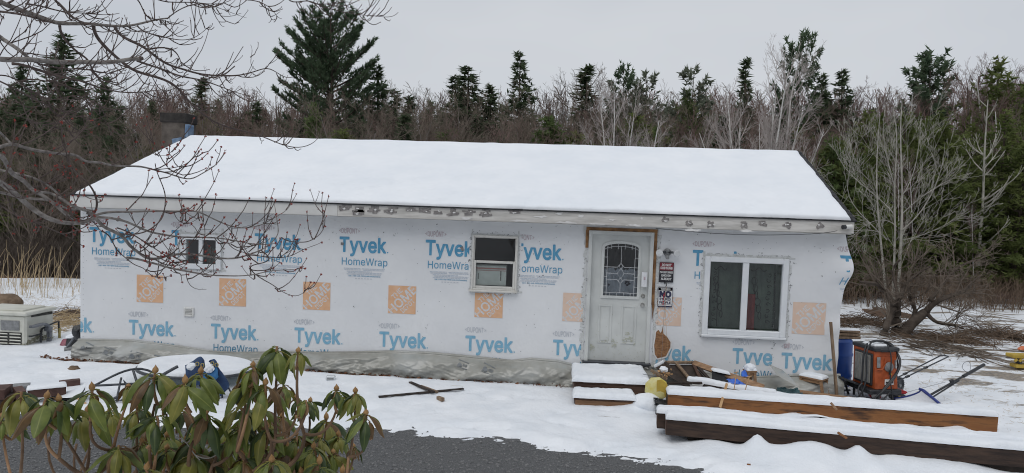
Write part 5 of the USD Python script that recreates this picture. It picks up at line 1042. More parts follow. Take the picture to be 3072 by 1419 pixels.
def apple_tree():
    p = atg(2695, 1015); Y = p[1]; o = thing('gnarled_apple_tree', 'low gnarled dark-trunked tree leaning right at the wood edge', 'tree', p); loc = lambda px, py, dy=0.0: aty(px, py, Y + dy) - p
    rg = np.random.default_rng(27); spec = [dict(wob=.1, up=.0, seg=6), dict(n=(8, 12), t=(.2, 1), ang=(25, 60), len=(.3, .6), fall=.3, wob=.14, up=.05, tip=.3), dict(n=(6, 9), t=(.1, 1), ang=(25, 60), len=(.4, .6), wob=.14, up=.04, seg=4), dict(n=(2, 4), t=(.2, 1), ang=(25, 60), len=(.4, .6), wob=.14, up=.02, seg=3)]
    st_ = [([(2690, 1020), (2688, 985), (2690, 940), (2680, 910)], .13, .6), ([(2700, 1018), (2722, 985), (2752, 955), (2778, 935)], .15, .62), ([(2650, 1010), (2660, 975), (2672, 945), (2684, 925)], .10, .5), ([(2778, 935), (2810, 905), (2860, 885), (2915, 850)], .075, .35), ([(2735, 965), (2740, 915), (2728, 880), (2740, 850)], .07, .4), ([(2680, 910), (2650, 870), (2620, 850), (2580, 845)], .07, .35), ([(2690, 940), (2705, 880), (2740, 830), (2790, 800)], .06, .4), ([(2778, 935), (2800, 960), (2850, 975), (2890, 985)], .05, .4), ([(2684, 925), (2690, 870), (2680, 820), (2700, 780)], .05, .4), ([(2790, 900), (2830, 850), (2880, 800), (2930, 780)], .045, .4)]
    for k, (pp, r, e) in enumerate(st_):
        c = curve([loc(a, b, rg.normal(0, .15)) for a, b in pp], 12); o_ = obj('trunk' if k < 3 else 'limb', B().tube(c, r * np.linspace(1, e, 12), 8), 'bark_brown', o, sm=True); out = {}
        if k >= 2:
            for t in np.sort(rg.uniform(.2, 1, 10)):
                i_ = int(t * 10); tan = unit(c[i_ + 1] - c[i_]); a = rg.uniform(0, 6.28); sd_ = unit(np.cross(tan, [math.cos(a), math.sin(a), .2])); g_ = math.radians(rg.uniform(30, 65)); grow(rg, c[i_], unit(tan * math.cos(g_) + sd_ * math.sin(g_)), rg.uniform(.5, 1.3), r * .25, 1, spec, out)
            obj('twigs', mesh_of(out, [1, 2, 3], 3, .0035), 'twig_brown', o_, kind='stuff')
apple_tree()
# piles of cut brush and dead grass at the edge of the field
def brush(name, label, pts, n, hgt, m_, seed, L=(.5, 1.3), r=.006):
    rg = np.random.default_rng(seed); mb = B(); P_ = [atg(a, b) for a, b in pts]
    for _ in range(n):
        k = rg.integers(0, len(P_) - 1); q = P_[k] + (P_[k + 1] - P_[k]) * rg.random() + np.array([rg.normal(0, .25), rg.normal(0, .28), 0]); q[2] = float(ground(q[0], q[1])) + .06 + abs(rg.normal(0, hgt * .5))
        a = rg.uniform(0, 6.28); l_ = rg.uniform(*L); d = np.array([math.cos(a), math.sin(a), rg.normal(.1, .3)]); t = np.linspace(-.5, .5, 4); c = q + d * (t * l_)[:, None] + np.array([0, 0, 1]) * (-(t ** 2) * l_ * rg.uniform(0, .8))[:, None] + rg.normal(0, .02, (4, 3)); c[:, 2] = np.maximum(c[:, 2], ground(c[:, 0], c[:, 1]) + .07)
        mb.tube(c, r * rg.uniform(.5, 1.6), 3, cap=False)
    for k in range(max(3, n // 130)):
        q = P_[k % (len(P_) - 1)] + (P_[k % (len(P_) - 1) + 1] - P_[k % (len(P_) - 1)]) * rg.random(); mb.blob((q[0], q[1], q[2]), (.32, .20, hgt * .35), k + seed, .5, 2)
    obj(name, mb, m_, label=label, cat='brush', kind='stuff')
brush('brush_pile', 'brown brush pile beside the right gable of the house', [(2510, 985), (2580, 975), (2650, 985)], 260, .16, 'brush_brown', 1)
brush('brush_pile', 'long low brush pile right of the gnarled tree', [(2720, 1020), (2790, 1025), (2870, 1035), (2930, 1040)], 270, .11, 'brush_brown', 2)
brush('brush_pile', 'reddish brush at the right edge of the field', [(2940, 1010), (3000, 1020), (3085, 1030)], 260, .20, 'brush_brown', 3)
brush('fallen_branches', 'bare branches fallen on the snow below the long brush pile', [(2740, 1045), (2850, 1060), (2960, 1085)], 90, .05, 'twig_brown', 4, (.8, 2.0), .010)
brush('dead_weeds', 'tangle of brown dead weeds between the white generator and the house corner', [(185, 985), (225, 980), (240, 1000)], 260, .22, 'dry_grass', 5, (.25, .6), .004)
brush('twig_litter', 'dark twigs lying on the snow left of the house corner', [(170, 960), (200, 950), (238, 965)], 120, .10, 'brush_brown', 6, (.4, 1.0), .005)
def undergrowth(label, p0, p1, y0, y1, n, h, m_, seed):
    rg = np.random.default_rng(seed); mb = B()
    for _ in range(n):
        Y = rg.uniform(y0, y1); x = aty(rg.uniform(p0, p1), 700, Y)[0]; l_ = rg.uniform(.4, 1) * h; z = float(ground(x, Y)); t = np.linspace(0, 1, 4); a = rg.uniform(0, 6.28); ln = rg.normal(0, .5)
        mb.tube(np.stack([x + math.cos(a) * ln * l_ * t ** 1.4, Y + math.sin(a) * ln * l_ * t ** 1.4, z + l_ * t], 1), np.linspace(.010, .004, 4), 3, cap=False)
        for _k in range(3): q = rg.uniform(.3, .9); b = rg.uniform(0, 6.28); c0 = np.array([x + math.cos(a) * ln * l_ * q ** 1.4, Y + math.sin(a) * ln * l_ * q ** 1.4, z + l_ * q]); mb.tube([c0, c0 + np.array([math.cos(b) * .5, math.sin(b) * .5, .55]) * l_ * .35], [.005, .003], 3, cap=False)
    obj('undergrowth', mb, m_, label=label, cat='undergrowth', kind='stuff')
undergrowth('dark tangled undergrowth behind the tall dry grass at the left', -120, 330, 9.0, 13.5, 2600, 1.5, 'bark_brown', 61)
undergrowth('brown tangled undergrowth along the wood edge at the right', 2480, 3130, 10.5, 17, 2400, 1.1, 'brush_brown', 62)
def grass():
    rg = np.random.default_rng(8); mb = B()
    for _ in range(200):
        px = rg.uniform(-60, 250); q = atg(px, rg.uniform(868, 905)) if rg.random() < .5 else atg(px, rg.uniform(855, 880)); big = rg.random() < .38
        l_ = rg.uniform(.6, 1.45) if big else rg.uniform(.2, .6); a = rg.uniform(0, 6.28); lean = abs(rg.normal(0, .30)); t = np.linspace(0, 1, 5); sx = 1 if rg.random() < .7 else -1
        c = q + np.stack([sx * abs(math.cos(a)) * lean * l_ * t ** 1.6, math.sin(a) * lean * l_ * t ** 1.6, l_ * t * (1 - .25 * lean * t)], 1); mb.tube(c, np.linspace(.008, .003, 5) * (1 if big else .6), 3, cap=False)
    obj('tall_dry_grass', mb, 'dry_grass', label='tall straw-coloured dead grass along the wood edge left of the house', cat='grass', kind='stuff')
grass()
def stubble():
    rg = np.random.default_rng(9); mb = B()
    for _ in range(1500):
        if rg.random() < .30: q = atg(rg.uniform(0, 240), rg.uniform(890, 950))
        else: q = atg(rg.uniform(2500, 3072), 985 + 330 * rg.random() ** 1.5)
        if q[0] < 12.6 and q[0] > 0: continue
        q[2] += .03
        for _k in range(3):
            l_ = rg.uniform(.04, .12); d = np.array([rg.normal(0, .6), rg.normal(0, .6), .8]); mb.tube([q, q + d * l_ * .6, q + d * l_ + [rg.normal(0, .03), 0, -.02]], .0018, 3, cap=False)
    obj('grass_stubble', mb, 'dry_grass', label='thin brown grass stubble poking through the snow of the field', cat='grass', kind='stuff')
stubble()
# ================================================================ things in the yard
def snow_on(parent, *a, **k): return obj('snow_layer', snow_patch(*a, **k), 'snow', parent, sm=True)
def beam(name, label, A, Bp, h, d, m_, mend=None, T=.06, seed=1, group=None, snow=True, R=.05, nu=110):
    """A, Bp: front top edge ends; h high, d deep (towards the house)."""
    A, Bp = np.array(A, float), np.array(Bp, float); U = unit(Bp - A); L = np.linalg.norm(Bp - A); V = unit(np.cross([0, 0, 1.0], U)); V[2] = 0; N = unit(np.cross(U, V))
    o = thing(name, label, 'timber', (0, 0, 0), 0, group)
    n = 60; s = np.linspace(0, L, n); prof = np.array([[0, 0], [0, -h], [d, -h], [d, 0]]); rg = np.random.default_rng(seed); X = np.zeros((n, 5, 3))
    for k in range(5):
        v_, z_ = prof[k % 4]; wz = (nz(s, s * 0 + (k % 4) * 7, 1.3, seed, 4) - .5) * .016; X[:, k] = A + U * s[:, None] + V * (v_ + wz)[:, None] + N * (z_ + (nz(s, s * 0 + (k % 4) * 7 + 3, 1.7, seed, 4) - .5) * .012)[:, None]
    mb = B().grid(X[:, ::-1]); mb.add(np.vstack([X[0, :4], X[-1, :4]]), [[0, 1, 2, 3], [7, 6, 5, 4]])
    obj('timber', mb, m_, o)
    if mend: obj('sawn_end', B().box(A + U * -.002 + V * d / 2 - N * h / 2, (.006, d - .006, h - .006), np.stack([U, V, N], 1), .001), mend, o)
    if snow: snow_on(o, A - U * .01 - V * .012 + N * .002, U, V, L + .02, d + .02, T, R, seed, nu=nu, nv=9, rag=.012)
    return o, U, V, N
# steps
def step(name, label, x0, x1, y0, y1, zt, hgt, m1, seed, T):
    o = thing(name, label, 'step', ((x0 + x1) / 2, (y0 + y1) / 2, 0)); w = x1 - x0; d = y1 - y0; c = np.array([0, 0, zt])
    obj('riser', B().box((0, -d / 2 + .02, zt - .035 - hgt / 2), (w - .04, .036, hgt), None, .004), m1, o)
    for s in (-1, 1): obj('stringer', B().box((s * (w / 2 - .03), .02, zt - .035 - hgt / 2), (.04, d - .05, hgt), None, .004), 'step_brown', o)
    for q in range(3): obj('tread_board', B().box((0, -d / 2 + d / 6 + q * d / 3, zt - .0175), (w, d / 3 - .008, .033), None, .005), 'step_brown', o)
    snow_on(o, np.array([-w / 2 - .015, -d / 2 - .03, zt + .001]), (1, 0, 0), (0, 1, 0), w + .03, d + .03, T, .07, seed, nu=50, nv=20, rag=.02)
    return o
step('wooden_step', 'upper dark wooden step under the door with thick snow on it', 8.27, 9.38, -1.0, -.13, .325, .20, 'step_brown', 3, .085)
step('wooden_step', 'lower tan-fronted wooden step with snow on it', 8.275, 9.13, -1.36, -1.02, .185, .15, 'step_tan', 5, .080)
obj('snow_clump', B().blob((9.30, -1.28, .12), (.22, .20, .15), 4, .2, 3).blob((9.45, -1.18, .10), (.14, .16, .11), 6, .3, 3), 'snow', sm=True, label='rounded clump of snow slumped against the right end of the lower step', cat='snow', kind='stuff')
# the great timbers
A0, A1 = atz(2004, 1183, .34), atz(2995, 1251, .34)
beam('long_timber', 'orange-brown squared timber, rearmost of the long snow-topped stack', A0, A1, .215, .24, 'timber_orange', 'timber_dark', .075, 11, R=.06)
B0, B1 = atz(2000, 1258, .36), atz(3072, 1352, .36); Ub = unit(B1 - B0); B1 = B0 + Ub * 5.0
_, U, V, N = beam('long_timber', 'dark wet front timber of the stack, running out of the picture at the right', B0, B1, .19, .20, 'timber_dark', 'step_brown', .065, 12, R=.05)
beam('long_timber', 'dark timber behind the front one, its end sticking out left', B0 + V * .225 - U * .10, B1 + V * .225 - U * .3, .19, .20, 'timber_dark', 'step_brown', .070, 13, R=.05)
beam('long_timber', 'low dark timber in the shadow under the front timber', B0 + V * .06 + U * .45 - N * .21, B1 + V * .06 - N * .21, .12, .22, 'dark_wood', None, .03, 14, snow=False)
for k, t in enumerate((.35, 1.9, 3.4)):
    obj('support_block', B().box(B0 + U * t + V * .36 - N * .28, (.16, .50, .18), np.stack([U, V, N], 1), .005), 'dark_wood', label=('dark wooden block propping the left end of the front timber', 'dark wooden block under the middle of the front timber', 'dark wooden block under the right part of the front timber')[k], cat='block')
xs_ = np.linspace(0, 1, 90); ys_ = np.linspace(0, 1, 26); Xs, Ys = np.meshgrid(xs_, ys_, indexing='ij'); F0, F1 = B0 + V * .44 - U * .02, B0 + U * 4.6 + V * .44; R0, R1 = A0 + np.array([.05, .03, 0]), A0 + (A1 - A0) * .98 + np.array([0, .03, 0])
Pf = (F0 + (F1 - F0) * Xs[..., None]) * (1 - Ys[..., None]) + (R0 + (R1 - R0) * Xs[..., None]) * Ys[..., None]
Pf[..., 2] = .385 - .215 * smooth(0, .75, Ys) + .09 * (nz(Pf[..., 0], Pf[..., 1], 1.5, 15, 4) - .5) * 2 - .25 * smooth(.05, 0, Xs) + .02 * np.exp(-((Xs - .40) / .03) ** 2) - .12 * smooth(.9, 1, Xs)
obj('snow_bank', B().grid(Pf), 'snow', sm=True, label='bank of snow filling the gap between the orange timber and the front timbers', cat='snow', kind='stuff')
# scraps of wood
def stick(name, label, a, b, w, h, m_, cat='board', up=(0, 0, 1), snow=0, seed=1, group=None):
    a, b = np.array(a, float), np.array(b, float); o = thing(name, label, cat, (0, 0, 0), 0, group); d = unit(b - a); s = unit(np.cross(up, d)); u_ = np.cross(d, s)
    obj('board', B().bar(a, b, w, h, up), m_, o)
    if snow: snow_on(o, a - s * w / 2 + u_ * h / 2, d, s, np.linalg.norm(b - a), w, snow, min(.04, w * .4), seed, nu=40, nv=7, rag=.008)
    return o
def chip(label, a, b, w, m_='timber_orange', lift=.03, h=.018): stick('wood_chip', label, atz(*a), atz(*b), w, h, m_, 'wood scrap')
_a, _b = ats(2113, 1333), ats(2150, 1350); stick('wood_chip', 'orange wood chip lying on the snow left of the front timber', _a + [0, 0, .045], _b + [0, 0, .03], .06, .03, 'timber_orange', 'wood scrap')
chip('orange splinter resting on the front timber', (2513, 1297, .44), (2541, 1315, .40), .035)
chip('split splinter standing on the orange timber', (2492, 1208, .44), (2511, 1230, .36), .05, 'wood_x')
chip('tiny red-brown chip on the snow near the gravel', (2241, 1393, .09), (2252, 1394, .09), .015)
stick('lath', 'pale lath leaning across the orange timber', aty(2181, 1150, -1.35), aty(2160, 1222, -1.72), .035, .015, 'fresh_wood', up=(0, -1, .3))
for a, b, lb in (((2209, 1117), (2201, 1173), 'left of two thin stakes standing in the snow pile'), ((2248, 1130), (2232, 1173), 'right of two thin stakes standing in the snow pile')):
    t_, b_ = aty(*a, -1.15), aty(*b, -1.2); o = thing('thin_stake', lb, 'stake'); obj('shaft', B().tube([t_, b_ - [0, 0, .05]], .006, 6), 'fresh_wood', o); obj('crosspiece', B().tube([t_ + [-.035, 0, -.004], t_ + [.03, 0, .008]], .006, 6), 'fresh_wood', o)
stick('long_board', 'weathered tan board slanting down from the wall across the rubbish', aty(2080, 1089, -.14), aty(2290, 1163, -.85), .095, .035, 'wood_x', up=(0, -.75, .65), snow=0)
stick('snow_topped_plank', 'dark plank under a long rounded strip of snow in the rubbish pile', aty(2060, 1143, -.85), aty(2330, 1190, -1.12), .14, .035, 'dark_wood', snow=.065, seed=21)
stick('dark_bar', 'dark wooden bar lying level in front of the slatted crate', aty(1972, 1149, -1.02), aty(2106, 1149, -1.0), .035, .03, 'dark_wood')
stick('short_board', 'short brown board tilted above the yellow disc', aty(1952, 1110, -.98), aty(2001, 1138, -1.0), .05, .035, 'weathered_wood')
stick('thin_lath', 'thin grey lath poking left over the upper step', aty(1928, 1122, -.98), aty(1976, 1132, -.96), .008, .008, 'grey_pipe')
# slatted crate leaning on the wall
def crate():
    o = thing('slatted_crate', 'dark slatted wooden crate leaning on the wall right of the steps', 'crate')
    tl, tr_, bl, br = aty(1996, 1087, -.10), aty(2082, 1087, -.10), aty(2062, 1166, -.72), aty(2140, 1152, -.66)
    nrm = unit(np.cross(tr_ - tl, bl - tl)); nrm = nrm if nrm[1] < 0 else -nrm
    obj('back_panel', B().add(np.array([tl, tr_, br, bl, tl - nrm * .02, tr_ - nrm * .02, br - nrm * .02, bl - nrm * .02]) - nrm * .05, [[0, 1, 2, 3], [7, 6, 5, 4], [0, 4, 5, 1], [1, 5, 6, 2], [2, 6, 7, 3], [3, 7, 4, 0]]), 'dark_wood', o)
    obj('top_rail', B().bar(tl, tr_, .045, .03, nrm), 'weathered_wood', o)
    for a, b, m_ in ((tl, bl, 'dark_wood'), (tl + (tr_ - tl) * .36, bl + (br - bl) * .34, 'weathered_wood'), (tl + (tr_ - tl) * .95, bl + (br - bl) * .62, 'step_brown'), (tr_, br, 'dark_wood')): obj('slat', B().bar(a, b, .045, .035, nrm), m_, o)
    e = aty(1966, 1104, -.35); obj('side_board', B().add(np.array([tl, e, bl + [0, 0, .02], tl + nrm * -.03, e + [.01, .03, 0], bl + [0, .03, 0]]), [[0, 1, 2], [5, 4, 3], [0, 3, 4], [0, 4, 1], [1, 4, 5], [1, 5, 2]]), 'dark_wood', o)
    snow_on(o, e + [-.01, 0, .004], unit(tl - e), (0, 1, 0), np.linalg.norm(tl - e) * .95, .07, .035, .03, 31, nu=16, nv=6, rag=.004)
    obj('back_fill', B().blob(aty(2060, 1120, -.12), (.02, .02, .03), 1), 'osb', o)
crate()
def disc():
    c = aty(1969, 1166, -1.2); o = thing('yellow_disc', 'dented pale yellow plastic disc with a brighter folded edge propped by the steps', 'disc', c)
    R = rot('z', -.25) @ rot('x', 1.25); prof = [(0, .028), (.06, .026), (.13, .012), (.165, -.008), (.172, -.018), (.165, -.022), (0, .01)]
    obj('dish', B().lathe(prof, (0, 0, 0), 9, R), 'yellow_dome', o, sm=25)
    h = Polygon([(-.015, .13), (.05, .145), (.13, .09), (.15, .0), (.12, -.1), (.03, -.155), (-.01, -.09)])
    obj('folded_edge', B().prism(h, lambda v: np.stack([v[:, 0] + .015, -v[:, 2] - .035 - .15 * v[:, 0] ** 2, v[:, 1]], 1) @ rot('z', -.1).T, .006), 'yellow_paint', o)
    obj('number_mark', B().prism(shapely.Point(.03, -.04).buffer(.022).difference(shapely.Point(.03, -.04).buffer(.014)), lambda v: np.stack([v[:, 0] + .015, -v[:, 2] - .044, v[:, 1]], 1), .002), 'teal_plastic', o)
disc()
o = thing('shredded_foam', 'tan shredded clump capped with snow beside the slatted crate', 'debris', aty(1991, 1119, -.92)); rg_ = np.random.default_rng(3); mb = B()
for _ in range(60): p = rg_.normal(0, 1, 3) * [.045, .04, .03]; mb.box(p, rg_.uniform(.008, .03, 3), rot('z', rg_.uniform(0, 6)) @ rot('x', rg_.uniform(0, 6)), .002)
obj('shreds', mb, 'fresh_wood', o, kind='stuff'); obj('snow_cap', B().blob((0, 0, .055), (.06, .055, .045), 8, .35, 3), 'snow', o, sm=True)
tb = thing('plastic_tub', 'small white tapered plastic tub in the rubbish pile', 'tub', aty(2088, 1168, -.95)); obj('tub_wall', B().lathe([(.07, 0), (.10, .085), (.106, .085), (.106, .095), (.094, .095), (.066, .008), (0, .006)], (0, 0, 0), 20), 'white_plastic', tb, sm=40)
sc_ = thing('black_board', 'black flat panel standing in the rubbish under the wall', 'panel'); q = [aty(2137, 1111, -.5), aty(2189, 1122, -.5), aty(2189, 1150, -.55), aty(2137, 1146, -.55)]
obj('panel', B().add(np.array(q + [p + [0, .03, 0] for p in q]), [[0, 1, 2, 3], [7, 6, 5, 4], [0, 4, 5, 1], [1, 5, 6, 2], [2, 6, 7, 3], [3, 7, 4, 0]]), 'black_metal', sc_); snow_on(sc_, q[0] + [0, -.06, .0], unit(q[1] - q[0]), (0, 1, 0), .26, .14, .035, .03, 33, nu=16, nv=8)
def sheet(name, label, px, y, m_, seed, cat, amp=.03, n=18):
    c = [aty(a, b, yy) for (a, b), yy in zip(px, y)]; u, v = np.meshgrid(np.linspace(0, 1, n), np.linspace(0, 1, n), indexing='ij')
    X = (c[0] * ((1 - u) * (1 - v))[..., None] + c[1] * (u * (1 - v))[..., None] + c[2] * (u * v)[..., None] + c[3] * ((1 - u) * v)[..., None]); k = meshkit.fbm(X * 11 + seed, 4, seed) - .5
    X = X + np.stack([k * amp, -np.abs(k) * amp * 2, k * amp * 1.6], -1); return obj(name, B().grid(X), m_, label=label, cat=cat, sm=50)
sheet('blue_tarp', 'crumpled bright blue tarp scrap under the slanting board', [(2180, 1136), (2212, 1136), (2250, 1160), (2192, 1152)], [-.75, -.7, -.95, -1.0], 'tarp_blue', 3, 'tarp', .06)
sheet('blue_tarp', 'small blue tarp scrap beside the snow-capped stool', [(2222, 1117), (2236, 1108), (2248, 1128), (2226, 1128)], [-.5, -.45, -.6, -.62], 'tarp_blue', 5, 'tarp', .05)
sheet('teal_tarp', 'dark teal plastic scrap at the right of the rubbish pile', [(2330, 1163), (2390, 1162), (2410, 1182), (2340, 1182)], [-.4, -.35, -.8, -.85], 'teal_plastic', 7, 'tarp', .08)
sheet('teal_tarp', 'dark teal plastic scrap left of the thin stakes', [(2128, 1156), (2155, 1160), (2150, 1176), (2120, 1172)], [-.9, -.85, -1.0, -1.05], 'teal_plastic', 9, 'tarp', .08)
sheet('black_bag', 'crumpled black bag in the gap under the left end of the orange timber', [(1956, 1194), (2015, 1200), (2020, 1240), (1968, 1240)], [-1.35, -1.3, -1.7, -1.75], 'black_metal', 11, 'bag', .12)
sheet('blue_rag', 'scrap of blue cloth beside the yellow disc', [(1944, 1187), (1955, 1188), (1957, 1198), (1946, 1197)], [-1.3, -1.28, -1.35, -1.36], 'tarp_blue', 13, 'rag', .04)
obj('snow_mound', B().blob(aty(2250, 1176, -.95) - [0, 0, .06], (.75, .30, .09), 21, .25, 4).blob(aty(2120, 1172, -.85) - [0, 0, .07], (.35, .2, .08), 23, .3, 3), 'snow', sm=True, label='snow lying over the rubbish behind the orange timber', cat='snow', kind='stuff')
# small wooden stools
def stool(label, base, w, d, h, rz, seed, spl=.05):
    o = thing('step_stool', label, 'stool', base, rz); obj('seat', B().box((0, 0, h - .015), (w, d, .03), None, .006), 'wood_x', o)
    for sx in (-1, 1):
        for sy in (-1, 1): obj('leg', B().bar((sx * (w / 2 - .03), sy * (d / 2 - .025), h - .03), (sx * (w / 2 - .03 + spl), sy * (d / 2 - .015), 0), .04, .035, (0, 1, 0)), 'wood_x', o)
    for sy in (-1, 1): obj('apron', B().box((0, sy * (d / 2 - .03), h - .055), (w - .06, .02, .05), None, .003), 'wood_x', o)
    snow_on(o, np.array([-w / 2, -d / 2, h]), (1, 0, 0), (0, 1, 0), w, d, .045, .05, seed, nu=24, nv=16, rag=.01)
b_ = atz(2440, 1180, .10); stool('small wooden step stool with a pad of snow near the right corner', (b_[0], b_[1] + .02, b_[2]), .36, .24, .26, -.75, 41)
b_ = aty(2248, 1142, -.45); stool('little wooden stool with a tall snow cap against the wall', b_, .16, .16, .17, .2, 43, .01)
obj('snow_cap', B().blob(aty(2250, 1104, -.45), (.085, .08, .07), 9, .25, 3), 'snow', sm=True, label='tall cap of snow on the little stool by the wall', cat='snow', kind='stuff')
stick('lying_board', 'tan board lying under the step stool towards the orange machine', atz(2392, 1176, .16), atz(2610, 1206, .13), .13, .05, 'wood_x')
stick('tall_stake', 'tall weathered stake leaning upright at the right corner of the house', aty(2492, 966, -.16), atz(2511, 1196, .08), .035, .05, 'weathered_wood', 'stake', up=(0, 1, 0))
# blue barrel with planks on it, beyond the corner
p = atz(2545, 1163, .08); p[1] += .35; br_ = thing('blue_barrel', 'blue plastic barrel behind the right corner of the house', 'barrel', (HX + .24, .75, -.06))
obj('barrel_body', B().lathe([(0, 0), (.26, 0), (.285, .03), (.285, .25), (.295, .27), (.295, .30), (.285, .32), (.285, .60), (.295, .62), (.295, .65), (.285, .67), (.28, .86), (.25, .90), (0, .90)], (0, 0, 0), 28), 'barrel_blue', br_, sm=35)
for k in range(3): stick('plank_stack', ('lowest plank lying on the blue barrel', 'middle plank lying on the blue barrel', 'top plank lying on the blue barrel')[k], (HX - .05 + .03 * k, .55 + .06 * k, .868 + .05 * k), (HX + .60, .72, .86 + .05 * k), .16, .035, 'weathered_wood', snow=.02 if k == 2 else 0)
# orange machine
def machine():
    p = atz(2620, 1196, .08); s = (p[1] - CAM[1]) / 2075 * 1.0; o = thing('orange_machine', 'orange boxy machine with a grey side grille, black handles and coiled black hoses', 'machine', p, .24)
    # local: x right along the orange face, y away, z up
    w, d, h, z0 = .40, .50, .56, .22
    obj('body', B().add(*(lambda v, f: (v, f))(np.array([[-w / 2 + .02, -d / 2, z0], [w / 2, -d / 2, z0], [w / 2 - .03, -d / 2 + .04, z0 + h], [-w / 2, -d / 2 + .04, z0 + h], [-w / 2 + .02, d / 2, z0], [w / 2, d / 2, z0], [w / 2 - .03, d / 2, z0 + h], [-w / 2, d / 2, z0 + h]]), [[0, 1, 2, 3], [5, 4, 7, 6], [4, 0, 3, 7], [1, 5, 6, 2], [3, 2, 6, 7], [4, 5, 1, 0]])), 'orange_paint', o)
    obj('moulding', B().tube([(-w / 2 + .03, -d / 2 - .004, z0 + .30), (-.08, -d / 2 - .006, z0 + .30), (-.03, -d / 2 + .01, z0 + .36), (-.02, -d / 2 + .025, z0 + .46)], .008, 6).tube([(.0, -d / 2 - .006, z0 + .16), (.08, -d / 2 - .006, z0 + .17), (.13, -d / 2 - .004, z0 + .10)], .008, 6).tube([(-.10, -d / 2 + .03, z0 + .50), (.12, -d / 2 + .03, z0 + .50)], .006, 6), 'orange_paint', o)
    obj('side_grille', B().box((-w / 2 - .002, .0, z0 + h * .5), (.03, d - .10, h - .08), rot('y', -.03), .008), 'black_metal', o)
    g = obj('grille_panel', B().box((-w / 2 - .020, .0, z0 + h * .5), (.02, d - .16, h - .14), rot('y', -.03), .004), 'grille_grey', o)
    for k in range(9): obj('grille_bar', B().box((-w / 2 - .033, -d / 2 + .11 + k * (d - .22) / 8, z0 + h * .5), (.008, .010, h - .15), rot('y', -.03), .002), 'grey_device', g)
    obj('top_cover', B().box((0, .02, z0 + h + .03), (w + .03, d + .02, .06), None, .022).box((0, -d / 2 + .03, z0 + h + .02), (w * .55, .06, .05), None, .015), 'black_metal', o)
    obj('handle', B().tube(curve([(-w / 2 - .01, -.12, z0 + h + .02), (-w / 2 + .02, -.10, z0 + h + .11), (0, -.08, z0 + h + .13), (w / 2 - .03, -.10, z0 + h + .09), (w / 2, -.14, z0 + h + .0)], 20), .013, 8), 'black_metal', o)
    snow_on(o, np.array([-.13, -.12, z0 + h + .058]), (1, 0, 0), (0, 1, 0), .24, .28, .035, .04, 44, nu=16, nv=14)
    obj('base_frame', B().box((-.02, 0, z0 - .04), (w + .14, d + .08, .07), None, .012).box((-w / 2 - .14, .05, z0 + .03), (.22, d - .1, .03), rot('y', .35), .006), 'black_metal', o)
    obj('knob', B().lathe([(0, .03), (.03, .03), (.07, .012), (.075, 0)], (.045, -d / 2 + .015, z0 + .33), 22, rot('x', math.pi / 2)), 'grey_device', o, sm=40)
    obj('label_plate', B().box((.05, -d / 2 - .004, z0 + .105), (.15, .012, .085), None, .004), 'white_plastic', o); obj('latch', B().box((.05, -d / 2 - .012, z0 + .10), (.12, .012, .022), None, .004).box((.04, -d / 2 - .012, z0 + .255), (.02, .02, .07), None, .004), 'black_metal', o)
    obj('light_panel', B().box((-.135, -d / 2 + .012, z0 + .40), (.055, .014, .16), rot('x', -.08), .006).box((.155, -d / 2 + .015, z0 + .37), (.03, .014, .12), rot('x', -.08), .006), 'grey_device', o); obj('yellow_button', B().lathe([(0, .012), (.014, .010), (.016, 0)], (.065, -d / 2 - .002, z0 + .225), 12, rot('x', math.pi / 2)), 'yellow_paint', o)
    hz = z0 + h
    for k, (pp, r) in enumerate([([(.19, -.22, hz - .04), (.16, -.31, hz - .20), (.05, -.34, hz - .36), (-.08, -.35, hz - .50), (-.20, -.33, .08)], .020), ([(.20, -.23, hz - .05), (.14, -.33, hz - .22), (.02, -.36, hz - .40), (-.12, -.36, hz - .55), (-.30, -.30, .05)], .014),
                                ([(.02, -.20, hz + .10), (.03, -.29, hz - .1), (.02, -.31, hz - .4), (.03, -.33, .25), (.06, -.34, .03)], .009), ([(-.20, -.05, hz + .09), (-.30, -.12, hz - .05), (-.33, -.15, hz - .35), (-.35, -.18, .22), (-.33, -.25, .05)], .014),
                                ([(-.18, -.10, hz + .10), (-.28, -.16, hz), (-.30, -.20, hz - .3), (-.36, -.22, .20), (-.45, -.2, .06)], .012), ([(.20, -.10, hz + .02), (.25, -.14, hz - .12), (.255, -.16, hz - .30), (.23, -.18, z0 + .05)], .009), ([(-.36, -.2, .30), (-.42, -.26, .12), (-.30, -.34, .05), (-.12, -.36, .10), (.0, -.34, .20)], .013),
                                ([(-.10, .05, hz + .07), (.05, -.02, hz + .12), (.17, -.12, hz + .06), (.21, -.2, hz - .06)], .018)]): obj('hose', B().tube(curve(pp, 26), r, 7), 'black_metal', o, sm=True)
    return o, p
machine()
fr_ = thing('black_stand', 'black metal stand legs and clutter under the left of the orange machine', 'stand'); a_ = atz(2530, 1180, .08)
for (x0, z0_, x1, z1_) in ((-.02, .02, -.12, .26), (.06, .0, .02, .24), (-.12, .05, .14, .03), (.14, .0, .20, .30)): obj('strut', B().tube([a_ + [x0, -.05, z0_], a_ + [x1, .1, z1_]], .018, 6), 'black_metal', fr_)
jk = thing('red_jack', 'low red hand jack lying in front of the orange machine', 'jack', atz(2660, 1192, .08) + [0, -.12, 0], -.1)
obj('jack_arm', B().box((.0, 0, .13), (.42, .05, .035), rot('y', .05), .008).box((.16, 0, .15), (.14, .04, .025), rot('y', .3), .006), 'red_paint', jk); obj('jack_body', B().box((-.22, .02, .07), (.16, .10, .12), None, .015), 'red_paint', jk); obj('jack_plate', B().box((-.02, .03, .155), (.22, .12, .012), None, .003), 'grey_device', jk)
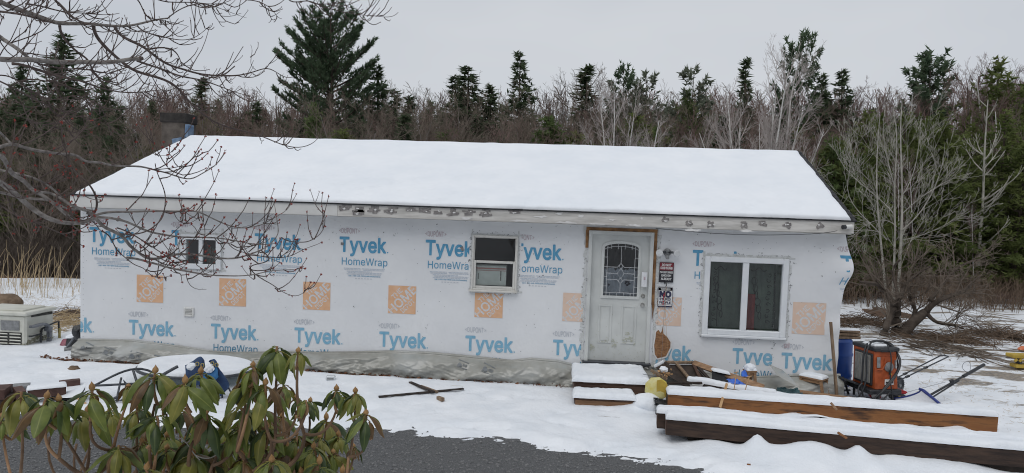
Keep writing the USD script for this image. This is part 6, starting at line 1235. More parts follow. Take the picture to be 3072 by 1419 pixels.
obj('jack_wheel', B().lathe([(0, -.02), (.05, -.02), (.055, 0), (.05, .02), (0, .02)], (-.24, -.06, .05), 14, rot('x', math.pi / 2)), 'white_plastic', jk); obj('jack_foot', B().box((.10, .0, .05), (.22, .14, .09), rot('y', .1), .01), 'black_metal', jk); obj('warning_label', B().box((.10, -.075, .06), (.03, .004, .05), None, .001), 'yellow_paint', jk)
# mower
def mower():
    p = atz(2690, 1182, .08); o = thing('lawn_mower', 'dark push mower with long folded-back handle and ribbed wheels beside the orange machine', 'mower', p)
    def wheel(c, r, th, rz):
        w = obj('wheel', B().lathe([(r * .80, -th), (r, -th * .8), (r + .004, 0), (r, th * .8), (r * .80, th), (r * .72, th * .4), (r * .25, th * .3), (0, th * .5)], c, 26, rot('z', rz) @ rot('y', math.pi / 2)), 'dark_metal', o, sm=30)
        obj('hub', B().lathe([(0, -th * 1.1), (r * .2, -th), (r * .24, 0), (r * .2, th), (0, th * 1.1)], c, 14, rot('z', rz) @ rot('y', math.pi / 2)), 'grey_device', w)
        obj('tread', (lambda m_: [m_.box(np.array(c) + rot('z', rz) @ (rot('x', a) @ np.array([0, 0, r])), (th * 1.7, .016, .012), rot('z', rz) @ rot('x', a), .002) for a in np.linspace(0, 6.2, 22)] and m_)(B()), 'black_metal', w)
    wheel((.05, .05, .13), .125, .03, -.9); wheel((-.14, .10, .12), .115, .03, -.9); wheel((-.35, .25, .10), .09, .025, -.9)
    obj('deck', B().box((-.28, .22, .14), (.46, .44, .09), rot('z', -.5), .04).box((-.32, .25, .23), (.24, .24, .12), rot('z', -.5), .05), 'black_metal', o, sm=35)
    L0, L1, R0_, R1_ = (aty(2667, 1146, p[1] + .1) - p, aty(2823, 1066, p[1] + .75) - p, aty(2690, 1145, p[1] - .05) - p, aty(2845, 1070, p[1] + .6) - p)
    obj('handle_bar', B().tube(np.vstack([curve([L0, (L0 + L1) / 2, L1], 8), [(L1 + R1_) / 2 + [.01, 0, .012]], curve([R1_, (R0_ + R1_) / 2, R0_], 8)]), .011, 8), 'dark_metal', o, sm=True)
    for t, a, b in ((.30, L0, L1), (.55, R0_, R1_), (.2, R0_, R1_), (.15, L0, L1)): obj('clamp', B().box(a + (b - a) * t, (.07, .03, .035), rot('y', -.45), .006), 'black_metal', o)
    obj('bail_wire', B().tube(curve([aty(2797, 1072, p[1] + .7) - p, aty(2800, 1056, p[1] + .7) - p, aty(2818, 1056, p[1] + .7) - p, aty(2822, 1066, p[1] + .72) - p], 10), .004, 5), 'grey_pipe', o)
mower()
# snow scoop
def scoop():
    p = atz(2765, 1212, .08); o = thing('snow_scoop', 'dark blue snow scoop full of snow with a long black handle', 'snow scoop', p)
    q = [atz(2684, 1186, .18) - p, atz(2765, 1170, .34) - p, atz(2820, 1212, .26) - p, atz(2713, 1210, .12) - p]
    X = np.zeros((12, 10, 3)); 
    for i in range(12):
        for j in range(10):
            u_, v_ = i / 11, j / 9; X[i, j] = q[0] * (1 - u_) * (1 - v_) + q[1] * u_ * (1 - v_) + q[2] * u_ * v_ + q[3] * (1 - u_) * v_ - np.array([0, 0, .11]) * (math.sin(math.pi * np.clip(v_ * .9 + .1, 0, 1)) ** .6) * (math.sin(math.pi * np.clip(u_ * .8 + .2, 0, 1)) ** .5)
    obj('scoop_pan', B().grid(X).grid(X[::-1] - [0, 0, .012]), 'scoop_blue', o, sm=40)
    obj('rim', B().tube(np.vstack([X[:, 0], X[-1, 1:]]), .014, 7), 'scoop_blue', o, sm=True); obj('rim', B().tube(np.vstack([X[0], X[1:, -1]]), .008, 6), 'scoop_blue', o, sm=True); obj('rolled_edge', B().tube([q[1] + [-.03, .02, .01], q[1] + [.02, -.02, .0], q[2]], .020, 8), 'scoop_blue', o, sm=True)
    Y_ = X.copy(); Y_[..., 2] = np.maximum(X[..., 2] + .005, np.linspace(q[0][2], q[1][2], 12)[:, None] * .65 - .03 + .03 * (nz(X[..., 0], X[..., 1], 5, 3) - .5)); obj('snow_fill', B().grid(Y_), 'snow', o, sm=True)
    a, b = aty(2782, 1190, p[1] + .12) - p, aty(2952, 1094, p[1] + .75) - p
    obj('handle_shaft', B().tube([a, b], .017, 8), 'black_metal', o); obj('handle_shaft', B().tube([a + [.03, -.03, -.02], a + (b - a) * .55 + [0, 0, -.03]], .012, 8), 'black_metal', o); obj('grip', B().tube([a + (b - a) * .62, b], .026, 10), 'black_metal', o); 
    obj('handle_clamp', B().box(a + (b - a) * .42 + [0, 0, .02], (.06, .04, .07), rot('y', -.4), .008), 'black_metal', o); obj('wire_loop', B().tube(curve([a + (b - a) * .70 + [.02, 0, .02], aty(2892, 1089, p[1] + .6) - p, aty(2896, 1086, p[1] + .6) - p, a + (b - a) * .74 + [0, 0, .02]], 12), .004, 5), 'grey_pipe', o); obj('rod', B().tube([aty(2708, 1180, p[1] + .2) - p, aty(2836, 1146, p[1] + .5) - p], .003, 5), 'grey_pipe', o)
scoop()
yl = thing('yellow_implement', 'yellow metal implement with zigzag underside, cut by the right edge of the picture', 'implement', atz(3052, 1104, .09), .1)
obj('top_beam', B().box((.25, 0, .23), (.85, .22, .07), rot('y', .03), .012), 'yellow_paint', yl); obj('lower_plate', B().box((.28, 0, .05), (.75, .18, .07), None, .01), 'yellow_paint', yl)
for k in range(9): obj('tooth', B().box((-.12 + .09 * k, -.10, .17), (.045, .03, .06), rot('y', .78), .004), 'yellow_paint', yl)
for k in range(3): obj('leg', B().box((.02 + .22 * k, 0, .12), (.05, .12, .16), None, .008), 'dark_metal', yl)
obj('orange_tag', B().blob(atz(3070, 1047, .14), (.10, .06, .06), 2, .4, 2), 'sign_orange', label='orange-pink scrap in the weeds at the right edge above the yellow implement', cat='scrap')
# left side: generator
def generator():
    c0, c1 = atg(77, 1050), atg(162, 1026); e1 = unit((c1 - c0) * [1, 1, 0]); e2 = np.array([-e1[1], e1[0], 0]); e2 = e2 if e2[0] < 0 else -e2; L1 = np.linalg.norm(c1 - c0); L2 = 1.05; z0 = c0[2] + .05; H = 0.0
    # height so that the front corner's top falls on pixel row 950
    for h in np.linspace(.3, 1.0, 71):
        q = c0 + [0, 0, h]; v = q - CAM; py = PH / 2 - FPX * (v @ UPV) / (v @ FWD)
        if py < 952: H = h; break
    o = thing('standby_generator', 'cream standby generator cabinet with louvres at the left edge of the yard', 'generator', c0)
    R = np.stack([e1, e2, [0, 0, 1.0]], 1); T = lambda x, y, z: R @ np.array([x, y, z])
    obj('cabinet', B().box(T(L1 / 2, L2 / 2, H / 2 + .03), (L1, L2, H - .02), R, .03), 'generator_shell', o, sm=35)
    obj('plinth', B().box(T(L1 / 2, L2 / 2, .015), (L1 + .05, L2 + .05, .07), R, .01), 'generator_vent', o)
    obj('lid', B().box(T(L1 / 2, L2 / 2, H + .045), (L1 + .07, L2 + .07, .065), R, .025).box(T(L1 / 2, L2 / 2, H + .085), (L1 * .8, L2 * .8, .04), R, .018), 'generator_shell', o, sm=35)
    obj('painted_lid_shadow', B().box(T(L1 * .56, -.004, H - .015), (L1 * .75, .012, .045), R @ rot('y', .04), .003), 'generator_vent', o)  # dark strip standing in for the shadow under the lid
    obj('control_window', B().box(T(-.008, .28, H - .16), (.02, .34, .17), R, .008), 'grey_device', o)
    for cidx in range(2):
        for k in range(8): obj('louvre', B().box(T(-.012, .18 + .24 * cidx, H - .31 - k * .055), (.030, .20, .018), R @ rot('y', .5), .003), 'generator_shell', o); 
    obj('louvre_recess', B().box(T(-.003, .30, H - .50), (.008, .46, .44), R, .002), 'generator_vent', o)
    for k in range(7): obj('side_louvre', B().box(T(L1 * .52, -.010, H * .36 - .10 + k * .030), (.06, .02, .010), R, .002), 'generator_vent', o)
    obj('base_trim', B().box(T(L1 / 2, -.008, .10), (L1, .012, .012), R, .002).box(T(-.008, L2 / 2, .10), (.012, L2, .012), R, .002), 'mossy', o); obj('drain_hole', B().lathe([(0, .006), (.028, .005), (.03, 0)], T(-.006 + .0, .14, .06), 14, R @ rot('y', -math.pi / 2)), 'generator_vent', o)
    for dy in (-.055, -.10): obj('conduit', B().tube(np.array([T(*p) for p in curve([(L1 * .04, dy, H * .70), (L1 * .28, dy - .02, H * .71), (L1 * .52, dy - .03, H * .66), (L1 * .60, dy - .03, H * .5), (L1 * .60, dy - .03, .02)], 24)]), .024, 9), 'grey_pipe', o, sm=True)
    obj('conduit_joint', B().box(T(L1 * .6, -.10, H * .52), (.10, .12, .08), R, .02), 'grey_pipe', o)
    obj('gas_pipe', B().tube(np.array([T(*p) for p in [(L1 * .06, -.02, H * .40), (L1 * .10, -.06, H * .40), (L1 * .42, -.06, H * .40), (L1 * .44, -.06, H * .55), (L1 * .62, -.07, H * .60), (L1 * .92, -.07, H * .66), (L1 * 1.04, -.07, H * .66), (L1 * 1.06, -.07, .08)]]), .016, 8), 'black_metal', o); obj('gas_pipe', B().tube([T(L1 * .41, -.06, H * .42), T(L1 * .41, -.06, H * .14)], .018, 8), 'black_metal', o)
    obj('yellow_valve', B().tube([T(L1 * 1.06, -.075, H * .45), T(L1 * 1.06, -.075, H * .12)], .022, 8), 'brass', o)
    obj('moss_stain', B().prism(unary_union([ragged(L1 * (.1 + .15 * k), .12 + .03 * (k % 3), .05, .04, 400 + k, 11, .5) for k in range(6)]), lambda v: np.array([T(a, -.0045 - c, b) for a, b, c in v]), .002), 'mossy', o, kind='stuff')
generator()
rk = atg(20, 938); obj('boulder', B().blob(rk + [-.15, .1, .14], (.36, .30, .26), 4, .3, 3, 1.2), 'rock_brown', label='brown boulder behind the generator at the left edge', cat='boulder', sm=45)
# clutter between generator and house
obj('pink_sack', B().blob(atg(196, 1050) + [0, .1, .06], (.16, .13, .10), 5, .4, 3), 'pink_bag', label='crumpled pink sack in the weeds by the left corner', cat='sack', sm=50)
ob = thing('black_bucket', 'black upturned bucket with snow on it by the left corner', 'bucket', atg(214, 1052) + [0, .1, 0]); obj('bucket_wall', B().lathe([(.16, 0), (.13, .20), (.12, .22), (0, .22)], (0, 0, 0), 20), 'black_metal', ob, sm=40); obj('snow_cap', B().blob((0, 0, .235), (.14, .13, .05), 3, .3, 3), 'snow', ob, sm=True)
obj('grey_box', B().box(atg(205, 1062) + [0, 0, .06], (.12, .10, .10), rot('z', .6) @ rot('x', .3), .01), 'grey_device', label='small grey box tipped over beside the pink sack', cat='box')
obj('grey_pipe', B().tube([atg(196, 1062) + [0, 0, .08], aty(243, 984, .2)], .016, 8), 'grey_pipe', label='grey pipe leaning against the left corner of the house', cat='pipe')
obj('black_scrap', B().blob(aty(240, 1000, .15), (.12, .10, .14), 9, .4, 3), 'black_metal', label='black crumpled scrap against the left corner of the house', cat='scrap')
obj('pale_stone', B().blob(atg(222, 1118) + [0, 0, .05], (.09, .07, .06), 8, .3, 3), 'rock_brown', label='pale stone in the snow at the left foot of the skirting', cat='stone', sm=45)
# patio table with snow
def table():
    c = aty(590, 1100, -1.15); o = thing('patio_table', 'round glass patio table under a disc of snow by the left skirting', 'table', c, 0); a, b = .86, .60; t = np.linspace(0, 2 * np.pi, 49)
    rim = np.stack([a * np.cos(t), b * np.sin(t), 0 * t - .02], 1); obj('rim', B().tube(rim, .022, 8), 'dark_metal', o, sm=True)
    obj('glass_top', B().lathe([(0, .0), (.98, .0), (.98, -.012), (0, -.012)], (0, 0, 0), 48).v and (lambda m_: (m_.v.__setitem__(0, m_.v[0] * [a, b, 1]), m_)[1])(B().lathe([(0, .0), (.98, .0), (.98, -.012), (0, -.012)], (0, 0, 0), 48)), 'table_glass', o)
    r = np.r_[np.linspace(0, .8, 14), np.linspace(.84, .985, 8)]; th = np.linspace(0, 2 * np.pi, 97); Rg, Tg = np.meshgrid(r, th, indexing='ij'); jag = 1 + .05 * (nz(np.cos(Tg) * 4, np.sin(Tg) * 4, 1.5, 51, 4) - .5) * Rg ** 4; xx_, yy_ = a * Rg * jag * np.cos(Tg), b * Rg * jag * np.sin(Tg)
    zz_ = .065 * np.sqrt(np.clip(1 - np.clip((Rg - .86) / .125, 0, 1) ** 2, 0, 1)) * (1 + .35 * (nz(xx_, yy_, 5, 52, 4) - .5)); obj('snow_layer', B().grid(np.stack([xx_, yy_, zz_ + .002], -1)), 'snow', o, sm=True)
    for k in range(4): an = .8 + k * math.pi / 2; x_, y_ = math.cos(an), math.sin(an); obj('leg', B().tube([(a * .8 * x_, b * .8 * y_, -.03), (a * .62 * x_, b * .62 * y_, .06 - c[2])], .020, 7), 'dark_metal', o)
table()
def blue_chair():
    c = np.array([0, 0, 0]); o = thing('folding_chair', 'crumpled blue folding camp chair with brass grommets and snow in its seat', 'chair'); Y = -1.95
    G = lambda pts: np.array([aty(a, b, Y + dy) for a, b, dy in pts])
    def panel(rows, m_, seed, n=14): 
        rs = [curve(G(r), n) for r in rows]; X = np.array([curve([r[k] for r in rs], 10) for k in range(n)]); k = meshkit.fbm(X * 14 + seed, 3, seed) - .5; X[..., 1] += k * .05; X[..., 2] += k * .03; return B().grid(X)
    obj('seat_back', panel([[(555, 1094, .1), (578, 1082, .1), (601, 1069, .1), (612, 1088, .05)], [(556, 1105, .0), (580, 1100, -.05), (604, 1092, -.05), (614, 1104, 0)], [(556, 1122, -.05), (580, 1128, -.12), (604, 1126, -.1), (620, 1126, -.05)], [(566, 1150, .0), (590, 1156, -.1), (612, 1152, -.1), (630, 1150, 0)]], 'blue_fabric', 1), 'blue_fabric', o, sm=50)
    obj('seat', panel([[(600, 1104, -.1), (618, 1116, -.12), (636, 1114, -.12), (648, 1096, -.1)], [(602, 1120, -.18), (620, 1130, -.2), (640, 1128, -.2), (652, 1112, -.16)], [(604, 1136, -.15), (622, 1142, -.2), (642, 1142, -.2), (656, 1130, -.16)]], 'blue_bright', 2), 'blue_bright', o, sm=50)
    obj('side_panel', panel([[(625, 1086, .05), (634, 1078, .05), (641, 1077, .05), (652, 1086, .05)], [(645, 1110, .0), (652, 1104, -.04), (660, 1112, -.04), (668, 1120, 0)], [(642, 1150, .0), (656, 1142, -.08), (672, 1140, -.08), (688, 1150, 0)], [(640, 1195, .0), (652, 1192, -.06), (664, 1186, -.06), (672, 1178, 0)]], 'blue_fabric', 3), 'blue_fabric', o, sm=50)
    for a, b in ((592, 1092), (607, 1096), (637, 1091), (650, 1095)): p = aty(a, b, Y - .1); obj('grommet', B().tube([p + np.array([.022 * math.cos(t), 0, .026 * math.sin(t)]) for t in np.linspace(0, 6.28, 15)], .007, 6), 'brass', o, sm=True)
    for a, b in (((560, 1100), (640, 1215)), ((660, 1120), (668, 1205)), ((640, 1080), (700, 1190)), ((600, 1072), (610, 1150))): obj('leg', B().tube([aty(*a, Y + .12), aty(*b, Y - .02)], .012, 7), 'dark_metal', o)
    obj('snow_fill', B().blob(aty(575, 1100, Y - .05), (.07, .05, .05), 3, .3, 3), 'snow', o, sm=True); obj('snow_fill', B().blob(aty(627, 1106, Y - .16), (.06, .05, .06), 5, .3, 3), 'snow', o, sm=True)
blue_chair()
def chair_frame():
    o = thing('toppled_chair', 'toppled grey metal patio chair frame with dark sling, behind the rhododendron', 'chair'); Y = -2.15
    for nm, pts, r in (('rail', [(270, 1163, -.1), (300, 1148, -.05), (403, 1107, .25), (460, 1118, .35)], .016), ('rail', [(281, 1157, -.1), (345, 1154, -.05), (420, 1150, .1)], .016), ('rail', [(322, 1205, -.25), (345, 1194, -.2), (403, 1164, -.05), (430, 1150, 0)], .018), ('leg', [(322, 1203, -.25), (330, 1222, -.28), (338, 1250, -.32)], .020), ('leg', [(364, 1133, .0), (357, 1165, -.1), (350, 1200, -.2)], .014), ('leg', [(400, 1112, .2), (406, 1132, .15), (411, 1148, .1)], .018), ('arm', [(486, 1126, .2), (510, 1112, .25), (534, 1099, .3)], .022), ('rail', [(268, 1240, -.3), (300, 1222, -.28), (350, 1205, -.2), (380, 1190, -.15)], .006), ('rail', [(300, 1237, -.3), (340, 1222, -.25), (380, 1208, -.2)], .006), ('rail', [(345, 1202, -.2), (400, 1198, -.15), (440, 1190, -.1)], .007)):
        obj(nm, B().tube(curve([aty(a, b, Y + d) for a, b, d in pts], 12), r, 8), 'dark_metal', o, sm=True)
    X = np.array([[aty(368, 1137, Y), aty(384, 1152, Y + .05), aty(410, 1160, Y + .1)], [aty(378, 1165, Y - .05), aty(396, 1172, Y), aty(415, 1175, Y + .05)], [aty(372, 1200, Y - .1), aty(395, 1205, Y - .05), aty(425, 1200, Y)]]); obj('sling', B().grid(X), 'dark_metal', o, sm=True)
    obj('foot_cap', B().blob(aty(302, 1237, Y - .3), (.03, .03, .03), 1, .1, 1), 'black_metal', o)
chair_frame()
# brown blocks, papers and saw blade by the drive
def block(label, a, b, zt, h, d, m_='brown_block', snow=0, seed=1, name='brown_beam'):
    beam(name, label, atz(*a, zt), atz(*b, zt), h, d, m_, None, snow or .05, seed, snow=bool(snow), nu=30)
block('short brown block farthest back on the snow at the left', (179, 1146), (241, 1139), .16, .085, .10)
block('long brown beam with snow along its top at the left', (82, 1172), (198, 1160), .24, .11, .16, snow=.04, seed=62)
block('brown beam end pointing at the camera at the left', (50, 1176), (79, 1172), .25, .20, .30)
block('dark brown beam stack cut by the left edge, top piece', (-30, 1172), (13, 1170), .28, .13, .3)
block('dark brown beam stack cut by the left edge, lower piece', (-40, 1192), (40, 1188), .19, .16, .22, 'dark_wood')
obj('magazine_stack', B().box(atz(55, 1160, .12), (.22, .20, .03), rot('z', .3), .004).box(atz(62, 1156, .15), (.20, .19, .02), rot('z', .5), .003), 'grey_device', label='striped grey bundle of papers on the snow at the left', cat='papers')
ld = thing('curved_lid', 'dark curved lid holding snow next to the toppled chair', 'lid'); Xc = np.array([[aty(150, 1188, -2.3), aty(195, 1198, -2.45), aty(232, 1188, -2.45), aty(256, 1160, -2.35)], [aty(150, 1172, -2.1), aty(192, 1180, -2.1), aty(226, 1172, -2.05), aty(254, 1156, -2.05)]])
obj('lid_shell', B().grid(np.array([curve(r, 16) for r in Xc])).grid(np.array([curve(r, 16) - [0, 0, .03] for r in Xc])[::-1]), 'black_metal', ld, sm=True); Sn = np.array([curve(Xc[0], 16) + [0, .02, .012], (curve(Xc[0], 16) + curve(Xc[1], 16)) / 2 + [0, 0, .05], curve(Xc[1], 16) + [0, 0, .03]]); obj('snow_fill', B().grid(Sn), 'snow', ld, sm=True)
sb = thing('saw_blade_sign', 'pale toothed saw-blade disc with dark letters lying among the leaves', 'sign', aty(222, 1226, -2.55)); th = np.linspace(0, 2 * np.pi, 73)[:-1]; pg = Polygon([((.16 if k % 2 else .135) * math.cos(t), (.16 if k % 2 else .135) * math.sin(t)) for k, t in enumerate(th)]); Rs = rot('z', .2) @ rot('x', .85)
obj('blade', B().prism(pg, lambda v: v @ Rs.T, .004), 'paper_white', sb); obj('toothed_rim', B().prism(pg.difference(shapely.Point(0, 0).buffer(.125)), lambda v: (v + [0, 0, .0045]) @ Rs.T, .002), 'fresh_wood', sb); obj('lettering', B().prism(affinity.rotate(fitted('SOL', -.065, .045, .13, .05, 5), 200, origin=(0, .05)), lambda v: (v + [0, 0, .005]) @ Rs.T, .002), 'sign_black', sb)
# scraps on the snow in front of the wall
stick('dark_strip', 'long thin dark strip lying on the snow in front of the skirting', atz(1136, 1190, .12), atz(1391, 1166, .12), .045, .02, 'dark_wood', 'strip')
stick('dark_strip', 'short dark strip crossing the long one on the snow', atz(1230, 1146, .13), atz(1300, 1175, .14), .05, .02, 'dark_wood', 'strip')
stick('wood_block', 'small dark block on the snow below the crossed strips', atz(1313, 1193, .12), atz(1330, 1199, .12), .05, .05, 'weathered_wood', 'block')
stick('grey_stick', 'grey stick lying under the crossed strips', atz(1262, 1158, .12), atz(1312, 1176, .12), .04, .03, 'weathered_wood', 'stick')
stick('white_strip', 'white trim strip lying along the foot of the skirting', atz(1325, 1156, .10), atz(1470, 1164, .08), .04, .012, 'white_plastic', 'strip')
bt = thing('plastic_cup', 'clear plastic food container lying at the foot of the skirting', 'container', atz(992, 1141, .11), .2); obj('shell', B().box((0, 0, .04), (.14, .10, .07), None, .015), 'clear_plastic', bt); obj('band', B().box((0, -.052, .04), (.10, .004, .03), None, .001), 'grey_device', bt)
def litter(label, x0, x1, n, seed, ys=-.28, sp=.06):
    rg = np.random.default_rng(seed); V, F = [], []
    for _ in range(n):
        x = rg.uniform(x0, x1); y = rg.normal(ys, sp); z = top(x, y) + rg.uniform(.002, .02); s = rg.uniform(.012, .045); R = rot('z', rg.uniform(0, 6.3)) @ rot('x', rg.normal(0, .5)) @ rot('y', rg.normal(0, .5)); v = np.array([[-s, 0, 0], [0, -s * .45, s * .15], [s, 0, 0], [0, s * .45, .15 * s]]) @ R.T + [x, y, z]; F += [[len(V) * 4 + a for a in t] for t in ((0, 1, 2), (0, 2, 3))]; V.append(v)
    obj('leaf_litter', (np.vstack(V), np.array(F)), 'dead_leaf', label=label, cat='leaves', kind='stuff')
litter('dead brown leaves along the foot of the skirting at the left corner', -.5, 2.0, 300, 1)
litter('dead brown leaves along the foot of the skirting in the middle', 3.8, 6.6, 240, 2, -.26, .05)
litter('scattered dead leaves along the skirting near the steps', 6.6, 8.3, 160, 3, -.26, .05)
obj('grass_wisp', B().tube(curve([atz(2706, 1358, .16), atz(2722, 1372, .13), atz(2742, 1386, .09)], 8), .004, 4), 'dry_grass', label='single bent grass stalk in front of the front timber', cat='grass')
# ================================================================ rhododendron in the foreground
def rhododendron():
    rg = np.random.default_rng(2024); base = np.array([6.75, -9.35, 0.0]); base[2] = float(ground(base[0], base[1])) + .02
    o = thing('rhododendron_bush', 'rhododendron with drooping olive leaves and brown buds filling the lower left foreground', 'shrub', base)
    tips = [(64, 1156, 1), (139, 1172, 1), (178, 1180, .8), (189, 1205, 1), (277, 1142, 1), (262, 1215, 1), (466, 1096, 1.15), (556, 1123, 1), (602, 1098, 1), (471, 1229, 1), (356, 1311, 1), (618, 1220, 1), (832, 1020, 1.05), (894, 1040, .6), (758, 1083, .7), (737, 1112, 1.05), (796, 1133, 1.0), (1010, 1153, .8), (1067, 1160, .75), (890, 1182, .5), (917, 1192, .5), (1098, 1226, .8), (1027, 1395, .9), (959, 1364, 1.1), (816, 1362, 1), (721, 1200, 1), (551, 1373, 1), (438, 1385, 1), (9, 1230, .9), (980, 1235, 1.05), (690, 1260, 1), (540, 1215, .9), (410, 1205, .8), (760, 1225, 1), (850, 1130, .9), (655, 1330, 1), (890, 1290, .9), (500, 1290, 1.0), (765, 1310, .9), (585, 1290, .9), (845, 1235, .9), (1015, 1290, .7), (700, 1395, .9), (905, 1400, .8), (330, 1220, .7), (385, 1150, .5), (1060, 1330, .5), (620, 1400, .9), (440, 1260, .9), (500, 1180, .7), (560, 1300, 1), (640, 1365, 1), (480, 1405, 1), (720, 1265, .9), (800, 1265, .9), (865, 1325, 1), (760, 1392, 1), (940, 1325, .8), (690, 1300, .9), (600, 1250, .9), (845, 1395, 1), (425, 1310, .8), (1000, 1345, .7), (580, 1345, 1), (500, 1330, .9), (730, 1345, 1), (820, 1300, 1), (900, 1345, .9), (780, 1200, .9), (960, 1300, .7), (550, 1440, 1), (770, 1440, 1), (860, 1450, 1), (660, 1450, .9), (930, 1190, .7)]
    def leafmesh(L, W, droop, curl, hook):
        nu, nv = 9, 7; u = np.linspace(0, 1, nu); v = np.linspace(0, 1, nv); w = W * np.sin(np.pi * np.clip(u, 0, 1) ** .88) ** .72 * (1 - .10 * u); w[0] = .004; w[-1] = .0015
        X = np.zeros((nu, nv, 3)); uv = np.zeros((nu, nv, 2))
        for i in range(nu):
            for j in range(nv):
                t = v[j] * 2 - 1; a = t * curl; X[i, j] = (L * u[i], w[i] * (math.sin(a) / curl if curl > .01 else t), -w[i] * (1 - math.cos(a)) / max(curl, .01) + .10 * w[i] * (abs(t) - .5) ** 2); uv[i, j] = (u[i], v[j])
        th = droop * u ** .6 if False else droop * np.clip(u * 1.6, 0, 1) ** .8; ds = np.gradient(u) * L; px_, pz_ = np.cumsum(np.cos(th) * ds) - ds[0], np.cumsum(-np.sin(th) * ds)
        Y = X.copy()
        for i in range(nu): Y[i, :, 0] = px_[i] + X[i, :, 2] * math.sin(th[i]); Y[i, :, 2] = pz_[i] + X[i, :, 2] * math.cos(th[i])
        ang = hook * u; Y[..., 1] += (L * .10 * hook * u ** 2)[:, None]
        return Y, uv
    count = 0; rest = {}; bud_n = 0; joints = []
    for ci, (px, py, s) in enumerate(tips):
        dist = rg.uniform(1.9, 2.12) if ci < 28 else rg.uniform(2.05, 2.45); top_ = atd(px, py, dist) - base; joints.append((top_, s))
        bl = .026 * s * rg.uniform(.8, 1.15); tilt = rg.normal(0, .12, 2)
        if rg.random() < .92:
            prof = [(.0015, 0), (.0060, bl * .12), (.0085, bl * .36), (.0070, bl * .62), (.0028, bl * .86), (.0003, bl * 1.08)]; obj('bud', B().lathe([(r * (.75 + .3 * s), z) for r, z in prof], top_ - [0, 0, bl * 1.0], 9, rot('x', tilt[0]) @ rot('y', tilt[1])), 'rhodo_bud', o, sm=True)
        node = top_ - [0, 0, bl * 1.0]; obj('shoot', B().tube(curve([node + [0, 0, .004], node - [rg.normal(0, .006), rg.normal(0, .006), .04], node - [rg.normal(0, .012), rg.normal(0, .012), .085 * s]], 7), np.linspace(.0035, .0050, 7), 6), 'rhodo_stem_tan', o, sm=True)
        n = int(round((6.4 if s < .7 else 9.6) * rg.uniform(.85, 1.15))); a0 = rg.uniform(0, 6.28); tone = rg.random()
        for q in range(n):
            L = .100 * s * rg.uniform(.66, 1.2); W = L * rg.uniform(.175, .235); dr = rg.uniform(1.15, 1.55) if rg.random() < .88 else rg.uniform(.6, 1.05); Y, uv = leafmesh(L, W, dr, rg.uniform(.5, 1.25), rg.normal(0, .5))
            pet = .016 * s; Y = Y + [pet, 0, 0]; a = a0 + q * 2.399 + rg.normal(0, .15); R = rot('z', a) @ rot('x', rg.normal(0, .35)); b0 = node - [0, 0, rg.uniform(0, .022) * s]; V = Y.reshape(-1, 3) @ R.T + b0
            mm = MB().grid(V.reshape(Y.shape)); mm.tube([b0 + [0, 0, .002], b0 + R @ np.array([pet * .6, 0, .004]), b0 + R @ np.array([pet + .004, 0, 0])], .0016, 4, cap=False); v, f = mm.mesh(); uvv = np.vstack([uv.reshape(-1, 2), np.full((len(v) - uv.shape[0] * uv.shape[1], 2), .5)])
            z = rg.random(); mt = 'leaf_brown' if z < .13 else 'leaf_deep' if z < .32 else 'leaf_olive' if z < .58 + .2 * (tone - .5) else 'leaf_green'
            if count < 300: obj('leaf', (v, f), mt, o, sm=True, uv=uvv); count += 1
            else: rest.setdefault(mt, []).append((v, f, uvv))
    for mt, lst in rest.items():
        off, vs, fs, us = 0, [], [], []
        for v, f, u in lst: vs.append(v); fs.append(f + off); us.append(u); off += len(v)
        obj('more_leaves', (np.vstack(vs), np.vstack(fs)), mt, o, sm=True, uv=np.vstack(us), kind='stuff')
    # branching stems: tips join in pairs downwards until they reach the root
    level = [(j - [0, 0, .10 * s], .0036) for j, s in joints]; k = 0
    while len(level) > 5 and k < 7:
        used_, nxt = set(), []; order = np.argsort([p[0] for p, r in level])
        for i in order:
            if i in used_: continue
            used_.add(i); best, bd = None, 1e9
            for j in range(len(level)):
                if j not in used_ and np.linalg.norm(level[j][0] - level[i][0]) < bd: best, bd = j, np.linalg.norm(level[j][0] - level[i][0])
            grp = [i] + ([best] if best is not None and bd < .45 else [])
            if len(grp) == 2: used_.add(best)
            c = np.mean([level[g][0] for g in grp], 0); r = min(.0095, math.sqrt(sum(level[g][1] ** 2 for g in grp)) * .98); low = min(level[g][0][2] for g in grp); q = np.array([c[0] * .93, c[1] * .96 + rg.normal(0, .015), low - rg.uniform(.06, .13)])
            for g in grp:
                p0, r0 = level[g]; mid = (p0 + q) / 2 + np.array([(p0[0] - q[0]) * .18, rg.normal(0, .02), -.02]); obj('stem', B().tube(curve([p0, mid, q], 9), np.linspace(r0, r, 9), 6), 'rhodo_stem' if rg.random() < .75 else 'rhodo_stem_tan', o, sm=True)
            nxt.append((q, r))
        level = nxt; k += 1
    for p0, r0 in level: obj('stem', B().tube(curve([p0, p0 * [.55, .6, .55], [rg.normal(0, .06), rg.normal(0, .06), -.03]], 12), np.linspace(r0, .013, 12), 7), 'rhodo_stem', o, sm=True)
    dt = B()
    for a in ([(520, 1310), (560, 1330), (585, 1365), (600, 1380)], [(560, 1330), (575, 1310), (548, 1290)], [(585, 1365), (640, 1370), (660, 1350)]): dt.tube(curve([atd(*q, 2.05) - base for q in a], 10), .0016, 5)
    obj('dead_twig', dt, 'twig_lichen', o)
    # thin dark water shoots inside the bush
    for k in range(14): px = rg.uniform(120, 1020); a, b = atd(px, rg.uniform(1300, 1400), 2.3) - base, atd(px + rg.normal(0, 90), 1500, 2.35) - base; obj('stem', B().tube(curve([a, (a + b) / 2 + rg.normal(0, .02, 3), b], 7), .0042, 5), 'rhodo_stem', o, sm=True)
rhododendron()
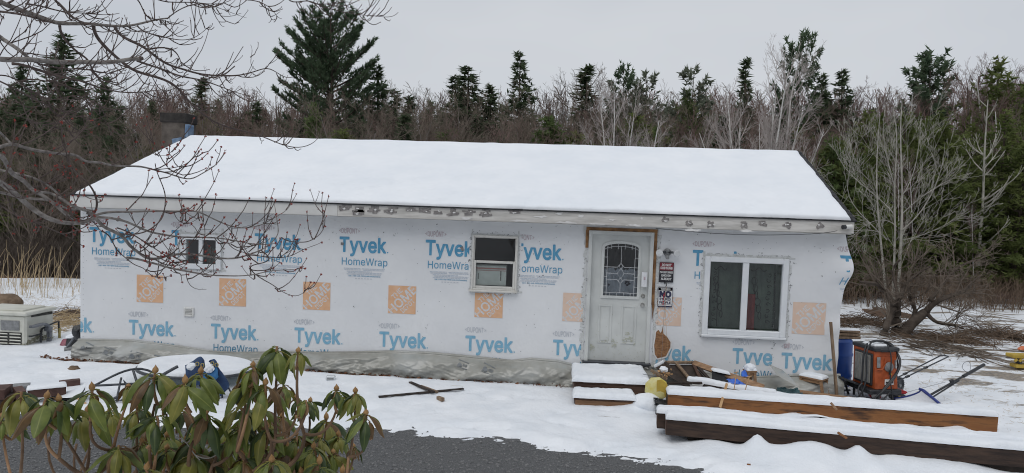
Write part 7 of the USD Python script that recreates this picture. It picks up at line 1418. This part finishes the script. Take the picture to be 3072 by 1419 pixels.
# ================================================================ maple at the left: its trunk stands outside the picture
def maple():
    rg = np.random.default_rng(77); tb = atd(-760, 700, 3.6); gz = float(ground(tb[0], tb[1])); base = np.array([tb[0], tb[1], gz]); o = thing('red_maple', 'bare red-budded maple whose grey limbs reach in from the left over the roof', 'tree', base)
    crown = atd(-700, 40, 3.6); obj('trunk', B().tube(curve([[0, 0, -.05], [.03, 0, 1.0], [0, .02, 2.2], crown - base, crown - base + [-.1, .1, 1.4]], 20), np.linspace(.17, .09, 20), 10), 'bark_maple', o, sm=True)
    S1 = lambda pts: [(a * .5967, b * .5967) for a, b in pts]; S2 = lambda pts: [(180 + a * .3571, 380 + b * .3571) for a, b in pts]; S3 = lambda pts: [(180 + a * .3571, 780 + b * .3571) for a, b in pts]; S4 = lambda pts: [(768 + a * .5967, b * .5967) for a, b in pts]
    # (pixels, distance at both ends, radius in pixels at both ends, kind: 0 skyward twiggy limb, 1 budded branch, 2 bare leader)
    Ls = [
        (S1([(-60, -30), (60, 35), (200, 85), (290, 115), (400, 118), (560, 130), (640, 130), (760, 105), (840, 92)]), 3.4, 4.0, 8.5, 2.0, 0),
        (S1([(470, 125), (485, 180), (510, 215), (560, 265), (600, 300), (660, 345), (740, 375), (870, 425), (960, 520), (1060, 600), (1150, 640), (1287, 675)]) + S2([(1900, 160), (1960, 172), (2100, 150), (2165, 100)]), 3.8, 4.8, 5.0, .8, 0),
        (S1([(575, 130), (620, 185), (700, 225), (740, 250), (790, 290), (850, 325), (910, 345), (1000, 370), (1100, 380), (1200, 378), (1287, 357)]) + S4([(60, 345), (130, 380), (190, 385)]), 3.7, 4.6, 4.4, .9, 0),
        (S1([(740, 250), (800, 240), (880, 260), (905, 300), (915, 335)]), 4.0, 4.2, 2.8, 1.2, 0),
        (S1([(-40, 290), (60, 300), (160, 300), (250, 310), (420, 312), (560, 312), (640, 300), (708, 295)]), 3.2, 3.6, 8.0, 5.5, 0),
        (S1([(690, 305), (760, 330), (820, 350), (900, 380), (1000, 400), (1120, 440), (1250, 480)]), 3.6, 4.2, 3.4, .8, 0),
        (S1([(-30, 160), (20, 200), (80, 240), (130, 280), (150, 300)]), 3.4, 3.3, 6.5, 4.5, 0),
        (S1([(300, 130), (315, 180), (360, 235), (400, 270), (440, 300), (470, 360), (560, 420), (640, 455)]), 3.6, 4.2, 4.0, .9, 0),
        (S1([(-30, 55), (60, 65), (140, 80), (210, 100), (270, 115)]), 3.4, 3.5, 3.5, 2.5, 0),
        (S1([(60, 320), (160, 340), (280, 380), (380, 400), (470, 430), (560, 455), (640, 465), (740, 460), (820, 450)]), 3.3, 3.9, 4.2, .8, 0),
        (S1([(-20, 400), (100, 460), (220, 520), (330, 560), (430, 590), (520, 620), (610, 660)]), 3.4, 4.0, 2.6, .7, 0),
        (S1([(-20, 380), (80, 400), (180, 470), (280, 500), (380, 480), (480, 520), (560, 560)]), 3.6, 4.2, 2.2, .6, 0),
        (S1([(130, 20), (240, 40), (330, 60), (420, 66), (520, 74), (600, 66)]), 3.5, 3.9, 2.6, .8, 0), (S1([(260, -10), (330, 50), (380, 95), (420, 112)]), 3.5, 3.6, 2.8, 2.2, 0), (S1([(680, -10), (715, 40), (740, 80), (800, 100), (900, 120), (940, 130)]), 3.8, 4.2, 2.0, .6, 0),
        (S1([(690, 130), (730, 160), (800, 180), (900, 200), (960, 195), (1020, 160), (1060, 125)]), 3.9, 4.3, 2.2, .6, 0), (S1([(840, 95), (920, 40), (1000, 20), (1100, 40), (1180, 70), (1240, 90)]), 4.0, 4.4, 1.8, .5, 0), (S1([(760, -20), (850, 10), (960, 12), (1080, 20), (1170, -5)]), 4.0, 4.4, 2.0, .8, 0),
        (S4([(150, -20), (200, 10), (260, 5), (330, 30), (420, 55), (480, 68), (530, 75), (600, 80), (690, 80), (715, 62)]), 4.2, 4.6, 1.8, .7, 0), (S4([(-40, 0), (40, 20), (90, 60), (110, 85), (130, 95)]), 4.2, 4.5, 1.6, .6, 0), (S4([(240, -10), (350, 20), (430, 10), (490, 15)]), 4.2, 4.5, 1.4, .5, 0),
        (S1([(1285, 350), (1262, 320), (1266, 270), (1260, 225)]), 4.5, 4.6, .9, .5, 2),
        (S1([(-40, 760), (0, 740), (60, 725), (120, 740), (240, 765), (330, 775), (390, 785), (430, 810), (480, 815), (560, 830), (640, 835), (720, 840), (780, 855), (840, 870), (900, 890), (960, 898), (1020, 870), (1070, 840), (1110, 800), (1130, 770)]), 3.0, 4.0, 5.2, .9, 1),
        (S1([(-30, 640), (20, 685), (60, 728)]), 3.0, 3.1, 3.2, 3.0, 2),
        (S1([(-40, 780), (20, 800), (60, 870), (120, 910), (160, 950), (200, 975), (280, 1030), (350, 1090), (440, 1110)]), 2.9, 3.3, 7.0, 4.0, 1),
        (S1([(-40, 900), (20, 930), (60, 960), (130, 1020), (180, 1060), (240, 1095), (300, 1115), (380, 1122), (440, 1112), (475, 1085)]), 2.8, 3.3, 8.5, 5.0, 1),
        (S1([(-40, 960), (60, 980), (180, 1000), (260, 1010), (340, 1050), (400, 1052), (470, 1075)]), 3.0, 3.4, 4.5, 2.5, 1), (S1([(-20, 850), (120, 880), (260, 945), (330, 1010), (420, 1050), (480, 1060)]), 3.1, 3.4, 3.4, 2.2, 1),
        (S2([(300, 745), (400, 720), (550, 715), (750, 710), (900, 710), (1050, 710), (1140, 712), (1250, 755), (1380, 815), (1480, 845), (1600, 845), (1700, 820), (1790, 770), (1870, 725), (1940, 650)]), 3.3, 4.0, 3.6, .8, 1),
        (S2([(310, 760), (400, 765), (530, 790), (620, 825), (720, 870), (860, 905), (1000, 925), (1200, 930), (1400, 945), (1560, 975), (1720, 990), (1810, 980)]), 3.3, 4.0, 3.8, 1.0, 1),
        (S2([(230, 720), (300, 770), (370, 840), (450, 880), (540, 940), (580, 990), (650, 1050), (740, 1105), (800, 1110), (900, 1085), (1050, 1072), (1200, 1085), (1350, 1105), (1500, 1100), (1600, 1070), (1700, 1030), (1780, 970), (1830, 900), (1825, 800), (1810, 700), (1780, 600)]), 3.3, 4.1, 5.5, .8, 1),
        (S2([(350, 880), (420, 930), (470, 1020), (560, 1110), (640, 1165)]) + S3([(700, 70), (740, 105), (790, 140), (850, 148), (930, 130)]), 3.4, 3.8, 2.0, .7, 1), (S3([(560, -20), (640, -10), (740, 15), (830, 40), (920, 65), (1040, 90), (1150, 110), (1250, 125), (1380, 132), (1530, 132), (1640, 120), (1750, 95), (1850, 85), (1950, 80), (2060, 70)]), 3.4, 4.0, 3.4, .8, 1),
        (S3([(1060, 90), (1062, 130), (1075, 180), (1110, 225), (1160, 245), (1230, 245)]), 3.6, 3.8, 1.3, .6, 2), (S2([(1690, 1040), (1740, 1130)]) + S3([(1600, 60), (1700, 160), (1780, 205), (1860, 260), (1920, 290), (1990, 300), (2050, 270), (2105, 185)]), 3.8, 4.1, 1.9, .7, 1),
        (S2([(1860, 930), (1920, 960), (2000, 970), (2080, 965), (2150, 930), (2200, 880), (2225, 800), (2215, 710)]), 3.9, 4.2, 1.8, .7, 1), (S2([(1560, 1080), (1700, 1090), (1850, 1100), (1950, 1080), (2050, 1030), (2130, 1000), (2200, 970)]), 3.8, 4.1, 1.6, .7, 1),
        (S2([(800, 310), (830, 420), (870, 520), (885, 590), (880, 680), (860, 760), (800, 830), (720, 880), (650, 900), (520, 900)]), 3.5, 3.4, 1.2, 2.2, 2), (S2([(-200, 560), (0, 600), (60, 640), (160, 690), (260, 720), (310, 750)]), 3.0, 3.3, 3.6, 3.0, 1),
        (S2([(80, 210), (150, 400), (230, 470), (290, 560), (310, 640), (290, 720)]), 3.2, 3.3, 1.6, 3.2, 1), (S2([(800, 365), (950, 345), (1040, 320), (1100, 280), (1135, 215)]), 3.7, 3.9, 1.5, .6, 1), (S2([(910, 350), (895, 290), (905, 240)]), 3.7, 3.7, .9, .5, 1), (S2([(760, 210), (820, 240), (900, 235), (950, 195), (990, 150)]), 3.6, 3.7, 1.0, .5, 1),
        (S2([(480, 850), (600, 900), (760, 1000), (880, 1080), (960, 1140), (1060, 1190)]), 3.4, 3.7, 2.0, .8, 1), (S2([(620, 960), (700, 1010), (760, 1060), (860, 1090)]), 3.4, 3.6, 1.8, .9, 1), (S2([(1050, 930), (1000, 990), (1010, 1060), (1060, 1120), (1020, 1190)]), 3.6, 3.7, 1.2, .6, 1), (S2([(1210, 930), (1250, 1010), (1320, 1080), (1400, 1180)]), 3.7, 3.9, 1.4, .7, 1), (S2([(1400, 945), (1440, 1010), (1560, 1060), (1700, 1090), (1860, 1150)]), 3.8, 4.0, 1.4, .6, 1), (S2([(960, 715), (1000, 790), (1060, 815), (1130, 790), (1180, 760)]), 3.6, 3.7, 1.1, .6, 1), (S2([(1180, 760), (1210, 830), (1215, 930)]), 3.6, 3.7, .9, .9, 1),
        (S1([(150, 300), (230, 330), (330, 345), (430, 350), (560, 370), (660, 360)]), 3.3, 3.7, 2.6, .8, 0), (S1([(60, 430), (140, 400), (250, 410), (330, 430), (420, 500), (520, 600), (560, 640)]), 3.5, 4.0, 2.0, .6, 0), (S1([(-20, 1010), (100, 1090), (200, 1130), (320, 1180), (420, 1240)]), 3.2, 3.6, 2.2, 1.0, 1), (S1([(20, 560), (140, 600), (260, 640), (350, 660), (430, 690)]), 3.3, 3.8, 1.4, .5, 0), (S1([(170, 330), (260, 450), (240, 520), (330, 600), (420, 640)]), 3.4, 3.9, 1.3, .5, 0),
    ]
    def bud(mb, c, r, n):
        for _ in range(n): d = unit(rg.normal(0, 1, 3)); mb.add(np.array([[1, 0, 0], [-.5, .87, 0], [-.5, -.87, 0], [0, 0, 1.4], [0, 0, -1.0]]) * r * rg.uniform(.7, 1.25) @ rot('x', rg.uniform(0, 3)).T + c + d * r * 1.1, [[0, 1, 3], [1, 2, 3], [2, 0, 3], [1, 0, 4], [2, 1, 4], [0, 2, 4]])
    for li, (px, d0, d1, r0, r1, kind) in enumerate(Ls):
        px = np.array(px, float); s = np.r_[0, np.cumsum(np.linalg.norm(np.diff(px, axis=0), axis=1))]; s /= s[-1]; n = max(14, int(len(px) * 4)); t = np.linspace(0, 1, n); c2 = curve(px, n); wob = rg.normal(0, .02); D = d0 + (d1 - d0) * t + .06 * np.sin(t * 7 + li)
        P_ = np.array([atd(a, b, dd) for (a, b), dd in zip(c2, D)]) - base; rad = (r0 * (1 - t) ** 1.0 + r1 * (1 - (1 - t))) * D / FPX * 1.0
        rad = rad * (1 + .10 * (nz(t * 30, t * 0 + li, 1.0, 3) - .5)) ; rad[::6] *= 1.10
        lb = obj('limb', B().tube(P_, rad, 8 if r0 > 3 else 6), 'bark_maple' if (kind and r0 > 2.4) or r0 > 6 else 'bark_dark_twig', o, sm=True)
        if li == 4: obj('broken_end', B().blob(P_[-1], (.012, .012, .012), 4, .5, 1), 'bark_dark_twig', lb)
        L = np.sum(np.linalg.norm(np.diff(P_, axis=0), axis=1)); tw, bd = B(), B(); nt = int(L * (19 if kind == 0 else 12 if kind == 1 else 3)); nn = 0
        for _ in range(nt):
            tt = rg.uniform(.12, 1) if r0 < 4 else rg.uniform(.05, 1); i_ = int(tt * (n - 2)); tan = unit(P_[i_ + 1] - P_[i_]); side = rg.normal(0, 1, 3); side = unit(side - tan * (side @ tan)); side = unit(side + np.array([0, 0, -.35 if kind == 0 else .1])); l_ = rg.uniform(.05, .22 if kind == 1 else .26); m_ = 6; q = np.linspace(0, 1, m_)
            d_ = unit(tan * rg.uniform(.5, 1.2) + side); pts = P_[i_] + d_ * (q * l_)[:, None] + np.array([0, 0, 1.0]) * (.55 * l_ * q ** 2.2)[:, None] + np.cumsum(rg.normal(0, .0035, (m_, 3)), 0); tw.tube(pts, np.linspace(.0034, .0018, m_), 4, cap=False); nn += 1
            for __ in range(rg.integers(0, 3) if l_ > .1 else 0):
                j = rg.integers(1, m_ - 1); a2 = unit(d_ + rg.normal(0, .6, 3) + [0, 0, .5]); l2 = l_ * rg.uniform(.25, .55); p2 = pts[j] + a2 * (np.linspace(0, 1, 4) * l2)[:, None] + np.array([0, 0, 1.0]) * (.35 * l2 * np.linspace(0, 1, 4) ** 2)[:, None]; tw.tube(p2, np.linspace(.0024, .0015, 4), 3, cap=False); bud(bd, p2[-1], .0036 if kind == 1 else .0024, 3 if kind == 1 else 1)
            bud(bd, pts[-1], .0042 if kind == 1 else .0026, rg.integers(3, 7) if kind == 1 else 2)
            if kind == 1 and rg.random() < .75: bud(bd, pts[rg.integers(2, m_ - 1)], .0040, rg.integers(2, 6))
        if kind == 1:
            for _ in range(int(L * 4)): i_ = rg.integers(n // 4, n - 1); bud(bd, P_[i_] + rg.normal(0, .004, 3), .0042, rg.integers(3, 7))
            bud(bd, P_[-1], .0045, 6)
        if nn: obj('twigs', tw, 'bark_dark_twig', lb, kind='stuff'); obj('buds', bd, 'bud_red' if kind == 1 else 'bud_dark', lb, kind='stuff')
    # the limbs run on from the trunk to where the picture begins
    for k, (px, py, d) in enumerate(((-60, -30, 3.4), (-40, 174, 3.2), (-24, 450, 3.0), (-24, 550, 2.85), (-20, 240, 3.4))):
        e = atd(px, py, d) - base; f = curve([[0, 0, 2.2], [0, .02, 2.4]], 2)[0]; st_ = np.array([0.02, 0, 1.0 + .32 * k + (e[2] - 1.5) * .4]); obj('limb', B().tube(curve([st_, (st_ + e) / 2 + [0, 0, .08], e], 12), np.linspace(.05, .012, 12), 8), 'bark_maple', o, sm=True)
maple()
